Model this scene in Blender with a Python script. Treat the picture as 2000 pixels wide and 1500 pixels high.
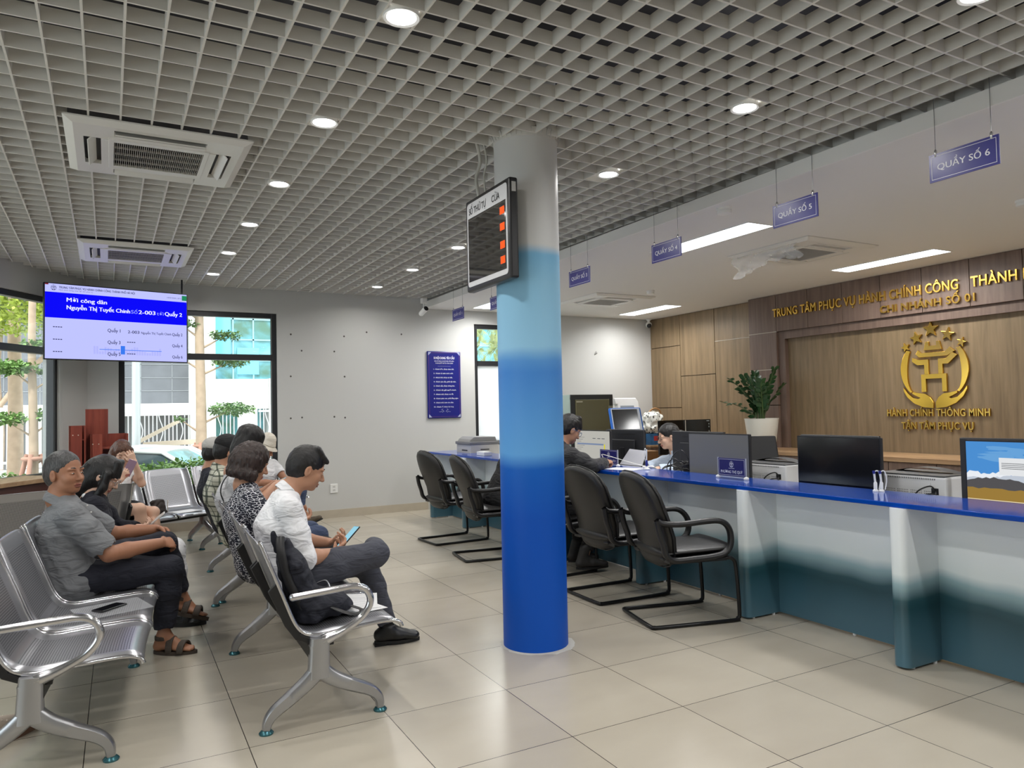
import bpy, bmesh, math, random
import numpy as np
from mathutils import Vector, Matrix

random.seed(7)
S = bpy.context.scene
COL = S.collection
for _o in list(bpy.data.objects):
    bpy.data.objects.remove(_o)

# ---------------------------------------------------------------- camera
cam = bpy.data.cameras.new('camera')
cam.sensor_fit = 'HORIZONTAL'
cam.sensor_width = 36.0
cam.lens = 36.0 * 1425.39 / 2000.0
cam.clip_start = 0.05
cam.clip_end = 300
camo = bpy.data.objects.new('camera', cam)
COL.objects.link(camo)
CX = Vector((0.88051697, -0.47355406, -0.02089066))
CY = Vector((-0.001838, 0.04066053, -0.99917133))
CZ = Vector((0.47401106, 0.87982571, 0.03493189))
_m = Matrix((CX, -CY, -CZ)).transposed().to_4x4()
_m.translation = Vector((0, 0, 1.3759))
camo.matrix_world = _m
S.camera = camo

# ---------------------------------------------------------------- exposure, sky, sun
S.view_settings.view_transform = 'Standard'
S.view_settings.look = 'None'
S.view_settings.exposure = 0.25
S.view_settings.gamma = 1.0
S.view_settings.use_curve_mapping = False

W = bpy.data.worlds.new('sky')
S.world = W
W.use_nodes = True
_n = W.node_tree.nodes
_bg = _n['Background']
_bg.inputs['Color'].default_value = (0.93, 0.965, 1.0, 1)
_bg.inputs['Strength'].default_value = 2.35

sun = bpy.data.lights.new('sun', 'SUN')
sun.energy = 3.6
sun.angle = math.radians(6)
sun.color = (1.0, 0.97, 0.92)
suno = bpy.data.objects.new('sun', sun)
COL.objects.link(suno)
suno.rotation_euler = (math.radians(35), 0, math.radians(-25))

DOWNLIGHT_W = 6.8
PANEL_W = 23.0
# ---------------------------------------------------------------- helpers: colour and materials
def lin(c):
    if isinstance(c, str):
        c = c.lstrip('#')
        c = [int(c[i:i + 2], 16) / 255 for i in (0, 2, 4)]
    return tuple(((v / 12.92) if v <= 0.04045 else ((v + 0.055) / 1.055) ** 2.4) for v in c)

def rgb(r, g, b):
    return lin((r / 255, g / 255, b / 255))

MATS = {}
def mat(name, color, rough=0.5, metal=0.0, noise=None, bump=None, emit=None, alpha=None, trans=0.0, spec=0.5, coat=0.0):
    """noise=(scale, amount, stretch xyz)  bump=(scale, strength, stretch xyz)"""
    if name in MATS:
        return MATS[name]
    m = bpy.data.materials.new(name)
    m.use_nodes = True
    nt = m.node_tree
    b = nt.nodes['Principled BSDF']
    c = (*color, 1)
    b.inputs['Base Color'].default_value = c
    b.inputs['Roughness'].default_value = rough
    b.inputs['Metallic'].default_value = metal
    b.inputs['Specular IOR Level'].default_value = spec
    if coat:
        b.inputs['Coat Weight'].default_value = coat
        b.inputs['Coat Roughness'].default_value = 0.08
    if trans:
        b.inputs['Transmission Weight'].default_value = trans
    if alpha is not None:
        b.inputs['Alpha'].default_value = alpha
    if emit:
        b.inputs['Emission Color'].default_value = (*emit[0], 1)
        b.inputs['Emission Strength'].default_value = emit[1]
    tc = None
    def coords(stretch):
        nonlocal tc
        if tc is None:
            tc = nt.nodes.new('ShaderNodeTexCoord')
        mp = nt.nodes.new('ShaderNodeMapping')
        mp.inputs['Scale'].default_value = stretch
        nt.links.new(tc.outputs['Object'], mp.inputs['Vector'])
        return mp.outputs['Vector']
    if noise:
        sc, amt = noise[0], noise[1]
        st = noise[2] if len(noise) > 2 else (1, 1, 1)
        n = nt.nodes.new('ShaderNodeTexNoise')
        n.inputs['Scale'].default_value = sc
        n.inputs['Detail'].default_value = 5
        nt.links.new(coords(st), n.inputs['Vector'])
        r = nt.nodes.new('ShaderNodeValToRGB')
        r.color_ramp.elements[0].position = 0.3
        r.color_ramp.elements[1].position = 0.7
        r.color_ramp.elements[0].color = (*[max(0, v * (1 - amt)) for v in color], 1)
        r.color_ramp.elements[1].color = (*[min(1, v * (1 + amt)) for v in color], 1)
        nt.links.new(n.outputs['Fac'], r.inputs['Fac'])
        nt.links.new(r.outputs['Color'], b.inputs['Base Color'])
    if bump:
        sc, amt = bump[0], bump[1]
        st = bump[2] if len(bump) > 2 else (1, 1, 1)
        n = nt.nodes.new('ShaderNodeTexNoise')
        n.inputs['Scale'].default_value = sc
        n.inputs['Detail'].default_value = 4
        nt.links.new(coords(st), n.inputs['Vector'])
        bp = nt.nodes.new('ShaderNodeBump')
        bp.inputs['Strength'].default_value = amt
        bp.inputs['Distance'].default_value = 0.01
        nt.links.new(n.outputs['Fac'], bp.inputs['Height'])
        nt.links.new(bp.outputs['Normal'], b.inputs['Normal'])
    MATS[name] = m
    return m

def emis(name, color, strength):
    if name in MATS:
        return MATS[name]
    m = bpy.data.materials.new(name)
    m.use_nodes = True
    nt = m.node_tree
    nt.nodes.remove(nt.nodes['Principled BSDF'])
    e = nt.nodes.new('ShaderNodeEmission')
    e.inputs['Color'].default_value = (*color, 1)
    e.inputs['Strength'].default_value = strength
    nt.links.new(e.outputs[0], nt.nodes['Material Output'].inputs['Surface'])
    MATS[name] = m
    return m

def nodes_of(m):
    return m.node_tree, m.node_tree.nodes['Principled BSDF']

def ramp(nt, stops, interp='LINEAR'):
    r = nt.nodes.new('ShaderNodeValToRGB')
    cr = r.color_ramp
    cr.interpolation = interp
    while len(cr.elements) < len(stops):
        cr.elements.new(0.5)
    for e, (p, c) in zip(cr.elements, stops):
        e.position = p
        e.color = (*c, 1)
    return r

# ---------------------------------------------------------------- helpers: meshes
class MB:
    def __init__(self):
        self.v = []
        self.f = []
        self.mi = []

    def add(self, verts, faces, mi=0):
        o = len(self.v)
        self.v.extend([tuple(p) for p in verts])
        self.f.extend([tuple(i + o for i in f) for f in faces])
        self.mi.extend([mi] * len(faces))
        return self

    def box(self, x0, x1, y0, y1, z0, z1, mi=0, M=None):
        vs = [(x, y, z) for z in (z0, z1) for y in (y0, y1) for x in (x0, x1)]
        if M is not None:
            vs = [tuple(M @ Vector(p)) for p in vs]
        return self.add(vs, [(0, 2, 3, 1), (4, 5, 7, 6), (0, 1, 5, 4), (2, 6, 7, 3), (0, 4, 6, 2), (1, 3, 7, 5)], mi)

    def cbox(self, c, s, M=None, mi=0):
        return self.box(c[0] - s[0] / 2, c[0] + s[0] / 2, c[1] - s[1] / 2, c[1] + s[1] / 2, c[2] - s[2] / 2, c[2] + s[2] / 2, mi, M)

    def bar(self, a, b, w, h, up=(0, 0, 1), mi=0):
        """box of section w x h from a to b"""
        a = Vector(a); b = Vector(b)
        d = (b - a); L = d.length; d.normalize()
        u = Vector(up)
        s = d.cross(u)
        if s.length < 1e-5:
            s = d.cross(Vector((1, 0, 0)))
        s.normalize(); u = s.cross(d)
        vs = []
        for t in (0, L):
            for sy, sz in ((-1, -1), (1, -1), (1, 1), (-1, 1)):
                vs.append(a + d * t + s * (sy * w / 2) + u * (sz * h / 2))
        return self.add(vs, [(3, 2, 1, 0), (4, 5, 6, 7), (0, 1, 5, 4), (1, 2, 6, 5), (2, 3, 7, 6), (3, 0, 4, 7)], mi)

    def tube(self, path, r, n=10, mi=0, closed=False, flat=1.0, cap=True):
        P = [Vector(p) for p in path]
        m = len(P)
        rs = r if isinstance(r, (list, tuple)) else [r] * m
        T = []
        for i in range(m):
            if closed:
                t = P[(i + 1) % m] - P[i - 1]
            else:
                t = P[min(i + 1, m - 1)] - P[max(i - 1, 0)]
            T.append(t.normalized())
        ref = Vector((0, 0, 1)) if abs(T[0].z) < 0.9 else Vector((1, 0, 0))
        nrm = (ref - T[0] * ref.dot(T[0])).normalized()
        vs, fs = [], []
        for i in range(m):
            nrm = (nrm - T[i] * nrm.dot(T[i])).normalized()
            bn = T[i].cross(nrm)
            for k in range(n):
                a = 2 * math.pi * k / n
                vs.append(P[i] + nrm * (math.cos(a) * rs[i] * flat) + bn * (math.sin(a) * rs[i]))
        seg = m if closed else m - 1
        for i in range(seg):
            j = (i + 1) % m
            for k in range(n):
                l = (k + 1) % n
                fs.append((i * n + k, i * n + l, j * n + l, j * n + k))
        if cap and not closed:
            fs.append(tuple(range(n - 1, -1, -1)))
            fs.append(tuple((m - 1) * n + k for k in range(n)))
        return self.add(vs, fs, mi)

    def lathe(self, prof, n=24, c=(0, 0, 0), mi=0, M=None, cap=True):
        vs, fs = [], []
        for r, z in prof:
            for k in range(n):
                a = 2 * math.pi * k / n
                p = Vector((r * math.cos(a), r * math.sin(a), z))
                if M is not None:
                    p = M @ p
                vs.append(p + Vector(c))
        for i in range(len(prof) - 1):
            for k in range(n):
                l = (k + 1) % n
                fs.append((i * n + k, i * n + l, (i + 1) * n + l, (i + 1) * n + k))
        if cap:
            fs.append(tuple(range(n - 1, -1, -1)))
            fs.append(tuple((len(prof) - 1) * n + k for k in range(n)))
        return self.add(vs, fs, mi)

    def prism(self, poly, h0, h1, M=None, mi=0):
        """2-D polygon (ccw) in local xy, extruded in z h0..h1, placed by M"""
        n = len(poly)
        vs = [Vector((x, y, h0)) for x, y in poly] + [Vector((x, y, h1)) for x, y in poly]
        if M is not None:
            vs = [M @ p for p in vs]
        fs = [tuple(range(n - 1, -1, -1)), tuple(range(n, 2 * n))]
        for i in range(n):
            j = (i + 1) % n
            fs.append((i, j, n + j, n + i))
        return self.add(vs, fs, mi)

    def quad(self, a, b, c, d, mi=0):
        return self.add([a, b, c, d], [(0, 1, 2, 3)], mi)

    def grid(self, rows, mi=0, closed_u=False):
        """rows: list of equal-length point lists"""
        n = len(rows[0]); vs = [p for r in rows for p in r]; fs = []
        for i in range(len(rows) - 1):
            for k in range(n if closed_u else n - 1):
                l = (k + 1) % n
                fs.append((i * n + k, i * n + l, (i + 1) * n + l, (i + 1) * n + k))
        return self.add(vs, fs, mi)

    def sphere(self, c, r, n=16, m=10, mi=0, M=None):
        r = r if isinstance(r, (tuple, list)) else (r, r, r)
        vs, fs = [], []
        for i in range(m + 1):
            t = math.pi * i / m
            for k in range(n):
                a = 2 * math.pi * k / n
                p = Vector((r[0] * math.sin(t) * math.cos(a), r[1] * math.sin(t) * math.sin(a), r[2] * math.cos(t)))
                if M is not None:
                    p = M @ p
                vs.append(p + Vector(c))
        for i in range(m):
            for k in range(n):
                l = (k + 1) % n
                fs.append((i * n + k, (i + 1) * n + k, (i + 1) * n + l, i * n + l))
        return self.add(vs, fs, mi)

def mesh_obj(name, verts, faces, mats, parent=None, mi=None, smooth=None, bevel=0.0, fix=True):
    me = bpy.data.meshes.new(name)
    me.from_pydata([tuple(v) for v in verts], [], faces)
    if not isinstance(mats, (list, tuple)):
        mats = [mats]
    for m in mats:
        me.materials.append(m)
    if mi is not None and len(mats) > 1:
        me.polygons.foreach_set('material_index', mi)
    if fix:
        bm = bmesh.new(); bm.from_mesh(me)
        bmesh.ops.remove_doubles(bm, verts=bm.verts, dist=1e-6)
        bmesh.ops.recalc_face_normals(bm, faces=bm.faces)
        bm.to_mesh(me); bm.free()
    if smooth is not None:
        me.shade_smooth()
        if smooth < 180:
            me.set_sharp_from_angle(angle=math.radians(smooth))
    me.update()
    o = bpy.data.objects.new(name, me)
    COL.objects.link(o)
    if parent is not None:
        o.parent = parent
    if bevel:
        md = o.modifiers.new('edge', 'BEVEL')
        md.width = bevel; md.segments = 2; md.limit_method = 'ANGLE'; md.angle_limit = math.radians(40)
    return o

def part(name, mb, mats, parent=None, smooth=None, bevel=0.0, label=None):
    o = mesh_obj(name, mb.v, mb.f, mats, parent, mb.mi, smooth, bevel)
    if label:
        o['label'] = label
    return o

def tag(o, label, cat, group=None):
    o['label'] = label; o['category'] = cat
    if group:
        o['group'] = group
    return o

def thing(name, label, cat, loc=(0, 0, 0), rz=0.0, group=None):
    o = bpy.data.objects.new(name, None)
    o.empty_display_size = 0.1
    COL.objects.link(o)
    o.location = loc
    o.rotation_euler = (0, 0, rz)
    return tag(o, label, cat, group)

def struct(name, mb, mats, parent=None, smooth=None, bevel=0.0):
    o = part(name, mb, mats, parent, smooth, bevel)
    if parent is None:
        o['kind'] = 'structure'
    return o

def dup(root, label, loc=None, rz=None, group=None):
    r = root.copy(); COL.objects.link(r)
    if loc is not None:
        r.location = loc
    if rz is not None:
        r.rotation_euler = (0, 0, rz)
    r['label'] = label
    if group:
        r['group'] = group
    for ch in list(root.children):
        c = ch.copy(); COL.objects.link(c); c.parent = r
        for g in ch.children:
            d = g.copy(); COL.objects.link(d); d.parent = c
    return r

_FONT = None
def text_mb(body, M, height=None, width=None, size=1.0, depth=0.0, bold=0.0, align='LEFT', mb=None, mi=0, spacing=1.0, fat=0.0):
    """lettering as mesh: local x right, y up, z towards the reader; M places it. height = capital height"""
    cu = bpy.data.curves.new('t', 'FONT')
    cu.body = body
    cu.size = 1.0
    cu.extrude = 0.0
    cu.offset = bold
    cu.align_x = 'LEFT'
    cu.space_character = spacing
    cu.resolution_u = 3
    ob = bpy.data.objects.new('t', cu)
    COL.objects.link(ob)
    me = bpy.data.meshes.new_from_object(ob.evaluated_get(bpy.context.evaluated_depsgraph_get()))
    bpy.data.objects.remove(ob); bpy.data.curves.remove(cu)
    V = [v.co.copy() for v in me.vertices]
    F = [tuple(p.vertices) for p in me.polygons]
    bpy.data.meshes.remove(me)
    if mb is None:
        mb = MB()
    if not V:
        return mb
    x0 = min(v.x for v in V); x1 = max(v.x for v in V)
    CAP = 0.727
    sy = (height / CAP) if height else size
    sx = (width / (x1 - x0)) if width else sy
    if height is None and width is not None:
        sy = sx
    off = {'LEFT': -x0, 'CENTER': -(x0 + x1) / 2, 'RIGHT': -x1}[align]
    pts = [Vector(((v.x + off) * sx, v.y * sy, 0)) for v in V]
    if fat:
        n0 = len(pts); e = fat * sy
        pts = [p + Vector((q * e, 0, (q + 1) * .0002)) for q in (-1, 0, 1) for p in pts]
        F = [tuple(i + k * n0 for i in f) for k in range(3) for f in F]
    if depth <= 0:
        mb.add([M @ p for p in pts], F, mi)
    else:
        n = len(pts)
        top = [M @ (p + Vector((0, 0, depth))) for p in pts]
        bot = [M @ p for p in pts]
        cnt = {}
        for f in F:
            for a, b in zip(f, f[1:] + f[:1]):
                cnt[(a, b)] = 1
        side = [(a, b, b + n, a + n) for (a, b) in cnt if (b, a) not in cnt]
        mb.add(bot + top, [tuple(i + n for i in f) for f in F] + side, mi)
    return mb

def frame(origin, xdir, ydir):
    x = Vector(xdir).normalized(); y = Vector(ydir).normalized(); z = x.cross(y)
    m = Matrix((x, y, z)).transposed().to_4x4()
    m.translation = Vector(origin)
    return m

def arc(c, r, a0, a1, n, plane='xz'):
    out = []
    for i in range(n + 1):
        a = math.radians(a0 + (a1 - a0) * i / n)
        u, v = c[0] + r * math.cos(a), c[1] + r * math.sin(a)
        out.append((u, v))
    return out

def smooth_path(pts, n=6):
    """Catmull-Rom through points"""
    P = [Vector(p) for p in pts]
    out = []
    for i in range(len(P) - 1):
        p0 = P[max(i - 1, 0)]; p1 = P[i]; p2 = P[i + 1]; p3 = P[min(i + 2, len(P) - 1)]
        for k in range(n):
            t = k / n
            out.append(0.5 * ((2 * p1) + (p2 - p0) * t + (2 * p0 - 5 * p1 + 4 * p2 - p3) * t * t + (3 * p1 - p0 - 3 * p2 + p3) * t ** 3))
    out.append(P[-1])
    return out

# ---------------------------------------------------------------- helpers: smooth-union solids (people, cloth, soft things)
class SDF:
    """round cones, ellipsoids and elliptic sleeves blended on a grid, meshed with surface nets"""
    def __init__(self):
        self.p = []

    def cone(self, a, b, ra, rb, k=None, sub=False):
        self.p.append(('c', Vector(a), Vector(b), ra, rb, k, sub)); return self

    def ell(self, c, r, R=None, k=None, sub=False):
        self.p.append(('e', Vector(c), Vector(r), R if R is not None else Matrix.Identity(3), None, k, sub)); return self

    def slab(self, a, b, ra, rb, w, k=None, sub=False):
        """elliptic section: (lateral, depth) radii ra at a, rb at b; w = lateral direction"""
        self.p.append(('s', Vector(a), Vector(b), ra, rb, k, sub, Vector(w).normalized())); return self

    def chain(self, pts, rs, k=None):
        for i in range(len(pts) - 1):
            self.cone(pts[i], pts[i + 1], rs[i], rs[i + 1], k)
        return self

    def mesh(self, res, k=0.02, noise=None, cut=None):
        lo = np.array([1e9] * 3); hi = -lo
        boxes = []
        for q in self.p:
            if q[0] == 'c':
                r = max(q[3], q[4]); a = np.minimum(q[1], q[2]) - r; b = np.maximum(q[1], q[2]) + r
            elif q[0] == 'e':
                r = max(q[2]); a = np.array(q[1]) - r; b = np.array(q[1]) + r
            else:
                r = max(*q[3], *q[4]); a = np.minimum(q[1], q[2]) - r; b = np.maximum(q[1], q[2]) + r
            boxes.append((a, b))
            if not q[6]:
                lo = np.minimum(lo, a); hi = np.maximum(hi, b)
        lo = lo - 3 * res; hi = hi + 3 * res
        n = np.ceil((hi - lo) / res).astype(int) + 1
        G = np.full(n, 0.5, np.float32)
        ax = [lo[i] + res * np.arange(n[i]) for i in range(3)]
        for q, (a, b) in zip(self.p, boxes):
            kk = q[5] if q[5] is not None else k
            pad = kk + 4 * res + 0.01
            i0 = np.clip(np.floor((a - pad - lo) / res).astype(int), 0, n - 1)
            i1 = np.clip(np.ceil((b + pad - lo) / res).astype(int) + 1, 1, n)
            if np.any(i1 <= i0):
                continue
            X, Y, Z = np.meshgrid(ax[0][i0[0]:i1[0]], ax[1][i0[1]:i1[1]], ax[2][i0[2]:i1[2]], indexing='ij')
            P = np.stack([X, Y, Z], -1)
            if q[0] == 'c':
                A = np.array(q[1]); BA = np.array(q[2]) - A
                l2 = max(float(BA @ BA), 1e-10)
                t = np.clip(((P - A) @ BA) / l2, 0, 1)
                d = np.linalg.norm(P - A - t[..., None] * BA, axis=-1) - (q[3] + (q[4] - q[3]) * t)
            elif q[0] == 'e':
                R = np.array(q[3]); L = (P - np.array(q[1])) @ R
                r = np.array(q[2])
                k0 = np.linalg.norm(L / r, axis=-1); k1 = np.linalg.norm(L / (r * r), axis=-1)
                d = k0 * (k0 - 1) / np.maximum(k1, 1e-6)
            else:
                A = np.array(q[1]); BA = np.array(q[2]) - A
                L = math.sqrt(max(float(BA @ BA), 1e-10)); U = BA / L
                w = np.array(q[7]); w = w - U * (w @ U); w /= np.linalg.norm(w); e = np.cross(U, w)
                D = P - A
                s = D @ U; t = np.clip(s / L, 0, 1)
                rl = q[3][0] + (q[4][0] - q[3][0]) * t; rd = q[3][1] + (q[4][1] - q[3][1]) * t
                over = np.maximum(np.maximum(-s, s - L), 0)
                rm = np.minimum(rl, rd)
                qq = np.sqrt((D @ w / rl) ** 2 + (D @ e / rd) ** 2 + (over / rm) ** 2)
                d = (qq - 1) * rm
            d = d.astype(np.float32)
            sl = G[i0[0]:i1[0], i0[1]:i1[1], i0[2]:i1[2]]
            if q[6]:
                h = np.clip(0.5 - 0.5 * (sl + d) / kk, 0, 1)
                G[i0[0]:i1[0], i0[1]:i1[1], i0[2]:i1[2]] = sl * (1 - h) - d * h + kk * h * (1 - h)
            else:
                h = np.clip(0.5 + 0.5 * (sl - d) / kk, 0, 1)
                G[i0[0]:i1[0], i0[1]:i1[1], i0[2]:i1[2]] = sl * (1 - h) + d * h - kk * h * (1 - h)
        if noise:
            amp, wl, seed = noise[:3]
            st = noise[3] if len(noise) > 3 else (1, 1, 1)
            rg = np.random.RandomState(seed)
            near = np.abs(G) < 0.03
            idx = np.argwhere(near)
            if len(idx):
                Q = (lo + idx * res) * np.array(st)
                acc = np.zeros(len(Q))
                for j in range(9):
                    dv = rg.normal(size=3); dv /= np.linalg.norm(dv)
                    f = 2 * math.pi / (wl * rg.uniform(0.6, 1.6))
                    acc += np.sin(Q @ dv * f + rg.uniform(0, 6.28) + 1.2 * np.sin(Q @ np.roll(dv, 1) * f * 0.5))
                G[near] += (np.clip(acc / 3.2, -1.25, 1.25) * amp).astype(np.float32)
        if cut:
            for (pt, nr) in cut:          # keep the side the normal points away from
                nr = np.array(Vector(nr).normalized())
                pt = np.array(pt)
                D = (ax[0][:, None, None] - pt[0]) * nr[0] + (ax[1][None, :, None] - pt[1]) * nr[1] + (ax[2][None, None, :] - pt[2]) * nr[2]
                G = np.maximum(G, D.astype(np.float32))
        return surface_nets(G, lo, res)

def surface_nets(G, lo, res):
    ins = G < 0
    nx, ny, nz = G.shape
    c = np.zeros((nx - 1, ny - 1, nz - 1), np.int8)
    for dx in (0, 1):
        for dy in (0, 1):
            for dz in (0, 1):
                c += ins[dx:nx - 1 + dx, dy:ny - 1 + dy, dz:nz - 1 + dz]
    act = (c > 0) & (c < 8)
    idx = np.argwhere(act)
    vid = np.full(act.shape, -1, np.int64)
    vid[act] = np.arange(len(idx))
    acc = np.zeros((len(idx), 3)); cnt = np.zeros(len(idx))
    I, J, K = idx.T
    for axis in range(3):
        o1, o2 = [a for a in range(3) if a != axis]
        for u in (0, 1):
            for v in (0, 1):
                off = [0, 0, 0]; off[o1] = u; off[o2] = v
                a = G[I + off[0], J + off[1], K + off[2]]
                o3 = list(off); o3[axis] = 1
                b = G[I + o3[0], J + o3[1], K + o3[2]]
                m = (a < 0) != (b < 0)
                t = np.where(m, a / np.where(m, a - b, 1), 0)
                p = np.zeros((len(idx), 3)); p[:, 0] = off[0]; p[:, 1] = off[1]; p[:, 2] = off[2]
                p[:, axis] = t
                acc[m] += p[m]; cnt[m] += 1
    V = lo + res * (idx + acc / np.maximum(cnt, 1)[:, None])
    F = []
    for axis in range(3):
        o1, o2 = [(1, 2), (2, 0), (0, 1)][axis]
        sl_a = [slice(None)] * 3; sl_b = [slice(None)] * 3
        sl_a[axis] = slice(0, -1); sl_b[axis] = slice(1, None)
        A = ins[tuple(sl_a)]; B = ins[tuple(sl_b)]
        e = np.argwhere(A != B)
        ok = (e[:, o1] > 0) & (e[:, o2] > 0) & (e[:, o1] < G.shape[o1] - 1) & (e[:, o2] < G.shape[o2] - 1)
        e = e[ok]
        if not len(e):
            continue
        flip = A[tuple(e.T)]
        q = []
        for (u, v) in ((1, 1), (0, 1), (0, 0), (1, 0)):
            c2 = e.copy(); c2[:, o1] -= u; c2[:, o2] -= v
            q.append(vid[tuple(c2.T)])
        q = np.stack(q, 1)
        q[~flip] = q[~flip][:, ::-1]
        F.append(q)
    F = np.concatenate(F) if F else np.zeros((0, 4), int)
    return V, F

def np_obj(name, V, F, mats, parent=None, mi=None, smooth=180, relax=1):
    if relax and len(F):
        for _ in range(relax):
            src = np.concatenate([F[:, a] for a in (0, 1, 2, 3)] + [F[:, a] for a in (1, 2, 3, 0)])
            dst = np.concatenate([F[:, a] for a in (1, 2, 3, 0)] + [F[:, a] for a in (0, 1, 2, 3)])
            cnt = np.bincount(src, minlength=len(V))
            acc = np.stack([np.bincount(src, weights=V[dst, i], minlength=len(V)) for i in range(3)], 1)
            V = 0.5 * V + 0.5 * acc / np.maximum(cnt, 1)[:, None]
    me = bpy.data.meshes.new(name)
    me.vertices.add(len(V)); me.vertices.foreach_set('co', V.astype(np.float32).ravel())
    me.loops.add(len(F) * 4); me.loops.foreach_set('vertex_index', F.astype(np.int32).ravel())
    me.polygons.add(len(F)); me.polygons.foreach_set('loop_start', np.arange(0, len(F) * 4, 4, dtype=np.int32))
    if not isinstance(mats, (list, tuple)):
        mats = [mats]
    for m in mats:
        me.materials.append(m)
    if mi is not None:
        me.polygons.foreach_set('material_index', np.asarray(mi, np.int32))
    me.update(calc_edges=True)
    me.validate()
    me.shade_smooth()
    o = bpy.data.objects.new(name, me)
    COL.objects.link(o)
    if parent is not None:
        o.parent = parent
    return o
# ---------------------------------------------------------------- materials of the building
M_WALL = mat('wall_paint', rgb(198, 198, 195), 0.75, bump=(60, 0.04))
M_CEIL = mat('ceiling_paint', rgb(228, 226, 222), 0.8)
M_STRIP = mat('strip_paint', rgb(232, 231, 228), 0.7)
M_GRID = mat('grid_aluminium', rgb(222, 219, 212), 0.55)
M_VOID = mat('ceiling_void', rgb(58, 58, 62), 0.9)
M_BASE = mat('baseboard_tile', rgb(186, 176, 158), 0.4, noise=(6, 0.06))
M_FRAME = mat('window_frame_black', rgb(38, 39, 42), 0.4)
M_WHITE = mat('white_plastic', rgb(232, 232, 229), 0.4)
M_BLACK = mat('black_plastic', rgb(24, 24, 26), 0.4)
M_DARKGREY = mat('dark_grey_plastic', rgb(62, 63, 66), 0.5)
M_CHROME = mat('chrome', rgb(205, 205, 208), 0.18, 0.95)
M_STEELWIRE = mat('steel_wire', rgb(150, 150, 150), 0.35, 0.9)

def make_floor_mat():
    m = mat('floor_tile', rgb(176, 167, 152), 0.3)
    nt, b = nodes_of(m)
    g = nt.nodes.new('ShaderNodeNewGeometry')
    mp = nt.nodes.new('ShaderNodeMapping')
    mp.inputs['Location'].default_value = (-0.4716, -0.2328, 0)
    nt.links.new(g.outputs['Position'], mp.inputs['Vector'])
    br = nt.nodes.new('ShaderNodeTexBrick')
    br.offset = 0.0; br.squash = 1.0
    br.inputs['Scale'].default_value = 1.0
    br.inputs['Brick Width'].default_value = 0.6
    br.inputs['Row Height'].default_value = 0.6
    br.inputs['Mortar Size'].default_value = 0.0019
    br.inputs['Mortar Smooth'].default_value = 0.0
    br.inputs['Bias'].default_value = 0.0
    br.inputs['Color1'].default_value = (*rgb(176, 168, 153), 1)
    br.inputs['Color2'].default_value = (*rgb(188, 180, 164), 1)
    br.inputs['Mortar'].default_value = (*rgb(62, 56, 48), 1)
    nt.links.new(mp.outputs['Vector'], br.inputs['Vector'])
    n = nt.nodes.new('ShaderNodeTexNoise')
    n.inputs['Scale'].default_value = 2.2; n.inputs['Detail'].default_value = 7
    mp2 = nt.nodes.new('ShaderNodeMapping'); mp2.inputs['Scale'].default_value = (1, 2.0, 1)
    nt.links.new(g.outputs['Position'], mp2.inputs['Vector'])
    nt.links.new(mp2.outputs['Vector'], n.inputs['Vector'])
    r = ramp(nt, [(0.25, (0.95, 0.945, 0.94)), (0.75, (1.03, 1.03, 1.03))])
    nt.links.new(n.outputs['Fac'], r.inputs['Fac'])
    mx = nt.nodes.new('ShaderNodeMix'); mx.data_type = 'RGBA'; mx.blend_type = 'MULTIPLY'
    mx.inputs['Factor'].default_value = 1.0
    nt.links.new(br.outputs['Color'], mx.inputs['A']); nt.links.new(r.outputs['Color'], mx.inputs['B'])
    nt.links.new(mx.outputs['Result'], b.inputs['Base Color'])
    r2 = ramp(nt, [(0.25, (0.22,) * 3), (0.75, (0.27,) * 3)])
    nt.links.new(n.outputs['Fac'], r2.inputs['Fac'])
    nt.links.new(r2.outputs['Color'], b.inputs['Roughness'])
    return m
M_FLOOR = make_floor_mat()

def wood_mat(name, c0, c1, c2, rough=0.45, stretch=(9, 9, 0.55), scale=1.0):
    m = mat(name, c1, rough)
    nt, b = nodes_of(m)
    tc = nt.nodes.new('ShaderNodeTexCoord')
    mp = nt.nodes.new('ShaderNodeMapping'); mp.inputs['Scale'].default_value = stretch
    nt.links.new(tc.outputs['Object'], mp.inputs['Vector'])
    n = nt.nodes.new('ShaderNodeTexNoise'); n.inputs['Scale'].default_value = 2.2 * scale; n.inputs['Detail'].default_value = 8
    n.inputs['Roughness'].default_value = 0.62; n.inputs['Distortion'].default_value = 0.35
    nt.links.new(mp.outputs['Vector'], n.inputs['Vector'])
    r = ramp(nt, [(0.28, c0), (0.5, c1), (0.72, c2)])
    nt.links.new(n.outputs['Fac'], r.inputs['Fac'])
    nt.links.new(r.outputs['Color'], b.inputs['Base Color'])
    return m
M_OAK = wood_mat('oak_panel', rgb(108, 90, 66), rgb(127, 107, 80), rgb(141, 120, 92))
M_WALNUT = wood_mat('walnut_panel', rgb(94, 77, 67), rgb(112, 92, 81), rgb(126, 106, 94))
M_TEAK = wood_mat('teak_panel', rgb(106, 89, 66), rgb(126, 107, 80), rgb(140, 120, 94))
M_LEDGE = wood_mat('ledge_wood', rgb(138, 108, 78), rgb(164, 132, 98), rgb(182, 152, 116), stretch=(9, 0.6, 9))
M_REDWOOD = wood_mat('red_laminate', rgb(112, 46, 34), rgb(140, 62, 46), rgb(156, 78, 58))

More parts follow.
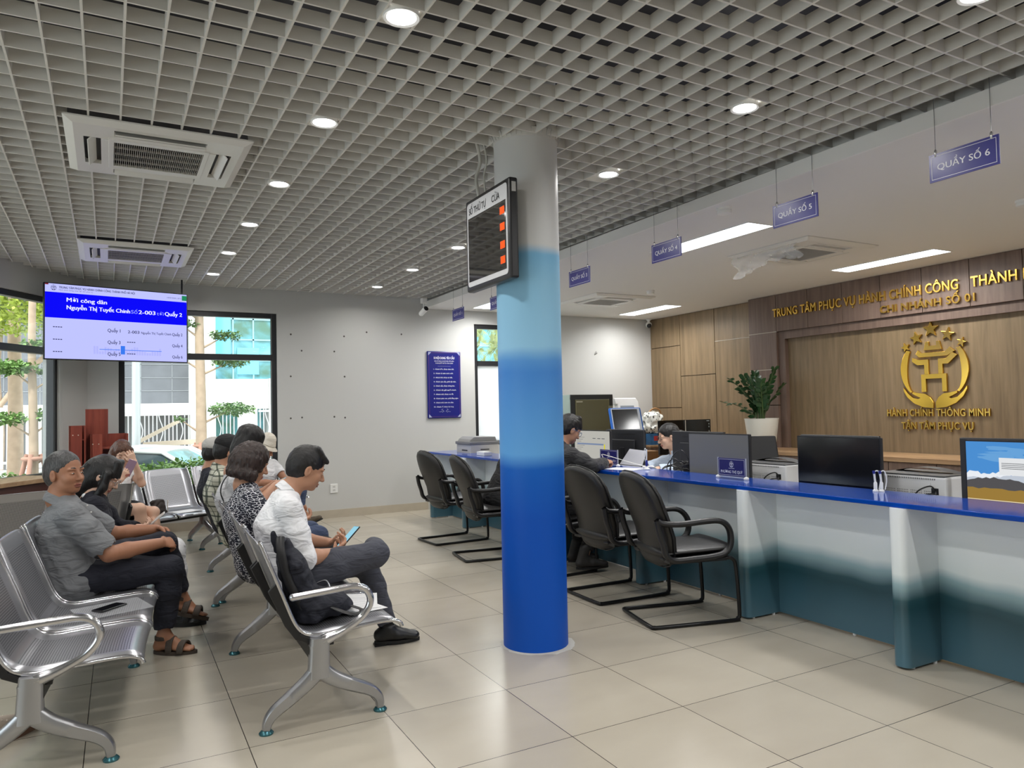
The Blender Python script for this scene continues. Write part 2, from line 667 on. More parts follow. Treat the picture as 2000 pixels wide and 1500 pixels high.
def glass_mat(name, tint=(0.93, 0.97, 0.97), gloss=0.06):
    m = bpy.data.materials.new(name); m.use_nodes = True
    nt = m.node_tree; nt.nodes.remove(nt.nodes['Principled BSDF'])
    t = nt.nodes.new('ShaderNodeBsdfTransparent'); t.inputs['Color'].default_value = (*tint, 1)
    g = nt.nodes.new('ShaderNodeBsdfGlossy'); g.inputs['Roughness'].default_value = 0.02
    lw = nt.nodes.new('ShaderNodeLayerWeight'); lw.inputs['Blend'].default_value = 0.5
    pw = nt.nodes.new('ShaderNodeMath'); pw.operation = 'POWER'; pw.inputs[1].default_value = 4.0
    nt.links.new(lw.outputs['Facing'], pw.inputs[0])
    f = nt.nodes.new('ShaderNodeMath'); f.operation = 'MULTIPLY_ADD'; f.inputs[1].default_value = 0.4; f.inputs[2].default_value = 0.02
    nt.links.new(pw.outputs[0], f.inputs[0])
    mx = nt.nodes.new('ShaderNodeMixShader')
    nt.links.new(f.outputs[0], mx.inputs['Fac']); nt.links.new(t.outputs[0], mx.inputs[1]); nt.links.new(g.outputs[0], mx.inputs[2])
    nt.links.new(mx.outputs[0], nt.nodes['Material Output'].inputs['Surface'])
    return m
M_GLASS = glass_mat('window_glass')

# ---------------------------------------------------------------- shell
YF = 9.65            # far wall
XW = 7.854            # wood wall
ZG = 2.968           # underside of the open-cell ceiling
ZS = 2.829            # underside of the lowered ceiling
LP = Vector((-0.55, 9.42, 0)); LD = Vector((-0.55, -0.835, 0)).normalized(); LN = Vector((LD.y * -1, LD.x, 0))
LN = Vector((0.835, -0.55, 0)).normalized()      # into the room
LEND = LP + LD * 5.2

struct('floor', MB().box(-4.2, 8.2, -3.2, 10.0, -0.12, 0.0), M_FLOOR)
struct('ceiling', MB().box(-4.2, 8.2, -3.2, 10.0, 3.42, 3.55), M_VOID)

def wall_far():
    mb = MB()
    y0, y1 = YF, YF + 0.22
    def b(x0, x1, z0, z1):
        mb.box(x0, x1, y0, y1, z0, z1)
    b(-0.32, -0.005, 0, 3.42)
    b(-0.005, 1.785, 0, 0.48); b(-0.005, 1.785, 2.67, 3.42)
    b(1.785, 4.585, 0, 3.42)
    b(4.585, 5.60, 0, 0.86); b(4.585, 5.60, 2.64, 3.42)
    b(5.60, 8.2, 0, 3.42)
    struct('wall_far', mb, M_WALL)
wall_far()

def wall_left():
    mb = MB()
    # short angled pier between the two windows
    c = [Vector((-0.32, YF, 0)), LP]
    d = (c[1] - c[0]).normalized(); n = Vector((-d.y, d.x, 0))
    if n.y < 0: n = -n
    mb.add([c[0] + Vector((0, 0, 0)), c[1], c[1] + n * 0.2, c[0] + n * 0.2] + [p + Vector((0, 0, 3.42)) for p in (c[0], c[1], c[1] + n * 0.2, c[0] + n * 0.2)],
           [(3, 2, 1, 0), (4, 5, 6, 7), (0, 1, 5, 4), (1, 2, 6, 5), (2, 3, 7, 6), (3, 0, 4, 7)])
    fr = frame(LP, LD, -LN)      # x along the wall, y outwards
    fr = Matrix(((LD.x, -LN.x, 0, LP.x), (LD.y, -LN.y, 0, LP.y), (0, 0, 1, 0), (0, 0, 0, 1)))
    def b(s0, s1, z0, z1):
        mb.box(s0, s1, 0, 0.2, z0, z1, M=fr)
    b(0, 0.04, 0, 3.42)
    b(0.04, 2.6, 0, 0.74); b(0.04, 2.6, 2.69, 3.42)
    b(2.6, 5.2, 0, 3.42)
    # straight remainder behind the photographer's left
    e = LEND
    for a, bb, z0, z1 in ((-3.0, .4, 0, 3.42), (.4, 4.6, 0, .5), (.4, 4.6, 2.72, 3.42), (4.6, e.y, 0, 3.42)):  # split round the opening of the added daylight window
        mb.box(e.x - 0.2, e.x, a, bb, z0, z1)
    struct('wall_left', mb, M_WALL)
    return fr
FR_L = wall_left()
struct('wall_back', MB().box(-4.0, 8.2, -3.2, -3.0, 0, 3.42), M_WALL)

def window(name, M, w, z0, z1, zt, fw=0.062, panes=None, lower=None):
    """M: local x along, y outward; frame centred in the wall"""
    mb = MB(); d0, d1 = 0.03, 0.11
    mb.box(0, fw, d0, d1, z0, z1, M=M); mb.box(w - fw, w, d0, d1, z0, z1, M=M)
    mb.box(fw, w - fw, d0, d1, z1 - fw, z1, M=M); mb.box(fw, w - fw, d0, d1, z0, z0 + fw, M=M)
    mb.box(fw, w - fw, d0 - 0.008, d1, zt - fw * 0.6, zt + fw * 0.6, M=M)
    o = struct(name, mb, M_FRAME, bevel=0.004)
    up = MB().box(fw, w - fw, 0.066, 0.072, zt + fw * 0.6, z1 - fw, M=M)
    lo = MB().box(fw, w - fw, 0.066, 0.072, z0 + fw, zt - fw * 0.6, M=M)
    part('upper_pane', up, M_GLASS, o)
    part('lower_pane', lo, lower or M_GLASS, o)
    return o
window('window_1', FR_L @ Matrix.Translation((0.04, 0, 0)), 2.56, 0.74, 2.69, 2.11)
window('window_2', Matrix.Translation((-0.005, YF, 0)), 1.79, 0.48, 2.67, 2.105)
M_FROST = mat('frosted_film', rgb(238, 240, 240), 0.9, alpha=1.0)
nt, b = nodes_of(M_FROST)
_tl = nt.nodes.new('ShaderNodeBsdfTranslucent'); _tl.inputs['Color'].default_value = (0.95, 0.96, 0.97, 1)
_mx = nt.nodes.new('ShaderNodeMixShader'); _mx.inputs[0].default_value = 0.75
nt.links.new(b.outputs[0], _mx.inputs[1]); nt.links.new(_tl.outputs[0], _mx.inputs[2])
nt.links.new(_mx.outputs[0], nt.nodes['Material Output'].inputs['Surface'])
window('window_3', Matrix.Translation((4.585, YF, 0)), 1.015, 0.86, 2.64, 2.065, lower=M_FROST)

window('window_added', Matrix.Translation((LEND.x, .4, 0)) @ Matrix.Rotation(math.radians(90), 4, 'Z'), 4.2, 0.5, 2.72, 2.11)  # unseen window, added to let more daylight into the room

# skirting
mb = MB().box(1.0, 3.82, YF - 0.012, YF, 0, 0.105).box(-0.32, 1.0, YF - 0.012, YF, 0, 0.105)
struct('baseboard_far', mb, M_BASE)

# lowered ceiling over the counter with its upright lip
struct('ceiling_lowered', MB().box(3.817, 8.1, -3.0, YF, ZS, 2.90), M_CEIL)
struct('trim_1', MB().box(3.80, 3.82, -3.0, YF, ZS - 0.002, 2.918), M_STRIP)

# open-cell ceiling: two families of slim bars, cut round the pillar and the air units
PIL = (2.155, 3.77); PR = 0.19
AC_GRID = [(0.21, 4.845), (0.145, 7.88)]
TH = 0.012
GC, GS = math.cos(TH), math.sin(TH)
def to_local(x, y):
    x, y = x, y - 3.4
    return (x * GC + y * GS, -x * GS + y * GC)
def to_world(x, y):
    return (x * GC - y * GS, x * GS + y * GC + 3.4)
def grid_ceiling():
    mb = MB(); P = 0.15; hw = 0.0048; z0, z1 = ZG, ZG + 0.062
    holes = [(*to_local(*c), 0.455) for c in AC_GRID]
    pl = to_local(*PIL)
    wall_x = lambda y: -99
    def cut(lo, hi, c, axis):
        segs = [(lo, hi)]
        for hx, hy, r in holes:
            a, bb = (hx, hy) if axis == 0 else (hy, hx)
            if abs(c - bb) < r:
                segs = [s for (u, v) in segs for s in ((u, min(v, a - r)), (max(u, a + r), v)) if s[1] - s[0] > 0.02]
        a, bb = (pl[0], pl[1]) if axis == 0 else (pl[1], pl[0])
        if abs(c - bb) < PR:
            h = math.sqrt(PR ** 2 - (c - bb) ** 2) + 0.004
            segs = [s for (u, v) in segs for s in ((u, min(v, a - h)), (max(u, a + h), v)) if s[1] - s[0] > 0.02]
        return segs
    def wall_lim(xw):          # how far back a bar at world x may run before the angled window wall
        if xw > -0.32: return YF
        if xw > LP.x: return YF + (LP.y - YF) * (xw + 0.32) / (LP.x + 0.32)
        s = (xw - LP.x) / LD.x
        return LP.y + LD.y * s
    X0, X1 = -24, 26
    for i in range(X0, X1 + 1):                 # bars along y
        x = 0.021 + P * i
        yl = wall_lim(x) - 3.4 - 0.012 * 0 - 0.02 - TH * x
        for a, bb in cut(-4.4, yl, x, 1):
            mb.box(x - hw, x + hw, a, bb, z0, z1)
    for j in range(-29, 42):                    # bars along x
        y = 0.005 + P * j
        yw = y + 3.4
        xl = -3.6
        if yw > LP.y: xl = -0.32 - 0.23 * (YF - yw) / (YF - LP.y)
        elif yw > LEND.y: xl = LP.x + LD.x * (LP.y - yw) / -LD.y
        if yw > YF - 0.03: continue
        for a, bb in cut(max(xl + 0.02, -3.6), 4.08, y, 0):
            mb.box(a, bb, y - hw, y + hw, z0 + 0.0006, z1 - 0.0006)
    o = struct('ceiling_grid', mb, M_GRID)
    o.location = (0, 3.4, 0); o.rotation_euler = (0, 0, TH)
grid_ceiling()

# ---------------------------------------------------------------- pillar
def pillar():
    m = mat('pillar_paint', rgb(120, 160, 200), 0.5, spec=.3)
    nt, b = nodes_of(m)
    g = nt.nodes.new('ShaderNodeNewGeometry'); s = nt.nodes.new('ShaderNodeSeparateXYZ')
    nt.links.new(g.outputs['Position'], s.inputs[0])
    n = nt.nodes.new('ShaderNodeTexNoise'); n.inputs['Scale'].default_value = 3.0
    nt.links.new(g.outputs['Position'], n.inputs['Vector'])
    ma = nt.nodes.new('ShaderNodeMath'); ma.operation = 'MULTIPLY_ADD'; ma.inputs[1].default_value = 0.06; ma.inputs[2].default_value = -0.03
    nt.links.new(n.outputs['Fac'], ma.inputs[0])
    ad = nt.nodes.new('ShaderNodeMath'); ad.operation = 'ADD'
    nt.links.new(s.outputs['Z'], ad.inputs[0]); nt.links.new(ma.outputs[0], ad.inputs[1])
    dv = nt.nodes.new('ShaderNodeMath'); dv.operation = 'DIVIDE'; dv.inputs[1].default_value = 3.0
    nt.links.new(ad.outputs[0], dv.inputs[0])
    r = ramp(nt, [(0.0, rgb(0, 82, 190)), (0.25, rgb(0, 80, 184)), (0.345, rgb(10, 94, 190)), (0.375, rgb(98, 166, 228)),
                  (0.53, rgb(70, 136, 212)), (0.553, rgb(86, 150, 216)), (0.578, rgb(148, 200, 232)), (0.70, rgb(140, 192, 222)),
                  (0.757, rgb(122, 182, 220)), (0.775, rgb(214, 216, 216)), (1.0, rgb(212, 211, 208))])
    nt.links.new(dv.outputs[0], r.inputs['Fac'])
    nt.links.new(r.outputs['Color'], b.inputs['Base Color'])
    mb = MB().lathe([(PR, 0.0), (PR, 0.03), (PR, 3.0), (PR, 3.42)], 64, (PIL[0], PIL[1], 0))
    o = struct('pillar', mb, m, smooth=40)
    # pressed collar where it passes the grid
    cb = MB().lathe([(PR + 0.002, 2.955), (PR + 0.008, 2.972), (PR + 0.02, 3.0), (PR + 0.002, 3.0)], 64, (PIL[0], PIL[1], 0))
    for k in range(40):
        a = 2 * math.pi * k / 40
        p = Vector((PIL[0], PIL[1], 0)); dr = Vector((math.cos(a), math.sin(a), 0))
        cb.bar(p + dr * (PR + 0.006) + Vector((0, 0, 2.962)), p + dr * (PR + 0.024) + Vector((0, 0, 3.0)), 0.004, 0.006)
    part('collar', cb, mat('collar_paint', rgb(196, 194, 188), 0.6), o, smooth=30)
    # pale ring of filler on the tiles at the foot
    fb = MB()
    rg = random.Random(3)
    rows = [[], []]
    for k in range(48):
        a = 2 * math.pi * k / 48
        rr = PR + 0.012 + 0.014 * rg.random() + (0.02 if 4.6 < a < 6.2 else 0)
        rows[0].append((PIL[0] + PR * math.cos(a), PIL[1] + PR * math.sin(a), 0.004))
        rows[1].append((PIL[0] + rr * math.cos(a), PIL[1] + rr * math.sin(a), 0.0008))
    fb.grid(rows, closed_u=True)
    part('filler_ring', fb, mat('filler', rgb(190, 188, 180), 0.9), o)
pillar()

# ---------------------------------------------------------------- wood wall behind the counter
def wall_right():
    mb = MB().box(XW + 0.02, XW + 0.25, -3.2, YF, 0, 3.0)
    w = struct('wall_right', mb, mat('panel_gap', rgb(60, 46, 36), .8))
    def panels(ys, splits, x, mname, m, zt=ZS):
        for (y0, y1), sp in zip(zip(ys[1:], ys[:-1]), splits):
            zs = [0.0] + sp + [zt]
            for z0, z1 in zip(zs[:-1], zs[1:]):
                p = MB().box(x, XW + 0.02, y0 + 0.005, y1 - 0.005, z0 + 0.005, z1 - 0.005)
                part(mname, p, m, w, bevel=0.002)
    panels([YF - 0.002, 8.92, 8.155, 7.313], [[1.35, 2.34], [1.846], [2.331]], XW, 'oak_panel', M_OAK)
    panels([7.313, 6.834], [[1.36, 1.837, 2.336]], XW - 0.17, 'walnut_panel', M_WALNUT)
    panels([2.734, 2.244], [[1.36, 1.837, 2.336]], XW - 0.17, 'walnut_panel', M_WALNUT)
    panels([2.244, 1.43, 0.61, -0.2, -1.2, -3.0], [[1.837], [2.312], [1.35], [1.837], [2.312]], XW, 'oak_panel', M_OAK)
    hs = [6.834, 6.331, 5.827, 5.324, 4.831, 4.324, 3.82, 3.315, 2.734]
    for y1, y0 in zip(hs[:-1], hs[1:]):
        part('walnut_panel', MB().box(XW - 0.17, XW + 0.02, y0 + 0.003, y1 - 0.003, 2.336, ZS - 0.003), M_WALNUT, w, bevel=0.002)
    # stepped recess frame and the lighter field inside it
    part('recess_frame', MB().box(XW - 0.135, XW + 0.02, 2.734, 6.834, 2.232, 2.335)
         .box(XW - 0.135, XW + 0.02, 6.732, 6.834, 0, 2.232).box(XW - 0.135, XW + 0.02, 2.734, 2.836, 0, 2.232), M_WALNUT, w, bevel=0.003)
    part('recess_field', MB().box(XW - 0.075, XW + 0.02, 2.836, 6.732, 0, 2.232), M_TEAK, w)
    tm = mat('pale_trim', rgb(196, 186, 172), 0.3)
    t = MB()
    for z in (1.837, 2.336):
        t.box(XW - 0.173, XW - 0.16, 6.834, 7.313, z - 0.004, z + 0.004)
    t.box(XW - 0.003, XW, 7.313, 8.15, 2.327, 2.335)
    part('metal_trim', t, tm, w)
wall_right()
# ---------------------------------------------------------------- ceiling lamps
M_LED = emis('led_disc', (1.0, 0.985, 0.96), 14.0)
M_LEDP = emis('led_panel', (0.95, 0.98, 1.0), 7.0)
M_TRIM = mat('lamp_trim', rgb(236, 236, 234), 0.35)

def lamp_light(name, parent, shape, size, watts, z, size_y=None, spread=160):
    l = bpy.data.lights.new(name, 'AREA')
    l.shape = shape; l.size = size
    if size_y: l.size_y = size_y
    l.energy = watts; l.color = (1.0, 0.975, 0.94)
    l.spread = math.radians(spread)
    o = bpy.data.objects.new(name, l); COL.objects.link(o)
    o.parent = parent; o.location = (0, 0, z)
    return o

def make_downlight():
    t = thing('downlight', '', 'ceiling light')
    part('trim_ring', MB().lathe([(0.060, 0.0), (0.072, -0.004), (0.074, 0.0), (0.074, 0.004), (0.070, 0.03), (0.060, 0.03)], 32, cap=False), M_TRIM, t, smooth=40)
    part('diffuser', MB().lathe([(0.0, 0.0015), (0.061, 0.0015), (0.061, 0.03), (0.0, 0.03)], 32, cap=False), M_LED, t)
    lamp_light('light', t, 'DISK', 0.118, DOWNLIGHT_W, -0.006)
    return t
DL0 = make_downlight()
ordw = ['first', 'second', 'third', 'fourth', 'fifth', 'sixth', 'seventh']
first = True
for row, (lx, ks, name) in enumerate(((0.996, range(0, 6), 'left'), (2.946, range(-1, 6), 'right'))):
    for q, k in enumerate(ks):
        wx, wy = to_world(lx, -0.675 + 1.2 * k)
        if row == 1: wy += 0.03 + 0.02 * max(0, k)
        lab = 'round recessed downlight, %s from the camera in the %s row of the grid ceiling' % (ordw[q], 'row left of' if False else name)
        if row == 1 and k == 2:
            lab = 'round recessed downlight in the right row, hidden behind the blue pillar'
        loc = (wx, wy, ZG - 0.006)
        if first:
            DL0.location = loc; DL0['label'] = lab; DL0['group'] = 'round downlights in the grid ceiling'; first = False
        else:
            dup(DL0, lab, loc, group='round downlights in the grid ceiling')
# lamps like these added for light outside the picture: a third row to the left, and nearer than the visible ones
for lx, ks in ((0.996, (-1, -2, -3)), (2.946, (-2, -3)), (-0.954, range(-3, 5))):
    for k in ks:
        wx, wy = to_world(lx, -0.675 + 1.2 * k)
        dup(DL0, 'round recessed downlight in the grid ceiling outside the picture, left of or behind the camera', (wx, wy, ZG - 0.006), group='downlights outside the picture')

def make_panel(lab, x, y, w, h):
    t = thing('ceiling_light_panel', lab, 'ceiling light', (x, y, ZS), group='flat light panels in the white ceiling')
    part('frame', MB().box(-w / 2 - .012, w / 2 + .012, -h / 2 - .012, -h / 2, -.006, 0.0).box(-w / 2 - .012, w / 2 + .012, h / 2, h / 2 + .012, -.006, 0.0)
         .box(-w / 2 - .012, -w / 2, -h / 2, h / 2, -.006, 0.0).box(w / 2, w / 2 + .012, -h / 2, h / 2, -.006, 0.0), M_TRIM, t)
    part('diffuser', MB().box(-w / 2, w / 2, -h / 2, h / 2, -.004, -0.0005), M_LEDP, t)
    l = lamp_light('light', t, 'RECTANGLE', w, PANEL_W, -.009, size_y=h)
    l.data.color = (1.0, 0.985, 0.955)
make_panel('long light panel in the white ceiling between the signs reading 4 and 5', 4.554, 4.774, 0.275, 1.204)
make_panel('long light panel nearest the wood wall, above the raised gold lettering', 7.007, 4.753, 0.275, 1.142)
make_panel('long light panel in the white ceiling by the corner of the white and wood walls', 7.048, 8.67, 0.285, 1.12)
make_panel('light panel partly hidden behind the blue pillar and the queue display', 4.559, 8.721, 0.275, 1.204)
for x, y in ((4.465, 0.9), (6.87, 0.9), (4.465, -1.6)):  # bare area lights added outside the view as fill, no fixtures
    l = bpy.data.lights.new('rear_fill', 'AREA'); l.shape = 'RECTANGLE'; l.size = 0.27; l.size_y = 1.15; l.energy = PANEL_W
    o = bpy.data.objects.new('rear_fill', l); COL.objects.link(o); o.location = (x, y, ZS - 0.01)

# ---------------------------------------------------------------- cassette air conditioners
M_AC = mat('ac_plastic', rgb(224, 222, 216), 0.4)
M_ACDARK = mat('ac_dark', rgb(28, 27, 26), 0.7)
M_ACMID = mat('ac_grey_chamber', rgb(120, 119, 116), 0.7)  # lighter grey backing for the units in the lowered ceiling
M_ACSLAT = mat('ac_slat', rgb(176, 172, 164), 0.5)
def make_ac(name, label, loc, rz=0, open_flap=True, dark=True, group='ceiling cassette air conditioners'):
    t = thing(name, label, 'air conditioner', loc, rz, group)
    O, C = 0.475, 0.43
    mb = MB()
    # bevelled outer rim
    rim = []
    for r, z in ((O, 0.03), (O, 0.022), (C, 0.0), (0.385, 0.0), (0.385, 0.03)):
        rim.append([(-r, -r, z), (r, -r, z), (r, r, z), (-r, r, z)])
    mb.grid(rim, closed_u=True)
    a, c = 0.385, 0.30
    for sx in (-1, 1):
        for sy in (-1, 1):
            x0, x1 = sorted((sx * 0.235, sx * a)); y0, y1 = sorted((sy * 0.235, sy * a))
            mb.box(x0, x1, y0, y1, 0.0, 0.03)
    for s in (-1, 1):
        y0, y1 = sorted((s * 0.262, s * c)); mb.box(-0.235, 0.235, y0, y1, -0.004, 0.03)
        mb.box(*sorted((s * 0.262, s * c)), -0.235, 0.235, -0.004, 0.03)
    part('panel', mb, M_AC, t, bevel=0.003)
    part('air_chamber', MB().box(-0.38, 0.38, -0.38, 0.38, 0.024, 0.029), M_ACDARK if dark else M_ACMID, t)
    g = MB()
    for s in (-1, 1):
        g.box(*sorted((s * 0.262, s * 0.235)), -0.262, 0.262, -0.008, 0.012)
        g.box(-0.235, 0.235, *sorted((s * 0.262, s * 0.215)), -0.008, 0.012)
    part('intake_frame', g, M_AC, t, bevel=0.002)
    sl = MB()
    n = 44
    for i in range(n):
        x = -0.235 + 0.47 * (i + 0.5) / n
        sl.box(x - 0.0012, x + 0.0012, -0.215, 0.215, -0.004, 0.012)
    for y in (-0.11, 0.0, 0.11):
        sl.box(-0.235, 0.235, y - 0.003, y + 0.003, -0.003, 0.008)
    part('intake_grille', sl, M_ACSLAT, t)
    for k in range(4):
        R = Matrix.Rotation(k * math.pi / 2, 4, 'Z')
        f = MB().cbox((0, 0, 0), (0.46, 0.066, 0.006), M=R @ Matrix.Translation((0, 0.343, 0.008)) @ Matrix.Rotation(math.radians(-48 if open_flap else -10), 4, 'X'))
        part('louver', f, M_AC, t, bevel=0.001)
    return t
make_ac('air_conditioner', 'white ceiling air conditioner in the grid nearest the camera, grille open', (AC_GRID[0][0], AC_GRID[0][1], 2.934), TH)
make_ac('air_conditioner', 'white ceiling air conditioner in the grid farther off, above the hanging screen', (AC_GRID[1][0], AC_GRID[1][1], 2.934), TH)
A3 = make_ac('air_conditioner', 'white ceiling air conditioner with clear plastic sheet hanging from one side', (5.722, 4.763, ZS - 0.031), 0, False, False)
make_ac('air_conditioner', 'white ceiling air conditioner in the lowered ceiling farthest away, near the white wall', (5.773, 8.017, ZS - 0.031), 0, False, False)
def plastic_sheet():
    m = mat('clear_plastic', rgb(240, 240, 240), 0.08, alpha=0.3)
    rg = random.Random(5)
    rows = []
    for i in range(19):
        v = i / 18
        row = []
        for j in range(29):
            u = j / 28
            w = 0.022 * math.sin(u * 23 + v * 5) + 0.014 * math.sin(u * 47 - v * 9) + rg.uniform(-.006, .006)
            drop = 0.155 + 0.05 * math.sin(u * 4 + 2) + 0.012 * math.sin(u * 31)
            row.append((5.268 + 0.03 * v + w * v - 0.02 * math.sin(v * 6), 5.18 - 0.75 * u + 0.02 * math.sin(v * 8 + u * 12), ZS - 0.03 - drop * v))
        rows.append(row)
    o = part('plastic_sheet', MB().grid(rows), m, smooth=180)
    tag(o, 'crumpled clear plastic sheet taped to the ceiling air conditioner', 'plastic sheet')
plastic_sheet()

# ---------------------------------------------------------------- smoke detectors and security cameras
def detector(lab, x, y, r=0.055):
    t = thing('smoke_detector', lab, 'smoke detector', (x, y, ZS), group='smoke detectors in the lowered ceiling')
    part('base', MB().lathe([(r, 0), (r, -.012), (r * .96, -.016)], 28), M_WHITE, t, smooth=40)
    part('sensor_head', MB().lathe([(r * .86, -.016), (r * .86, -.024), (r * .92, -.026), (r * .88, -.042), (r * .7, -.046)], 28), M_WHITE, t, smooth=40)
detector('smoke detector on the lowered ceiling between the signs reading 4 and 5', 3.937, 3.947, 0.057)
detector('smoke detector beyond the farthest white ceiling air conditioner', 5.875, 7.19, 0.051)
detector('smoke detector at the right edge of the lowered ceiling', 5.834, 2.876, 0.051)

def cctv(lab, x, y, z, bullet, yaw):
    t = thing('security_camera', lab, 'security camera', (x, y, z), yaw)
    if bullet:
        part('mount', MB().box(-.035, .035, -.035, .035, .10, .17).tube([(0, 0, .10), (0, 0, .06), (0, -.02, .04)], .012), M_WHITE, t, bevel=.006)
        M = Matrix.Rotation(math.radians(-22), 4, 'X')
        b = MB().lathe([(.026, .10), (.034, .085), (.036, -.06), (.033, -.065)], 20, M=M @ Matrix.Rotation(math.radians(90), 4, 'X') @ Matrix.Scale(-1, 4, (0, 0, 1)))
        part('housing', b, M_WHITE, t, smooth=40)
        part('lens', MB().lathe([(.034, 0), (.031, .006), (.018, .004), (0.001, .002)], 20, M=M @ Matrix.Translation((0, -.066, 0)) @ Matrix.Rotation(math.radians(90), 4, 'X')), M_BLACK, t, smooth=40)
    else:
        part('mount', MB().lathe([(.04, .095), (.042, .085), (.022, .06), (.02, .04)], 20), M_WHITE, t, smooth=40)
        part('housing', MB().sphere((0, 0, 0), .052), M_WHITE, t, smooth=180)
        part('lens', MB().sphere((0, -.018, -.012), (.042, .042, .042)), M_BLACK, t, smooth=180)
cctv('white bullet security camera under the end of the grid ceiling', 3.62, 9.18, 2.73, True, math.radians(8))
cctv('small white dome security camera in the corner by the wood wall', 7.74, 9.54, 2.732, False, math.radians(-25))

# ---------------------------------------------------------------- hanging counter signs
M_SIGN = mat('sign_blue', rgb(62, 62, 134), 0.28)
M_SIGNW = mat('sign_white', rgb(232, 232, 238), 0.4)
def hanging_sign(num, y, lab):
    t = thing('counter_sign', lab, 'sign', (3.79, y, 2.60), group='hanging counter signs')
    w, h = .35, .148
    part('board', MB().box(-.003, .003, -w / 2, w / 2, -h / 2, h / 2), M_SIGN, t)
    M = frame((-.0036, 0, 0), (0, -1, 0), (0, 0, 1))
    e = MB(); a, bb = w / 2 - .012, h / 2 - .012
    for x0, x1, y0, y1 in ((-a, a, bb - .0025, bb), (-a, a, -bb, -bb + .0025), (-a, -a + .0025, -bb, bb), (a - .0025, a, -bb, bb)):
        e.quad(*[M @ Vector(p) for p in ((x0, y0, 0), (x1, y0, 0), (x1, y1, 0), (x0, y1, 0))])
    part('border', e, M_SIGNW, t)
    part('lettering', text_mb('QUẦY SỐ %d' % num, M @ Matrix.Translation((0, -.016, 0)), height=.034, width=.262, bold=0, fat=.018, align='CENTER'), M_SIGNW, t)
    for s in (-1, 1):
        wr = part('wire', MB().tube([(0, s * .14, h / 2 + .02), (0, s * .14, 2.968 - 2.60)], .0016, 6), M_STEELWIRE, t)
        part('clip', MB().lathe([(.006, -.016), (.0075, .0), (.0075, .016), (.003, .024)], 10, (0, s * .14, h / 2 + .0)), M_CHROME, wr, smooth=50)
for num, y in ((6, 2.137), (5, 3.19), (4, 4.432), (3, 5.662), (2, 7.35), (1, 8.435)):
    lab = 'hanging blue sign reading QUẦY SỐ %d' % num
    lab += {6: ', nearest the camera', 5: ' in front of the light panel', 4: ' left of a long light panel', 3: ' right beside the pillar top',
            2: ', mostly hidden behind the pillar', 1: ', farthest, left of the pillar'}[num]
    hanging_sign(num, y, lab)

# ---------------------------------------------------------------- queue display board on the pillar
def queue_board():
    t = thing('queue_display', 'black framed queue display with red digits on the left of the blue pillar', 'display board', (1.90, 3.80, 2.385))
    w, h = .58, .565       # along y, z ; face looks to -x
    part('housing', MB().box(0, .055, -w / 2, w / 2, -h / 2, h / 2), mat('board_black', rgb(30, 30, 33), .35), t, bevel=.012)
    M = frame((-.001, 0, 0), (0, -1, 0), (0, 0, 1))
    def rr(x0, x1, y0, y1, r):
        p = []
        for cx, cy, a in ((x1 - r, y1 - r, 0), (x0 + r, y1 - r, 90), (x0 + r, y0 + r, 180), (x1 - r, y0 + r, 270)):
            p += [(cx + r * math.cos(math.radians(a + q * 18)), cy + r * math.sin(math.radians(a + q * 18))) for q in range(6)]
        return p
    part('white_face', MB().prism(rr(-.262, .262, -.255, .258, .022), -.001, .001, M), mat('board_white', rgb(222, 222, 224), .35), t)
    M_BG = mat('board_glass', rgb(16, 15, 17), .04, spec=1.0); nodes_of(M_BG)[1].inputs['IOR'].default_value = 2.3
    part('dark_glass', MB().box(-.0035, -.0015, -.246, .246, -.225, .165), M_BG, t)
    M2 = frame((-.0035, 0, 0), (0, -1, 0), (0, 0, 1))
    tx = MB()
    text_mb('SỐ THỨ TỰ', M2 @ Matrix.Translation((-.232, .187, 0)), height=.040, width=.235, bold=.012, mb=tx)
    text_mb('CỬA', M2 @ Matrix.Translation((.075, .187, 0)), height=.040, width=.10, bold=.012, mb=tx)
    part('lettering', tx, mat('board_ink', rgb(30, 30, 34), .5), t)
    red = emis('red_digits', (1.0, 0.09, 0.02), 1.5)
    M3 = frame((-.0045, 0, 0), (0, -1, 0), (0, 0, 1))
    for z in (.112, .020, -.083, -.168):
        d = MB(); x0, x1 = .178, .232
        for i in range(5):
            for j in range(6):
                a = x0 + (x1 - x0) * i / 5; bb = z - .021 + .042 * j / 6
                d.quad(*[M3 @ Vector(p) for p in ((a, bb, 0), (a + .0092, bb, 0), (a + .0092, bb + .0061, 0), (a, bb + .0061, 0))])
        part('digit_block', d, red, t)
    part('sticker', MB().box(.014, .040, -w / 2 - .0012, -w / 2, .20, .255), mat('sticker', rgb(190, 190, 188), .5), t)
    part('bracket', MB().box(.055, .064, -.10, .10, -.05, .05), M_BLACK, t)
    o = part('cable_conduit', MB().tube(smooth_path([(1.945, 3.98, 2.665), (1.935, 4.0, 2.80), (1.945, 3.96, 2.90), (1.90, 3.93, 3.02)]), .011, 8)
             .tube(smooth_path([(1.97, 3.94, 2.665), (1.965, 3.95, 2.80), (1.968, 3.92, 2.90), (1.93, 3.90, 3.02)]), .007, 8), mat('conduit', rgb(186, 184, 176), .5), smooth=60)
    tag(o, 'grey cable conduit running from the queue display up into the grid ceiling', 'conduit')
queue_board()

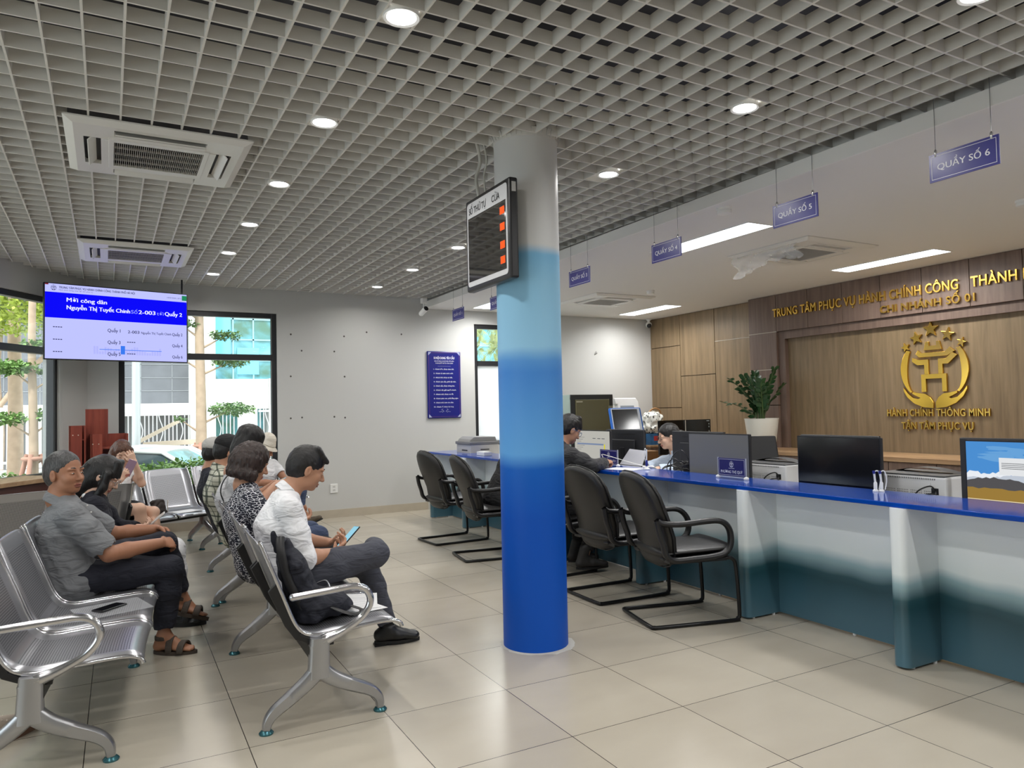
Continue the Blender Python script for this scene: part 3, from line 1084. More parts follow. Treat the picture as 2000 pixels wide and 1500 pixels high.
# ---------------------------------------------------------------- hanging television
M_SCR_L = emis('screen_lilac', rgb(186, 190, 250), 0.92)
M_SCR_B = emis('screen_blue', rgb(12, 10, 238), 0.95)
M_SCR_W = emis('screen_white', rgb(236, 238, 255), 0.95)
M_SCR_D = emis('screen_dark', rgb(52, 54, 92), 0.8)
M_SCR_P = emis('screen_pale_blue', rgb(150, 160, 250), 0.9)
M_SCR_C = emis('screen_cyan', rgb(58, 120, 235), 0.9)
M_SCR_G = emis('screen_green', rgb(40, 140, 95), 0.8)
M_SCR_R = emis('screen_red', rgb(120, 40, 50), 0.8)
def emblem_polys():
    """five stars over a gate pavilion held by two hands, unit = emblem width, centred"""
    P = []
    def star(cx, cy, r, rot=0):
        P.append([(cx + (r if i % 2 == 0 else r * .42) * math.sin(rot + i * math.pi / 5), cy + (r if i % 2 == 0 else r * .42) * math.cos(rot + i * math.pi / 5)) for i in range(10)])
    star(-.02, .535, .118); star(-.235, .425, .098, -.2); star(.215, .44, .10, .2); star(-.40, .305, .07, -.35); star(.40, .315, .07, .35)
    P.append([(-.13, .24), (.13, .24), (.10, .36), (.055, .36), (.055, .30), (-.055, .30), (-.055, .36), (-.10, .36)][::1])
    P.append([(-.25, .19), (-.20, .145), (.20, .145), (.31, .205), (.24, .265), (.17, .205), (-.17, .205), (-.215, .25)])
    P.append([(-.31, .09), (-.23, .035), (-.13, .035), (-.13, .0), (-.13, -.10), (-.07, -.10), (-.07, .11), (-.21, .11), (-.30, .145)])
    P.append([(.07, .11), (.07, -.10), (.13, -.10), (.13, .035), (.21, .035), (.34, .15), (.27, .19), (.18, .11)])
    P.append([(-.18, -.35), (-.115, -.35), (-.115, -.165), (.115, -.165), (.115, -.35), (.18, -.35), (.18, -.10), (-.18, -.10)])
    # ring arms
    for s in (-1, 1):
        out, inn = [], []
        for i in range(15):
            a = math.radians(38 - 82 * i / 14)
            th = .028 + .034 * math.sin(math.pi * min(1, (i + 2) / 15))
            out.append((s * (.485 * math.cos(a)), -.03 + .47 * math.sin(a)))
            inn.append((s * ((.485 - 2 * th * .8) * math.cos(a) - .0), -.03 + (.47 - th * .6) * math.sin(a)))
        P.append(out + inn[::-1])
        # cupped hand
        P.append([(s * x, y) for x, y in ((.015, -.50), (.06, -.425), (.13, -.375), (.22, -.365), (.31, -.345), (.325, -.37), (.26, -.405), (.205, -.43), (.235, -.445),
                                         (.32, -.425), (.40, -.35), (.455, -.275), (.452, -.325), (.40, -.42), (.30, -.51), (.17, -.565), (.02, -.58))])
    return P
EMB = emblem_polys()
def emblem_mb(M, size, depth=0.0, mb=None):
    from mathutils.geometry import tessellate_polygon
    if mb is None: mb = MB()
    for poly in EMB:
        pts = [Vector((x * size, y * size, 0)) for x, y in poly]
        area = sum(a.x * b.y - b.x * a.y for a, b in zip(pts, pts[1:] + pts[:1]))
        if area < 0: pts = pts[::-1]
        tri = tessellate_polygon([pts])
        n = len(pts)
        if depth <= 0:
            mb.add([M @ p for p in pts], [tuple(t) for t in tri])
        else:
            mb.add([M @ p for p in pts] + [M @ (p + Vector((0, 0, depth))) for p in pts],
                   [tuple(i + n for i in t) for t in tri] + [(i, (i + 1) % n, n + (i + 1) % n, n + i) for i in range(n)])
    return mb

def television():
    a = Vector((-.686, 8.90, 0)); bb = Vector((.706, 9.25, 0))
    u = (bb - a).normalized(); w = (bb - a).length; h = .805
    z0 = 1.995
    t = thing('television', 'large wall screen hung from the ceiling showing blue and lilac queue numbers', 'television', (a.x, a.y, z0), math.atan2(u.y, u.x))
    # local x along the screen, y away from the viewer, z up
    part('housing', MB().box(0, w, .004, .05, 0, h), M_BLACK, t, bevel=.004)
    s = .011
    def F(d): return frame((0, .0035 - d, 0), (1, 0, 0), (0, 0, 1))
    def rect(mb, x0, x1, y0, y1, d, mi=0):
        M = F(d); mb.quad(*[M @ Vector(p) for p in ((x0 * w, h * (1 - y1), 0), (x1 * w, h * (1 - y1), 0), (x1 * w, h * (1 - y0), 0), (x0 * w, h * (1 - y0), 0))], mi=mi)
    sc = MB(); rect(sc, .008, .992, .012, .986, 0)
    part('screen', sc, M_SCR_L, t)
    sb = MB(); rect(sb, .008, .992, .122, .455, .0012); part('blue_band', sb, M_SCR_B, t)
    bx = MB()
    for x0, x1, y0, y1 in ((.008, .03, .012, .03),):
        rect(bx, x0, x1, y0, y1, .0012)
    part('corner_mark', bx, M_SCR_R, t)
    g = MB(); rect(g, .955, .992, .03, .10, .0012); part('green_mark', g, M_SCR_G, t)
    def txt(mb, body, x, y, cap, width, bold=.012, align='LEFT', d=.0024):
        text_mb(body, F(d) @ Matrix.Translation((x * w, h * (1 - y), 0)), height=cap * h, width=width * w, bold=0, fat=bold * .9, align=align, mb=mb)
    wt = MB()
    txt(wt, 'Mời công dân', .145, .235, .055, .265, .03)
    txt(wt, 'Nguyễn Thị Tuyết Chinh', .145, .335, .055, .425, .03)
    txt(wt, '2-003', .632, .335, .055, .122, .03); txt(wt, 'Quầy 2', .825, .335, .055, .13, .03)
    part('white_lettering', wt, M_SCR_W, t)
    lt = MB(); txt(lt, 'Số', .578, .335, .05, .046, .006); txt(lt, 'tới', .765, .335, .05, .05, .004)
    part('pale_lettering', lt, M_SCR_P, t)
    dk = MB()
    txt(dk, 'TRUNG TÂM PHỤC VỤ HÀNH CHÍNH CÔNG THÀNH PHỐ HÀ NỘI', .095, .068, .030, .51, .02)
    txt(dk, 'Hành chính thông minh, tận tâm phục vụ', .095, .094, .014, .22, .0)
    txt(dk, '14/05/2025 | 07:5', .84, .082, .018, .11, .0)
    for y, l, r in ((.585, 1, 2), (.745, 3, 4), (.905, 5, 6)):
        for x in ((.058,) if l == 1 else (.058, .55)):
            for k in range(4):
                rect(dk, x + .0155 * k, x + .0155 * k + .0115, y - .016, y - .005, .0024)
        txt(dk, 'Quầy %d' % l, .415, y + .022, .046, .088, .016); txt(dk, 'Quầy %d' % r, .88, y + .032, .042, .078, .016)
    txt(dk, '2-003', .555, .612, .042, .082, .02); txt(dk, 'Nguyễn Thị Tuyết Chinh', .65, .612, .033, .222, .012)
    part('dark_lettering', dk, M_SCR_D, t)
    em = emblem_mb(F(.0024) @ Matrix.Translation((.062 * w, h * .938, 0)), .05)
    part('emblem', em, M_SCR_D, t)
    cy = MB()
    rect(cy, .36, .50, .842, .850, .0012); rect(cy, .53, .80, .842, .850, .0012); rect(cy, .505, .535, .79, .905, .002)
    rg = random.Random(2)
    part('skyline_band', cy, M_SCR_C, t)
    sk = MB()
    for k in range(26):
        x = .32 + .48 * k / 26; hh = rg.uniform(.02, .10)
        rect(sk, x, x + .013, .90 - hh, .91, .0006)
    part('skyline', sk, emis('screen_skyline', rgb(176, 180, 246), .9), t)
    part('hanger_pole', MB().box(w - .05, w - .035, .06, .075, h * .4, 2.99 - z0).box(w * .3, w * .7, .05, .09, h * .35, h * .65).box(w * .5, w - .035, .06, .075, h * .42, h * .46), M_BLACK, t)
television()

# ---------------------------------------------------------------- gold lettering and emblem on the wood wall
M_GOLD = mat('polished_gold', rgb(240, 196, 84), 0.16, 1.0)
M_GOLDL = mat('gold_letter', rgb(232, 192, 96), 0.24, 1.0)
def split_islands(mb):
    par = list(range(len(mb.v)))
    def find(i):
        while par[i] != i:
            par[i] = par[par[i]]; i = par[i]
        return i
    for f in mb.f:
        r = find(f[0])
        for i in f[1:]: par[find(i)] = r
    isl = {}
    for f in mb.f: isl.setdefault(find(f[0]), []).append(f)
    return list(isl.values())
def wall_text(body, y0, y1, z, cap, x, lab, depth=.022):
    t = thing('gold_lettering', lab, 'lettering', (x, (y0 + y1) / 2, z))
    M = frame((0, y0 - (y0 + y1) / 2, 0), (0, -1, 0), (0, 0, 1))
    mb = text_mb(body, M, height=cap, width=abs(y0 - y1), depth=depth, bold=.014, spacing=1.06)
    isl = []
    for fs in split_islands(mb):
        ys = [mb.v[i][1] for f in fs for i in f]
        isl.append([min(ys), max(ys), fs])
    isl.sort(key=lambda q: -(q[1] - q[0]))
    letters = []
    for lo, hi, fs in isl:          # accents join the letter they sit over
        for L in letters:
            if min(hi, L[1]) - max(lo, L[0]) > .4 * (hi - lo):
                L[2].extend(fs); break
        else:
            letters.append([lo, hi, list(fs)])
    for lo, hi, fs in sorted(letters, key=lambda q: -q[1]):
        idx = sorted({i for f in fs for i in f}); mp = {i: k for k, i in enumerate(idx)}
        part('letter', MB().add([mb.v[i] for i in idx], [tuple(mp[i] for i in f) for f in fs]), M_GOLDL, t)
def line_w(body): return body
XH = XW - .172
# first line runs past the frame: width set so that CÔNG ends where it does in the room
wall_text('TRUNG TÂM PHỤC VỤ HÀNH CHÍNH CÔNG', 6.87, 4.427, 2.530, .110, XH, 'long top line of raised gold letters beginning TRUNG TÂM on the wood wall')
wall_text('THÀNH PHỐ HÀ NỘI', 4.30, 3.08, 2.530, .110, XH, 'raised gold letters THÀNH PHỐ cut off by the right edge, top line')
wall_text('CHI NHÁNH SỐ 01', 5.319, 4.266, 2.386, .084, XH, 'raised gold letters CHI NHÁNH SỐ 01 below the top line')
XI = XW - .077
wall_text('HÀNH CHÍNH THÔNG MINH', 5.34, 4.218, 1.210, .080, XI, 'raised gold letters HÀNH CHÍNH THÔNG MINH under the emblem')
wall_text('TẬN TÂM PHỤC VỤ', 5.173, 4.386, 1.067, .080, XI, 'raised gold letters TẬN TÂM PHỤC VỤ, lowest line on the wood wall')
def gold_emblem():
    t = thing('gold_emblem', 'large polished gold emblem of hands, gate and five stars on the wood wall', 'emblem', (XI - .002, 4.779, 1.742))
    names = ['star'] * 5 + ['gate_roof_top', 'gate_roof', 'gate_bracket', 'gate_bracket', 'gate_pillars', 'ring_arm', 'hand', 'ring_arm', 'hand']
    M = frame((0, 0, 0), (0, -1, 0), (0, 0, 1))
    for poly, n in zip(list(EMB), names):
        EMB[:] = [poly]
        part(n, emblem_mb(M, .770, .026), M_GOLD, t, bevel=.002)
_emb = list(EMB); gold_emblem(); EMB[:] = _emb

# ---------------------------------------------------------------- notice board, socket and old screw holes on the far wall
def notice():
    t = thing('notice_board', 'blue notice board of ten rules with white corner ornaments', 'notice board', (4.088, YF, 1.75))
    w, h = .515, .955
    part('board', MB().box(-w / 2, w / 2, -.032, 0, -h / 2, h / 2), mat('notice_blue', rgb(28, 34, 118), .25), t, bevel=.012)
    M = frame((0, -.0328, 0), (1, 0, 0), (0, 0, 1))
    e = MB(); a, bb = w / 2 - .022, h / 2 - .022
    for x0, x1, y0, y1 in ((-a, a, bb - .003, bb), (-a, a, -bb, -bb + .003), (-a, -a + .003, -bb, bb), (a - .003, a, -bb, bb)):
        e.quad(*[M @ Vector(p) for p in ((x0, y0, 0), (x1, y0, 0), (x1, y1, 0), (x0, y1, 0))])
    part('border_line', e, mat('notice_line', rgb(120, 70, 90), .4), t)
    c = MB()
    for sx in (-1, 1):
        for sy in (-1, 1):
            x, y = sx * (w / 2 - .015), sy * (h / 2 - .015)
            c.add([M @ Vector(p) for p in ((x, y, .0006), (x - sx * .045, y, .0006), (x - sx * .035, y - sy * .012, .0006), (x - sx * .012, y - sy * .035, .0006), (x, y - sy * .045, .0006))], [(0, 1, 2, 3, 4)])
    part('corner_ornament', c, mat('ornament', rgb(170, 178, 205), .3), t)
    tx = MB()
    text_mb('10 NỘI DUNG YÊU CẦU', M @ Matrix.Translation((0, .365, .0006)), height=.034, width=.315, bold=0, fat=.024, align='CENTER', mb=tx)
    text_mb('ĐỐI VỚI CÔNG CHỨC BỘ PHẬN TIẾP NHẬN', M @ Matrix.Translation((0, .328, .0006)), height=.015, width=.30, bold=.01, align='CENTER', mb=tx)
    text_mb('VÀ GIẢI QUYẾT THỦ TỤC HÀNH CHÍNH', M @ Matrix.Translation((0, .299, .0006)), height=.015, width=.27, bold=.01, align='CENTER', mb=tx)
    rules = ['Khách đến, được chào hỏi.', 'Khách ở, luôn tươi cười.', 'Khách hỏi, được tư vấn.', 'Khách yêu cầu, phải tận tâm.', 'Khách cần, được thông báo.',
             'Khách vội, giải quyết nhanh.', 'Khách chờ, được xin lỗi.', 'Khách phàn nàn, phải lắng nghe.', 'Khách nhờ, luôn chu đáo.', 'Khách về, được hài lòng.']
    for k, r in enumerate(rules):
        text_mb('%d - %s' % (k + 1, r), M @ Matrix.Translation((-.165, .213 - .0595 * k, .0006)), height=.0165, width=.0108 * (len(r) + 4), bold=.014, mb=tx)
    part('lettering', tx, mat('notice_ink', rgb(224, 226, 240), .4), t)
    f = MB()
    for s in (-1, 1):
        f.tube([M @ Vector((s * (.012 + .075 * i / 12), -.385 + .012 * math.sin(i * 1.1) * (1 - i / 14), .001)) for i in range(13)], .002, 5)
        f.tube([M @ Vector((s * (.02 + .03 * math.sin(i * .35)), -.37 + .006 * i * .5, .001)) for i in range(9)], .002, 5)
    f.box(-.10, .10, -.0338, -.033, .262, .264)
    part('flourish', f, mat('ornament', rgb(170, 178, 205), .3), t)
notice()
def socket():
    t = thing('wall_socket', 'white double power socket low on the white wall', 'power socket', (2.494, YF, .385))
    part('plate', MB().box(-.05, .05, -.012, 0, -.06, .06), M_WHITE, t, bevel=.005)
    h = MB()
    for z in (.022, -.022):
        for dx, dz in ((-.009, .006), (.009, .006), (-.009, -.008), (.009, -.008)):
            h.box(dx - .0035, dx + .0035, -.0128, -.0118, z + dz - .0045, z + dz + .0045)
    part('pin_holes', h, M_BLACK, t)
socket()
HOLES = [(1.96, 2.409), (2.657, 2.403), (2.968, 2.468), (3.465, 2.455), (2.095, 2.199), (2.523, 2.197), (1.954, 1.864), (2.657, 1.863),
         (1.949, 1.322), (2.092, 1.329), (2.513, 1.329), (2.657, 1.315)]
M_PLUG = mat('wall_plug', rgb(88, 84, 80), .8)
_h0 = None
for x, z in HOLES:
    lab = 'old dark screw plug left in the bare white wall beside the big window'
    if _h0 is None:
        _h0 = thing('wall_plug', lab, 'wall plug', (x, YF, z), group='old screw plugs in the white wall')
        part('plug', MB().lathe([(.012, 0), (.011, .003), (.004, .004), (.004, .001)], 12, M=Matrix.Rotation(math.radians(90), 4, 'X')), M_PLUG, _h0)
    else:
        dup(_h0, lab, (x, YF, z))
o = part('wall_hook', MB().tube(smooth_path([(6.715, YF, 2.22), (6.715, YF - .02, 2.25), (6.73, YF - .02, 2.275), (6.745, YF - .02, 2.25), (6.742, YF - .01, 2.235)]), .004, 6), M_STEELWIRE)
tag(o, 'small wire hook on the white wall above the safe', 'hook')
# ---------------------------------------------------------------- service counter
def counter_panel_mat():
    m = mat('counter_print', rgb(200, 205, 212), .35)
    nt, b = nodes_of(m)
    g = nt.nodes.new('ShaderNodeNewGeometry'); s = nt.nodes.new('ShaderNodeSeparateXYZ')
    nt.links.new(g.outputs['Position'], s.inputs[0])
    n = nt.nodes.new('ShaderNodeTexNoise'); n.inputs['Scale'].default_value = 1.1; n.inputs['Detail'].default_value = 3
    nt.links.new(g.outputs['Position'], n.inputs['Vector'])
    ma = nt.nodes.new('ShaderNodeMath'); ma.operation = 'MULTIPLY_ADD'; ma.inputs[1].default_value = .26; ma.inputs[2].default_value = -.13
    nt.links.new(n.outputs['Fac'], ma.inputs[0])
    ad = nt.nodes.new('ShaderNodeMath'); ad.operation = 'ADD'
    nt.links.new(s.outputs['Z'], ad.inputs[0]); nt.links.new(ma.outputs[0], ad.inputs[1])
    r = ramp(nt, [(0.0, rgb(74, 112, 128)), (.16, rgb(56, 94, 108)), (.27, rgb(32, 72, 82)), (.315, rgb(40, 80, 90)), (.41, rgb(150, 180, 188)),
                  (.47, rgb(226, 236, 238)), (.60, rgb(236, 243, 246)), (1.0, rgb(238, 242, 248))])
    nt.links.new(ad.outputs[0], r.inputs['Fac'])
    nt.links.new(r.outputs['Color'], b.inputs['Base Color'])
    b.inputs['Coat Weight'].default_value = .25; b.inputs['Coat Roughness'].default_value = .15
    return m
M_CPRINT = counter_panel_mat()
M_CTOP = mat('counter_top_blue', rgb(4, 66, 166), .12, coat=.15, spec=.4)
M_DESK = mat('desk_white', rgb(206, 206, 204), .4)
FINS = [2.37, 3.445, 4.53, 5.62, 6.71, 7.80, 8.80]
CT_U = .822
def counter():
    t = thing('service_counter', 'long service counter with glossy blue top and white to teal front', 'counter', (3.82, 5.0, 0))
    def L(y): return y - 5.0
    y0, y1 = -0.6, 8.98
    part('countertop', MB().box(3.565 - 3.82, 4.02 - 3.82, L(y0), L(y1), CT_U, CT_U + .026), M_CTOP, t, bevel=.004)
    part('desk_surface', MB().box(4.02 - 3.82, 4.62 - 3.82, L(y0), L(y1), .722, .75), M_DESK, t, bevel=.003)
    edges = [y0] + [f + .045 for f in [1.30, .22] [::-1]] + [f + .045 for f in FINS]
    edges = sorted(edges)
    for a, bb in zip(edges[:-1], edges[1:]):
        part('front_panel', MB().box(0, .035, L(a), L(bb), .012, CT_U), M_CPRINT, t)
    ft = mat('glide_white', rgb(220, 220, 220), .4)
    for f in [.22, 1.30] + FINS:
        pts = []
        hw, r = .045, .035
        x0 = -.285
        for cx, cy, a in ((x0 + r, hw - r, 90), (x0 + r, -hw + r, 180)):
            pts += [(cx + r * math.cos(math.radians(a + q * 15)), cy + r * math.sin(math.radians(a + q * 15))) for q in range(7)]
        pts = [(0, hw)] + pts + [(0, -hw)]
        p = part('fin', MB().prism(pts, .012, CT_U, Matrix.Translation((0, L(f + .045), 0))), M_CPRINT, t, smooth=35)
        for gx, gy in ((-.22, .02), (-.05, .01)):
            part('glide', MB().lathe([(.011, 0), (.011, .013)], 10, (gx, L(f + gy), 0)), ft, p)
    for y in (2.9, 4.0, 6.2, 7.3, 8.3):
        part('glide', MB().lathe([(.011, 0), (.011, .013)], 10, (.012, L(y), 0)), ft, t)
    for y in (-.5, 2.0, 3.6, 4.8, 6.9, 8.9):
        part('desk_support', MB().box(.05, .76, L(y) - .012, L(y) + .012, .0, .722), M_DESK, t)
counter()

# ---------------------------------------------------------------- visitor chairs
M_LEATHER = mat('black_leatherette', rgb(33, 32, 31), .42, bump=(160, .08))
M_CHAIRTUBE = mat('black_tube', rgb(22, 22, 23), .3, .3)
def make_visitor_chair(label, loc, rz, group='black visitor chairs along the counter'):
    t = thing('visitor_chair', label, 'chair', loc, rz, group)
    # local +x forward, origin on the floor under the seat centre
    r = .0125
    base = [(.26, -.235, .40), (.285, -.235, .33), (.30, -.235, .06), (.285, -.235, .025), (.25, -.235, r), (-.24, -.235, r), (-.28, -.225, r), (-.30, -.19, r)]
    base = base[:3] + base[3:] + [(x, -y, z) for x, y, z in base[::-1]]
    top = [(-.12, -.20, .405), (.18, -.22, .405)]
    path = smooth_path(top + base + [(x, -y, z) for x, y, z in top[::-1]], 5)
    part('cantilever_frame', MB().tube(path, r, 10), M_CHAIRTUBE, t, smooth=60)
    # seat cushion
    s = SDF()
    s.slab((-.20, 0, .455), (.245, 0, .465), (.235, .035), (.245, .032), (0, 1, 0), k=.02)
    s.cone((.25, -.17, .455), (.25, .17, .455), .032, .032, k=.03)
    V, F = s.mesh(.011, k=.02)
    np_obj('seat', V, F, M_LEATHER, t, relax=2)
    part('seat_pan', MB().box(-.20, .25, -.20, .20, .405, .425), M_BLACK, t, bevel=.01)
    # tall oval back, wider above the arms and waisted below
    prof = [(.355, .12), (.372, .18), (.405, .215), (.46, .236), (.55, .246), (.65, .256), (.75, .262), (.82, .255), (.88, .230), (.925, .185), (.950, .12), (.962, .05)]
    def bx(z): return -.195 - .165 * (z - .36) / .6 + .028 * math.exp(-((z - .56) / .13) ** 2)
    def ring(off_in, off_x, n=13):
        rows = []
        for z, w in prof:
            row = []
            zz = .66 + (z - .66) * (1 - off_in / .3)
            ww = max(w - off_in, .004)
            for i in range(n):
                u = -1 + 2 * i / (n - 1)
                curve = .045 * u * u * (ww / .24) ** 2
                row.append((bx(zz) + off_x + curve, u * ww, zz))
            rows.append(row)
        return rows
    mb = MB()
    front = ring(.006, .045); front2 = ring(.03, .062); back = ring(.006, 0); back2 = ring(.03, -.014)
    mb.grid(front2); mb.grid([r_[::-1] for r_ in back2])
    def loop(R): return R[0] + [r_[-1] for r_ in R[1:-1]] + R[-1][::-1] + [r_[0] for r_ in R[1:-1]][::-1]
    mb.grid([loop(back2), loop(back), loop(front), loop(front2)], closed_u=True)
    bk = part('backrest', mb, M_LEATHER, t, smooth=75)
    lp = [Vector(p) + Vector((.022, 0, 0)) for p in loop(ring(-.001, 0))]
    part('edge_piping', MB().tube(lp, .005, 6, closed=True), M_BLACK, bk, smooth=60)
    # arm loops
    for sgn in (-1, 1):
        y = sgn * .278
        pts = [(-.275, y, .675), (-.235, y, .655), (-.12, y + sgn * .006, .645), (.03, y + sgn * .012, .655), (.13, y + sgn * .012, .655), (.19, y + sgn * .01, .63), (.225, y, .575),
               (.225, y, .50), (.185, y, .45), (.10, y, .432), (-.05, y, .425), (-.16, y, .425), (-.215, y, .455), (-.235, y, .52), (-.262, y, .60), (-.275, y, .675)]
        P = smooth_path(pts, 4)
        a = MB()
        rows = []
        m = len(P)
        for i, p in enumerate(P):
            tan = (P[(i + 1) % m] - P[i - 1]).normalized() if 0 < i < m - 1 else (P[1] - P[0]).normalized() if i == 0 else (P[-1] - P[-2]).normalized()
            nv = Vector((-tan.z, 0, tan.x))
            hw = .024; hh = .017
            rows.append([p + Vector((0, dy * hw, 0)) + nv * (dz * hh) for dy, dz in ((-1, -.4), (-.5, -1), (.5, -1), (1, -.4), (1, .4), (.5, 1), (-.5, 1), (-1, .4))])
        a.grid(rows, closed_u=True)
        part('armrest', a, M_BLACK, t, smooth=60)
        part('arm_bracket', MB().box(-.19, .20, min(sgn * .19, sgn * .27), max(sgn * .19, sgn * .27), .40, .418), M_BLACK, t)
    return t
VC0 = make_visitor_chair('empty black visitor chair nearest the camera, right of the pillar', (3.235, 3.755, 0), math.radians(-14))
dup(VC0, 'empty black visitor chair just right of the pillar, in front of the writing man', (3.245, 4.455, 0), math.radians(-2))
dup(VC0, 'black visitor chair left of the pillar, half hidden by it, with a visitor in black', (3.085, 6.24, 0), math.radians(-8.6))
dup(VC0, 'empty black visitor chair farthest away, by the white wall', (3.135, 7.22, 0), math.radians(3))
dup(VC0, 'black visitor chair the writing man sits on, behind the blue pillar', (3.22, 5.34, 0), math.radians(2))

# ---------------------------------------------------------------- steel waiting benches
def perforated():
    m = mat('perforated_steel', rgb(178, 179, 184), .34, .75)
    nt, b = nodes_of(m)
    tc = nt.nodes.new('ShaderNodeTexCoord')
    mp = nt.nodes.new('ShaderNodeMapping'); mp.inputs['Rotation'].default_value = (0, 0, 0)
    nt.links.new(tc.outputs['UV'], mp.inputs['Vector'])
    v = nt.nodes.new('ShaderNodeTexVoronoi'); v.feature = 'F1'; v.distance = 'EUCLIDEAN'
    v.inputs['Scale'].default_value = 95; v.inputs['Randomness'].default_value = 0.0
    nt.links.new(mp.outputs['Vector'], v.inputs['Vector'])
    r = ramp(nt, [(0.0, (.05, .05, .055)), (.25, (.06, .06, .065)), (.34, rgb(178, 179, 184))])
    nt.links.new(v.outputs['Distance'], r.inputs['Fac'])
    nt.links.new(r.outputs['Color'], b.inputs['Base Color'])
    return m
M_PERF = perforated()
M_PLATE = mat('bench_steel', rgb(186, 187, 192), .28, .8)
M_ALU = mat('cast_aluminium', rgb(176, 177, 180), .3, .85)
M_GLIDE = mat('glide_cap', rgb(60, 110, 118), .25, .6)
M_BEAM = mat('bench_beam_black', rgb(26, 26, 28), .4, .3)
SEATP = [(-.022, .815), (-.012, .806), (.01, .75), (.045, .66), (.085, .555), (.12, .465), (.15, .415), (.19, .388), (.25, .380), (.36, .388), (.48, .396), (.55, .398), (.59, .392), (.615, .378), (.622, .362)]
def bench_seat(t, yc, w=.575):
    P = smooth_path([(x, 0, z) for x, z in SEATP], 3)
    n = len(P)
    L = [0]
    for a, bb in zip(P[:-1], P[1:]): L.append(L[-1] + (bb - a).length)
    hw = w / 2 - .014
    verts, faces, uv = [], [], []
    cols = 7
    for i, p in enumerate(P):
        for j in range(cols):
            u = -1 + 2 * j / (cols - 1)
            # the top of the back narrows and bows slightly
            ww = hw - .012 * max(0, (p.z - .70) / .115)
            verts.append((p.x - .006 * (1 - u * u), yc + u * ww, p.z - (.012 * u ** 4 if p.z > .79 else 0)))
            uv.append((L[i], u * hw))
    for i in range(n - 1):
        for j in range(cols - 1):
            faces.append((i * cols + j, i * cols + j + 1, (i + 1) * cols + j + 1, (i + 1) * cols + j))
    me = bpy.data.meshes.new('seat')
    me.from_pydata(verts, [], faces)
    me.materials.append(M_PERF); me.materials.append(M_PLATE)
    lay = me.uv_layers.new(name='UVMap')
    for poly in me.polygons:
        for li in poly.loop_indices:
            lay.data[li].uv = uv[me.loops[li].vertex_index]
        c = poly.center
        s = L[min(poly.vertices[0] // cols, n - 1)]
        edge = abs(c.y - yc) > hw * .80
        poly.material_index = 1 if (edge or s < .055 or s > L[-1] - .075 or .405 < s < .45) else 0
    me.shade_smooth()
    o = bpy.data.objects.new('seat', me); COL.objects.link(o); o.parent = t
    md = o.modifiers.new('thick', 'SOLIDIFY'); md.thickness = .0035; md.offset = 0
    for s in (-1, 1):
        path = [(p.x, yc + s * (hw + .004 - .012 * max(0, (p.z - .70) / .115)), p.z) for p in P]
        part('edge_tube', MB().tube(path, .0095, 8), M_CHROME, o, smooth=60)
    for s in (-1, 1):
        q = [(.035, .60), (.070, .52), (.105, .44), (.15, .375), (.22, .345), (.30, .340), (.30, .375), (.20, .372), (.155, .395), (.12, .455), (.085, .545), (.05, .635)]
        y0, y1 = sorted((yc + s * (hw - .008), yc + s * (hw + .010)))
        q2 = [(x - .020, z) if i < 4 else (x, z - (.012 if 3 < i < 6 else 0)) for i, (x, z) in enumerate(q)]
        M = Matrix(((1, 0, 0, 0), (0, 0, 1, 0), (0, 1, 0, 0), (0, 0, 0, 1)))
        part('bracket', MB().prism(q2, y0, y1, M), M_BLACK, o, bevel=.004)
    return o
def bench_leg(t, y):
    # cast Y-shaped support in the x-z plane
    mb = MB()
    def limb(pts, w0, w1, th0=.05, th1=.036):
        P = smooth_path([(x, y, z) for x, z in pts], 5); m = len(P); rows = []
        for i, p in enumerate(P):
            tan = (P[min(i + 1, m - 1)] - P[max(i - 1, 0)]).normalized(); nv = Vector((-tan.z, 0, tan.x))
            f = i / (m - 1); w = (w0 + (w1 - w0) * f) / 2; th = (th0 + (th1 - th0) * f) / 2
            rows.append([p + nv * (a * w) + Vector((0, c * th, 0)) for a, c in ((-1, -.5), (-.7, -1), (.7, -1), (1, -.5), (1, .5), (.7, 1), (-.7, 1), (-1, .5))])
        mb.grid(rows, closed_u=True)
        mb.add(rows[0], [tuple(range(8))]); mb.add(rows[-1], [tuple(range(7, -1, -1))])
    limb([(.228, .345), (.228, .25), (.185, .195), (.10, .13), (.035, .085), (.008, .05), (0, .018)], .085, .034)
    limb([(.228, .345), (.232, .25), (.28, .195), (.37, .145), (.455, .105), (.496, .065), (.505, .018)], .085, .034)
    limb([(.228, .20), (.228, .27), (.232, .375)], .10, .082, .056, .052)
    o = part('leg', mb, M_ALU, t, smooth=50)
    for x in (0, .505):
        part('foot_glide', MB().lathe([(.030, 0), (.031, .006), (.024, .014), (.013, .02), (.012, .026)], 20, (x, y, 0)), M_GLIDE, o, smooth=45)
    return o
def bench_arm(t, y):
    pts = [(.118, .567), (.20, .572), (.33, .580), (.392, .582), (.44, .565), (.465, .525), (.458, .48), (.42, .435), (.36, .400), (.31, .378), (.272, .366), (.245, .358)]
    P = smooth_path([(x, y, z) for x, z in pts], 5)
    m = len(P)
    rs = [.0165 + (.010 if i > m * .72 else 0) * min(1, (i - m * .72) / (m * .2)) for i in range(m)]
    mb = MB().tube(P, rs, 12).sphere(P[0], .0168, 12, 8)
    return part('armrest', mb, M_CHROME, t, smooth=60)
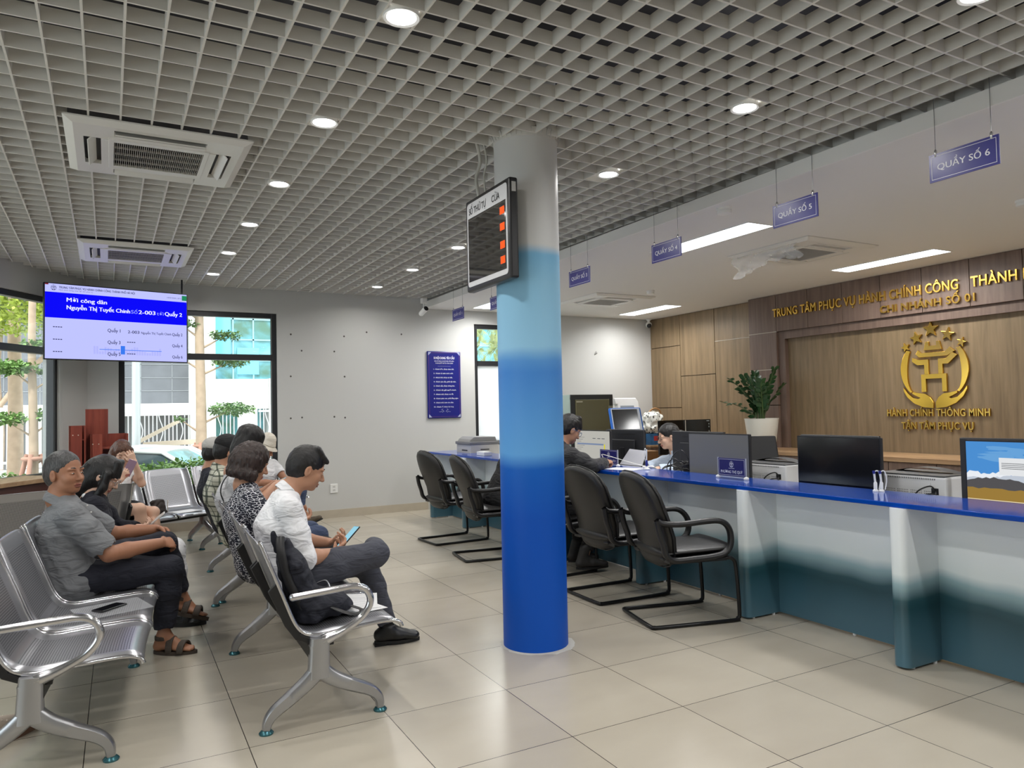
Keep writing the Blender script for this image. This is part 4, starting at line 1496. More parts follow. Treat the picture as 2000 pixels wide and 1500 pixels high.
def make_bench(label, loc, rz, n=4, legs=(0, 2, 4), arms=(0, 4), seats=None, pitch=.597):
    """local +x forward; y runs along the bench; origin on the floor at the rear feet, mid length"""
    t = thing('waiting_bench', label, 'bench', loc, rz, 'perforated steel waiting benches')
    y0 = -n * pitch / 2
    part('beam', MB().box(.185, .275, y0 - .01, y0 + n * pitch + .01, .285, .345), M_BEAM, t, bevel=.004)
    for k in (seats if seats is not None else range(n)):
        bench_seat(t, y0 + (k + .5) * pitch, pitch - .02)
    for k in legs:
        bench_leg(t, y0 + k * pitch)
    for k in arms:
        bench_arm(t, y0 + k * pitch)
    return t
R = math.radians
def along(px, py, rz, n=4, pitch=.597):
    """bench whose first (y = -half) end leg has its rear foot at px,py"""
    h = n * pitch / 2
    return (px - h * math.sin(rz) * 1.0, py + h * math.cos(rz), 0)
# right row: bench A then bench B; left row: bench C; behind it bench D; by the window bench E
rzA = R(-1.3)
BA = (0.556 + 1.194 * math.sin(R(1.3)), 3.333 + 1.194 * math.cos(R(1.3)), 0)
make_bench('steel waiting bench nearest the camera in the right row, holding the navy backpack', BA, rzA)
rzB = R(-2.0)
BB = (0.664 + 1.194 * math.sin(R(2)), 5.80 + 1.194 * math.cos(R(2)), 0)
make_bench('steel waiting bench farther along the right row, behind the woman in the patterned dress', BB, rzB, arms=(4,))
rzC = R(-4.8)
BC = (-0.031 - .505 * math.cos(R(4.8)) + 1.194 * math.sin(R(4.8)), 3.412 + .505 * math.sin(R(4.8)) + 1.194 * math.cos(R(4.8)), 0)
make_bench('steel waiting bench at lower left carrying the older man in the grey polo', BC, rzC)
rzE = math.atan2(-.843, .537)
make_bench('steel waiting bench by the window facing the camera, with the woman in the white top', (0.687, 8.865, 0), rzE, legs=(0, 2, 4), arms=(0, 4))
rzD = math.atan2(.88, -.47)
make_bench('steel waiting bench turned away from the camera, behind the girl in the dark cardigan', (-0.93 + .0, 6.62, 0), rzD, arms=(0, 4))
# ---------------------------------------------------------------- people
def skin_mat(name, c):
    m = mat(name, c, .48, bump=(90, .05))
    nt, b = nodes_of(m)
    b.inputs['Subsurface Weight'].default_value = .08
    b.inputs['Subsurface Radius'].default_value = (.012, .005, .003)
    b.inputs['Subsurface Scale'].default_value = .5
    return m
SK_TAN = skin_mat('skin_tan', rgb(166, 116, 88))
SK_MID = skin_mat('skin_mid', rgb(184, 136, 108))
SK_LIGHT = skin_mat('skin_light', rgb(216, 176, 152))
LIP_M = mat('lips_brown', rgb(140, 82, 70), .45)
LIP_F = mat('lips_rose', rgb(176, 108, 98), .45)
EYE_W = mat('eye_white', rgb(196, 186, 176), .3)
EYE_D = mat('eye_dark', rgb(26, 18, 14), .15)
def hair_mat(name, c, c2=None):
    m = mat(name, c, .42)
    nt, b = nodes_of(m)
    tc = nt.nodes.new('ShaderNodeTexCoord')
    mp = nt.nodes.new('ShaderNodeMapping'); mp.inputs['Scale'].default_value = (1, 1, .22)
    nt.links.new(tc.outputs['Object'], mp.inputs['Vector'])
    n = nt.nodes.new('ShaderNodeTexNoise'); n.inputs['Scale'].default_value = 190; n.inputs['Detail'].default_value = 3
    nt.links.new(mp.outputs['Vector'], n.inputs['Vector'])
    bp = nt.nodes.new('ShaderNodeBump'); bp.inputs['Strength'].default_value = .5; bp.inputs['Distance'].default_value = .006
    nt.links.new(n.outputs['Fac'], bp.inputs['Height']); nt.links.new(bp.outputs['Normal'], b.inputs['Normal'])
    r = ramp(nt, [(.35, c), (.68, c2 or tuple(v * 1.6 for v in c))])
    nt.links.new(n.outputs['Fac'], r.inputs['Fac']); nt.links.new(r.outputs['Color'], b.inputs['Base Color'])
    return m
H_BLACK = hair_mat('hair_black', rgb(20, 18, 18))
H_GREY = hair_mat('hair_greying', rgb(44, 43, 43), rgb(88, 87, 87))
H_BROWN = hair_mat('hair_brown', rgb(62, 38, 28), rgb(112, 72, 52))
H_DBROWN = hair_mat('hair_dark_brown', rgb(30, 22, 20), rgb(62, 44, 38))

def cloth(name, c, rough=.8, fine=260, amt=.08, fold=.55):
    m = mat(name, c, rough, bump=(fine, amt), noise=(5, .05))
    nt, b = nodes_of(m)
    old = b.inputs['Normal'].links[0].from_node
    tc = nt.nodes.new('ShaderNodeTexCoord')
    mp = nt.nodes.new('ShaderNodeMapping'); mp.inputs['Rotation'].default_value = (.5, .35, .2); mp.inputs['Scale'].default_value = (1.0, 1.0, 2.6)
    nt.links.new(tc.outputs['Object'], mp.inputs['Vector'])
    n = nt.nodes.new('ShaderNodeTexNoise'); n.inputs['Scale'].default_value = 8.5; n.inputs['Detail'].default_value = 2.2; n.inputs['Distortion'].default_value = 1.1
    nt.links.new(mp.outputs['Vector'], n.inputs['Vector'])
    bp = nt.nodes.new('ShaderNodeBump'); bp.inputs['Strength'].default_value = fold; bp.inputs['Distance'].default_value = .035
    nt.links.new(n.outputs['Fac'], bp.inputs['Height']); nt.links.new(bp.outputs['Normal'], old.inputs['Normal'])
    return m

def knee_out(a, b_): return None

class Person:
    def __init__(self, name, label, base, skin, res=.0045, lip=None, s=1.0):
        self.name, self.label, self.base, self.skin, self.res = name, label, Vector(base), skin, res
        self.lip = lip or LIP_M
        self.b = SDF(); self.k = .022
        self.kids = []
        self.s = s
    # --- head: local x forward, y left, z up, origin between the ears
    def head(self, c, f, up=(0, 0, 1), s=None, ears=True, mouth=True, female=False):
        s = s or self.s
        f = Vector(f).normalized(); l = Vector(up).cross(f).normalized(); u = f.cross(l).normalized()
        self.hc, self.f, self.l, self.u, self.hs = Vector(c), f, l, u, s
        self.R3 = Matrix((f, l, u)).transposed()
        H = self.H; b = self.b; R = self.R3
        jw = .92 if female else 1.0
        def E(p, r, k=.018, sub=False): b.ell(H(*p), [v * s for v in r], R, k * s, sub)
        E((-.012, 0, .035), (.098, .077, .088)); E((.024, 0, -.030), (.066, .061 * jw, .080), .03)
        E((.028, 0, -.074), (.052, .052 * jw, .036), .03); E((.064, 0, -.098), (.019, .022, .015), .02)
        for q in (-1, 1):
            E((.060, q * .036, -.034), (.026, .024, .024), .02)
            E((.078, q * .030, .018), (.014, .024, .009), .012)
            E((.096, q * .031, -.003), (.015, .017, .010), .010, True)
            E((.076, q * .031, -.004), (.0145, .016, .0105), .004)
            E((.097, q * .010, -.040), (.009, .0075, .0075), .006)
            if ears:
                E((-.004, q * .079, -.012), (.019, .009, .033), .006)
                E((.002, q * .090, -.010), (.009, .008, .018), .004, True)
        b.cone(H(.088, 0, .004), H(.109, 0, -.036), .007 * s, .0115 * s, .010)
        if mouth:
            E((.088, 0, -.0675), (.011, .024, .0055), .005); E((.086, 0, -.079), (.011, .019, .0065), .006)
            E((.100, 0, -.0730), (.012, .023, .0014), .003, True)
        # eyes, brows
        w = MB(); d = MB()
        M = R.to_4x4()
        for q in (-1, 1):
            w.sphere(H(.0815, q * .031, -.0045), (.0108 * s, .0125 * s, .0040 * s), 12, 8, M=M)
            d.sphere(H(.0885, q * .031, -.0045), (.0045 * s, .0055 * s, .0044 * s), 10, 6, M=M)
        self.eye = (w, d)
        br = MB()
        for q in (-1, 1):
            br.tube([H(.0895, q * .014, .021), H(.0905, q * .026, .0255), H(.085, q * .040, .025), H(.076, q * .049, .019)], [.0025 * s, .0038 * s, .0034 * s, .0014 * s], 6)
        self.brow = br
        return self
    def H(self, x, y, z):
        s = self.hs
        return self.hc + self.f * (x * s) + self.l * (y * s) + self.u * (z * s)
    def neck(self, n, r=.053):
        self.b.cone(self.H(-.022, 0, -.055), Vector(n), r, r * 1.1, .03)
        self.nb = Vector(n)
        return self
    def torso(self, pel, chest, sh_r, sh_l, wide=(.16, .145, .16), deep=(.10, .095, .10)):
        self.pel, self.chest, self.sr, self.sl = Vector(pel), Vector(chest), Vector(sh_r), Vector(sh_l)
        self.w = (self.sl - self.sr).normalized()
        mid = (self.pel * .55 + self.chest * .45)
        self.mid = mid; self.tw = wide; self.td = deep
        sc = (self.sr + self.sl) / 2
        b = self.b; q = .86
        b.slab(self.pel, mid, (wide[0] * q, deep[0] * q), (wide[1] * q, deep[1] * q), self.w, .04)
        b.slab(mid, self.chest, (wide[1] * q, deep[1] * q), (wide[2] * q, deep[2] * q), self.w, .04)
        b.slab(self.chest, sc.lerp(self.nb, .35), (wide[2] * q, deep[2] * q), (.09, .06), self.w, .04)
        b.cone(self.sr, self.sl, .045, .045, .04)
        b.cone(self.nb, sc, .056, .06, .04)
        return self
    def arm(self, side, elbow, wrist, r=(.046, .038, .026)):
        sh = self.sr if side == 'r' else self.sl
        e, w = Vector(elbow), Vector(wrist)
        self.b.chain([sh, sh.lerp(e, .5), e], [r[0], r[0] * .95, r[1]], .02)
        self.b.chain([e, e.lerp(w, .35), w], [r[1] * .98, r[1] * 1.02, r[2]], .015)
        setattr(self, 'e' + side, e); setattr(self, 'wr' + side, w)
        return self
    def hand(self, side, d, n, curl=(25, 35, 25), thumb=1, spread=0.0, s=1.0):
        """d: direction of the fingers, n: direction out of the palm"""
        w = getattr(self, 'wr' + side)
        d = Vector(d).normalized(); n = Vector(n); n = (n - d * n.dot(d)).normalized(); t = d.cross(n)   # t across the palm
        th = t if thumb > 0 else -t
        kn = w + d * (.088 * s)
        b = self.b
        b.slab(w + d * .008, kn - d * .006, (.026 * s, .015 * s), (.038 * s, .0125 * s), t, .010)
        for off, L, r in ((.030, .066, .0086), (.010, .078, .009), (-.010, .073, .0088), (-.029, .056, .0078)):
            p = kn + th * (off * s) - d * (.006 * s + abs(off) * .2)
            dirv = (d + th * (off * spread)).normalized(); a = 0
            pts = [p - d * .02]; rs = [r * s * 1.05]
            pts.append(p); rs.append(r * s)
            for frac, c in zip((.45, .32, .26), curl):
                a += math.radians(c + (abs(off) * 120))
                v = dirv * math.cos(a) + n * math.sin(a)
                p = p + v * (L * frac * s)
                pts.append(p); rs.append(r * s * (.97 if frac > .4 else .9 if frac > .3 else .76))
            b.chain(pts, rs, .004)
        p0 = w + d * (.022 * s) + th * (.022 * s); v1 = (d * .72 + th * .62 + n * .35).normalized(); v2 = (d * .9 + th * .12 + n * .45).normalized()
        p1 = p0 + v1 * (.040 * s); p2 = p1 + v2 * (.030 * s); p3 = p2 + (v2 + n * .25).normalized() * (.024 * s)
        b.chain([p0, p1, p2, p3], [.013 * s, .0108 * s, .0098 * s, .0078 * s], .008)
        return self
    def leg(self, side, hip, knee, ankle, r=(.075, .052, .034), foot=None, bare=False):
        h, kx, a = Vector(hip), Vector(knee), Vector(ankle)
        q = 1.0 if bare else .85
        self.b.chain([h, h.lerp(kx, .5), kx], [r[0] * q, r[0] * .86 * q, r[1] * q], .03)
        self.b.chain([kx, kx.lerp(a, .3), a], [r[1] * .98 * q, r[1] * 1.02 * q, r[2] * q], .02)
        setattr(self, 'h' + side, h); setattr(self, 'k' + side, kx); setattr(self, 'a' + side, a)
        if foot:
            self.foot(side, *foot)
        return self
    def foot(self, side, d, up=(0, 0, 1)):
        """bare foot inside the shoe: d toe direction"""
        a = getattr(self, 'a' + side)
        d = Vector(d).normalized(); u = Vector(up); u = (u - d * u.dot(d)).normalized(); l = u.cross(d)
        heel = a - d * .03 - u * .062
        ball = a + d * .115 - u * .072
        b = self.b
        b.cone(a, heel, .034, .030, .02); b.cone(a + d * .01 - u * .01, ball, .034, .024, .03)
        b.slab(heel + d * .02, ball, (.030, .022), (.043, .018), l, .02)
        for i, off in enumerate((-.030, -.015, 0.0, .014, .027)):
            p = ball + l * off + d * .005
            L = (.050, .058, .056, .05, .042)[i if side == 'r' else 4 - i]
            b.cone(p, p + d * L - u * .004, .0105, .0085, .006)
        setattr(self, 'ft' + side, (d, u, l, a))
        return self
    # --- pieces worn; all meshes in world coordinates until finish()
    def add(self, name, VF, m, label=None, relax=1, mi=None):
        self.kids.append((name, VF[0], VF[1], m, label, relax, mi)); return self
    def add_mb(self, name, mb, m, label=None):
        self.kids.append((name, mb, None, m, label, 0, None)); return self
    def finish(self):
        V, F = self.b.mesh(self.res, self.k)
        # lips take a second material by place
        C = V[F].mean(1)
        L = np.array(self.R3)
        Q = (C - np.array(self.hc)) @ L / self.hs
        lip = (np.abs(Q[:, 1]) < .023 * (1 - ((Q[:, 2] + .0725) / .014) ** 2 * .45)) & (np.abs(Q[:, 2] + .0725) < .0115) & (Q[:, 0] > .07)
        B = np.array(self.base)
        root = np_obj(self.name, V - B, F, [self.skin, self.lip], None, lip.astype(int), relax=1)
        root.location = self.base
        tag(root, self.label, 'person', getattr(self, 'group', None))
        for (n, a, f, m, label, relax, mi) in self.kids:
            if f is None:
                mb = a; o = mesh_obj(n, [Vector(v) - self.base for v in mb.v], mb.f, m, root, mb.mi, 60)
            else:
                o = np_obj(n, a - B, f, m, root, mi, relax=relax)
            if label: o['label'] = label
        w, d = self.eye
        e = mesh_obj('eyeballs', [Vector(v) - self.base for v in w.v] + [Vector(v) - self.base for v in d.v], w.f + [tuple(i + len(w.v) for i in f) for f in d.f], [EYE_W, EYE_D], root, [0] * len(w.f) + [1] * len(d.f), 180)
        mesh_obj('eyebrows', [Vector(v) - self.base for v in self.brow.v], self.brow.f, [self.hairmat], root, None, 180)
        return root
    # --- hair
    def hair(self, m, style='short', noise=.0022, extra=None, res=None, vol=1.0, hairline=.062):
        self.hairmat = m
        g = SDF(); s = self.hs; H = self.H; R = self.R3
        def E(p, r, k=.02, sub=False): g.ell(H(*p), [v * s for v in r], R, k * s, sub)
        v = vol
        E((-.016, 0, .040), (.104 * v, .0835 * v, .0935 * v))
        cut = []
        if style in ('short', 'fade', 'mop'):
            E((-.045, 0, -.010), (.074 * v, .078 * v, .080 * v), .03)
            for q in (-1, 1):
                g.cone(H(.018, q * .072, .03), H(.016, q * .074, -.016), .010 * s, .006 * s, .01)
            g.ell(H(.105, 0, -.045), (.078 * s, .1 * s, (.045 + hairline) * s), R, .012 * s, True)
            for q in (-1, 1):
                g.ell(H(.010, q * .09, -.022), (.028 * s, .035 * s, .036 * s), R, .008 * s, True)
            cut.append((H(0, 0, -.078), -self.u + self.f * .25))
        if style == 'fade':
            g.slab(H(-.02, 0, .075), H(-.02, 0, .118), (.078 * s, .098 * s), (.080 * s, .100 * s), self.l, .02)
        if style == 'mop':
            for q in np.linspace(-1, 1, 7):
                g.cone(H(.03, q * .045, .115), H(.092 - abs(q) * .02, q * .060, .045), .024 * s, .014 * s, .014)
        if style == 'swept':
            E((-.045, 0, -.010), (.074, .078, .080), .03)
            for q in np.linspace(-1, 1, 7):
                g.cone(H(.01, q * .05, .118), H(.086, q * .052 + .004, .078 - abs(q) * .01), .020 * s, .012 * s, .012)
            for q in (-1, 1):
                g.cone(H(.018, q * .072, .03), H(.014, q * .074, -.014), .010 * s, .005 * s, .01)
                g.ell(H(.010, q * .09, -.022), (.028 * s, .035 * s, .036 * s), R, .008 * s, True)
            g.ell(H(.112, 0, -.055), (.078 * s, .1 * s, .112 * s), R, .010 * s, True)
            cut.append((H(0, 0, -.080), -self.u + self.f * .25))
        if style == 'tied':
            E((-.045, 0, -.005), (.074, .079, .080), .03)
            g.ell(H(.112, 0, -.045), (.080 * s, .1 * s, .110 * s), R, .010 * s, True)
            for q in (-1, 1):
                g.ell(H(.012, q * .088, -.030), (.03 * s, .03 * s, .036 * s), R, .008 * s, True)
            cut.append((H(0, 0, -.072), -self.u + self.f * .2))
        if extra:
            extra(g, H, s, R)
        VF = g.mesh(res or self.res * 1.05, .018, noise=(noise, .022, 11, (1, 1, .45)), cut=cut or None)
        return self.add('hair', VF, m, relax=1)
    # --- clothes
    def top(self, m, sleeve=.5, loose=.012, collar=True, noise=.0035, name='shirt', hem=None, sleeve_r=None, seed=3, collar_r=.060, label=None, extra=None, cuff=False, res=None):
        g = SDF(); L = loose; w, d = self.tw, self.td
        sc = (self.sr + self.sl) / 2
        up = (self.chest - self.pel).normalized()
        g.slab(self.pel - up * .035, self.mid, (w[0] + L + .008, d[0] + L + .012), (w[1] + L, d[1] + L * 1.2), self.w, .04)
        g.slab(self.mid, self.chest, (w[1] + L, d[1] + L * 1.2), (w[2] + L, d[2] + L), self.w, .04)
        top = sc.lerp(self.nb, .45)
        g.slab(self.chest, top, (w[2] + L, d[2] + L), (.088 + L, .060 + L), self.w, .05)
        g.cone(self.sr, self.sl, .052 + L * .6, .052 + L * .6, .04)
        for side in ('r', 'l'):
            sh = self.sr if side == 'r' else self.sl
            e = getattr(self, 'e' + side); wr = getattr(self, 'wr' + side)
            r0 = sleeve_r or .050
            inner = sh.lerp(self.chest, .12)
            if sleeve <= 1:
                q = sh.lerp(e, sleeve)
                g.chain([inner, sh.lerp(e, sleeve * .5), q], [r0 + L * .8, r0 + L * .8, r0 + L * .85], .025)
                dirv = (e - sh).normalized()
                g.ell(q + dirv * .035, (.062, .062, .034), dirv.to_track_quat('Z', 'Y').to_matrix(), .006, True)
            else:
                q = e.lerp(wr, sleeve - 1)
                g.chain([inner, sh.lerp(e, .5), e], [r0 + L * .8, r0 + L * .7, r0 * .92 + L * .7], .025)
                g.chain([e, q], [r0 * .9 + L * .7, r0 * .72 + L * .5], .02)
                dirv = (wr - e).normalized()
                g.ell(q + dirv * .030, (.05, .05, .028), dirv.to_track_quat('Z', 'Y').to_matrix(), .005, True)
            if cuff:
                ax = (wr - e).normalized() if sleeve > 1 else (e - sh).normalized()
                rr = (r0 * .86 + L * .6) if sleeve > 1 else r0 + L * .9
                u_ = ax.orthogonal().normalized(); v_ = ax.cross(u_); q2 = q - ax * .012
                for i in range(14):
                    a0, a1 = 2 * math.pi * i / 14, 2 * math.pi * (i + 1) / 14
                    g.cone(q2 + (u_ * math.cos(a0) + v_ * math.sin(a0)) * rr, q2 + (u_ * math.cos(a1) + v_ * math.sin(a1)) * rr, .011, .011, .012)
        if hem:
            hem(g)
        # neck opening
        na = (self.H(-.02, 0, -.06) - self.nb).normalized()
        g.ell(self.nb + na * .055, (.058, .058, .062), na.to_track_quat('Z', 'Y').to_matrix(), .008, True)
        if extra:
            extra(g)
        VF = g.mesh(res or max(self.res * 1.15, .005), .022, noise=(noise * .62, .085, seed, (1.2, 1.2, .8)))
        self.add(name, VF, m, label)
        if collar:
            fw = (self.f - na * self.f.dot(na)).normalized(); sd = na.cross(fw)
            n = 25; cr = collar_r
            def ring(rad, h, drop, amax=150, tip=0.0):
                out = []
                for i in range(n):
                    q = -1 + 2 * i / (n - 1); a = math.radians(q * amax)
                    k = max(0, abs(q) - .62) / .38
                    p = self.nb + na * (h + drop * math.cos(a) - tip * k) + fw * (tip * .45 * k)
                    out.append(p - fw * (math.cos(a) * rad) + sd * (math.sin(a) * rad))
                return out
            mb = MB()
            mb.grid([ring(cr + .010, -.020, .012), ring(cr + .003, .012, .012), ring(cr + .001, .030, .012), ring(cr + .006, .034, .012), ring(cr + .013, .026, .011, 151), ring(cr + .022, -.012, .010, 153, .024), ring(cr + .018, -.014, .010, 152, .020)])
            self.add_mb('collar', mb, m)
        return self
    def bottoms(self, m, name='trousers', loose=.012, length=.95, noise=.003, seed=5, knee_r=.064, hem_r=.050, thigh=.085, label=None, res=None):
        g = SDF(); L = loose; w, d = self.tw, self.td
        up = (self.chest - self.pel).normalized()
        g.slab(self.pel - up * .03, self.pel + up * .06, (w[0] + .004 + L * .5, d[0] + .012 + L * .4), (w[0] + L * .4, d[0] + L * .4), self.w, .05)
        for side in ('r', 'l'):
            h, kx, a = getattr(self, 'h' + side), getattr(self, 'k' + side), getattr(self, 'a' + side)
            if length > .5:
                g.chain([h, h.lerp(kx, .5), kx], [thigh + L, thigh * .88 + L, knee_r + L * .5], .035)
                q = kx.lerp(a, min(1, (length - .5) * 2))
                g.chain([kx, kx.lerp(q, .4), q], [knee_r + L * .5, knee_r * .95 + L * .5, hem_r + L * .4], .025)
                dv = (a - kx).normalized()
                g.ell(q + dv * .03, (.075, .075, .034), dv.to_track_quat('Z', 'Y').to_matrix(), .006, True)
            else:
                q = h.lerp(kx, length * 2)
                g.chain([h, h.lerp(q, .5), q], [thigh + L, thigh + L, thigh * .86 + L], .035)
                dv = (kx - h).normalized()
                g.ell(q + dv * .03, (.12, .12, .03), dv.to_track_quat('Z', 'Y').to_matrix(), .006, True)
        VF = g.mesh(res or max(self.res * 1.2, .0055), .025, noise=(noise * .6, .09, seed))
        return self.add(name, VF, m, label)
    def shoe(self, side, m, m_sole, kind='dress', d=None, up=(0, 0, 1), label=None, L=.27):
        a = getattr(self, 'a' + side)
        d = Vector(d).normalized(); u = Vector(up); u = (u - d * u.dot(d)).normalized(); l = u.cross(d)
        heel = a - d * .045 - u * .075; toe = heel + d * (L - .045)
        R = Matrix((d, l, u)).transposed()
        if kind in ('dress', 'sneaker', 'loafer', 'boot'):
            g = SDF()
            h = .028 if kind != 'sneaker' else .034
            g.slab(heel + u * .02 + d * .0, heel.lerp(toe, .45) + u * .018, (.034, h), (.040, h * .9), l, .02)
            g.slab(heel.lerp(toe, .45) + u * .018, toe - d * .02 + u * .010, (.042, h * .92), (.036, h * .62), l, .02)
            g.ell(toe - d * .035 + u * .012, (.045, .041, .026), R, .02)
            g.cone(heel + u * .03, a - u * (.012 if kind != 'boot' else -.07), .036, .040 if kind != 'boot' else .046, .03)
            g.cone(a - u * .03 + d * .01, heel.lerp(toe, .62) + u * .028, .036, .022, .04)
            if kind in ('dress', 'loafer'):
                g.ell(a + u * .02, (.036, .032, .045), R, .006, True)
            V, F = g.mesh(.0048, .02, cut=[(heel - u * .006, -u)])
            self.add('shoe', (V, F), m, label)
            so = MB(); pts = []
            for i in range(28):
                t = 2 * math.pi * i / 28
                x = (math.cos(t) + 1) / 2
                half = .032 + .012 * math.sin(min(1, max(0, x)) * math.pi * .95)
                pts.append((-.036 + x * (L + .005), math.sin(t) * half))
            M = R.to_4x4(); M.translation = heel - u * .022
            so.prism(pts, 0, .018, M)
            self.add_mb('sole', so, m_sole)
            if kind == 'dress':
                hb = MB().prism([(-.036, -.03), (.03, -.03), (.03, .03), (-.036, .03)], -.016, .001, M); self.add_mb('heel_block', hb, m_sole)
                lc = MB()
                for i in range(4):
                    p = a + d * (.022 + .018 * i) - u * (.002 + .011 * i)
                    lc.tube([p - l * .020 + u * .0, p + u * .010, p + l * .020], .0026, 6)
                self.add_mb('laces', lc, m)
        else:
            so = MB(); pts = []
            for i in range(28):
                t = 2 * math.pi * i / 28
                x = (math.cos(t) + 1) / 2
                half = .036 + .014 * math.sin(min(1, max(0, x)) * math.pi * .95)
                pts.append((-.015 + x * (L - .01), math.sin(t) * half))
            th = .034 if kind == 'platform' else .022
            M = R.to_4x4(); M.translation = heel - u * (.012 + th)
            so.prism(pts, 0, th, M)
            self.add_mb('sandal_sole', so, m_sole)
            st = SDF()
            def band(x, half, hgt, wid):
                c = heel + d * x
                ring = [c + l * (math.cos(math.radians(q)) * half) + u * (math.sin(math.radians(q)) * hgt - .008) for q in range(-6, 187, 12)]
                for p, q in zip(ring[:-1], ring[1:]):
                    for o2 in np.linspace(-wid, wid, 4):
                        st.cone(p + d * o2, q + d * o2, .005, .005, .005)
            band(.165, .054, .046, .014); band(.095, .046, .072, .014)
            ring = [a - u * .012 + d * (.042 * math.cos(math.radians(q))) + l * (.040 * math.sin(math.radians(q))) for q in range(60, 301, 20)]
            for p, q in zip(ring[:-1], ring[1:]):
                for o2 in (-.008, 0, .008):
                    st.cone(p + u * o2, q + u * o2, .005, .005, .005)
            self.add('sandal_straps', st.mesh(.0042, .005), m)
        return self
    def glasses(self, m, r=.021, rim=.0016):
        mb = MB(); H = self.H
        for q in (-1, 1):
            pts = []
            for i in range(20):
                t = 2 * math.pi * i / 20
                c, s_ = math.cos(t), math.sin(t)
                pts.append(H(.102, q * .034 + r * 1.12 * (abs(c) ** .75) * (1 if c > 0 else -1), -.006 + r * .88 * (abs(s_) ** .75) * (1 if s_ > 0 else -1)))
            mb.tube(pts, rim, 6, closed=True)
            mb.tube([H(.101, q * .057, .0), H(.06, q * .079, .002), H(.0, q * .086, .0), H(-.012, q * .086, -.012)], rim, 6)
        mb.tube([H(.102, -.011, -.002), H(.105, 0, .001), H(.102, .011, -.002)], rim, 6)
        return self.add_mb('glasses', mb, m)

M_NAVY = cloth('navy_trouser', rgb(30, 32, 44), .85)
M_BLACKCLOTH = cloth('black_cloth', rgb(26, 26, 28), .85)
M_CHARCOAL = cloth('charcoal_trouser', rgb(70, 72, 82), .8)
M_WSHIRT = cloth('white_shirt', rgb(232, 232, 234), .75)
M_GPOLO = cloth('grey_polo', rgb(122, 124, 127), .85, 420, .12)
M_GTEE = cloth('pale_grey_tee', rgb(206, 206, 208), .85)
M_CARD = cloth('navy_cardigan', rgb(27, 28, 38), .9)
M_JACK = cloth('dark_jacket', rgb(44, 44, 47), .75)
M_LBLUE = cloth('light_blue_shirt', rgb(196, 210, 228), .75)
M_JEANS = cloth('blue_jeans', rgb(58, 70, 98), .85)
M_SHOEBLK = mat('black_shoe', rgb(18, 18, 19), .4)
M_SOLEBLK = mat('black_sole', rgb(14, 14, 15), .6)
M_SANDAL = mat('brown_sandal', rgb(72, 62, 54), .7)
M_SANDSOLE = mat('brown_sole', rgb(66, 56, 48), .8)
M_BROWNSHOE = mat('brown_suede', rgb(76, 66, 52), .8)

def dress_mat():
    m = mat('patterned_dress', rgb(20, 22, 40), .75)
    nt, b = nodes_of(m)
    tc = nt.nodes.new('ShaderNodeTexCoord')
    outs = []
    for rot, sc in (((.3, .2, .5), 34), ((.2, .9, 1.9), 34)):
        mp = nt.nodes.new('ShaderNodeMapping'); mp.inputs['Rotation'].default_value = rot; mp.inputs['Scale'].default_value = (1, 1, 2.4)
        nt.links.new(tc.outputs['Object'], mp.inputs['Vector'])
        v = nt.nodes.new('ShaderNodeTexVoronoi'); v.feature = 'DISTANCE_TO_EDGE'; v.inputs['Scale'].default_value = sc; v.inputs['Randomness'].default_value = .75
        nt.links.new(mp.outputs['Vector'], v.inputs['Vector'])
        l = nt.nodes.new('ShaderNodeMath'); l.operation = 'LESS_THAN'; l.inputs[1].default_value = .065
        nt.links.new(v.outputs['Distance'], l.inputs[0]); outs.append(l)
    mx = nt.nodes.new('ShaderNodeMath'); mx.operation = 'MAXIMUM'
    nt.links.new(outs[0].outputs[0], mx.inputs[0]); mx.inputs[1].default_value = 0
    n = nt.nodes.new('ShaderNodeTexNoise'); n.inputs['Scale'].default_value = 30
    nt.links.new(tc.outputs['Object'], n.inputs['Vector'])
    gt = nt.nodes.new('ShaderNodeMath'); gt.operation = 'GREATER_THAN'; gt.inputs[1].default_value = .40
    nt.links.new(n.outputs['Fac'], gt.inputs[0])
    ml = nt.nodes.new('ShaderNodeMath'); ml.operation = 'MULTIPLY'
    nt.links.new(mx.outputs[0], ml.inputs[0]); nt.links.new(gt.outputs[0], ml.inputs[1])
    r = ramp(nt, [(0, rgb(20, 22, 40)), (1, rgb(222, 222, 226))])
    nt.links.new(ml.outputs[0], r.inputs['Fac']); nt.links.new(r.outputs['Color'], b.inputs['Base Color'])
    return m
M_DRESS = dress_mat()
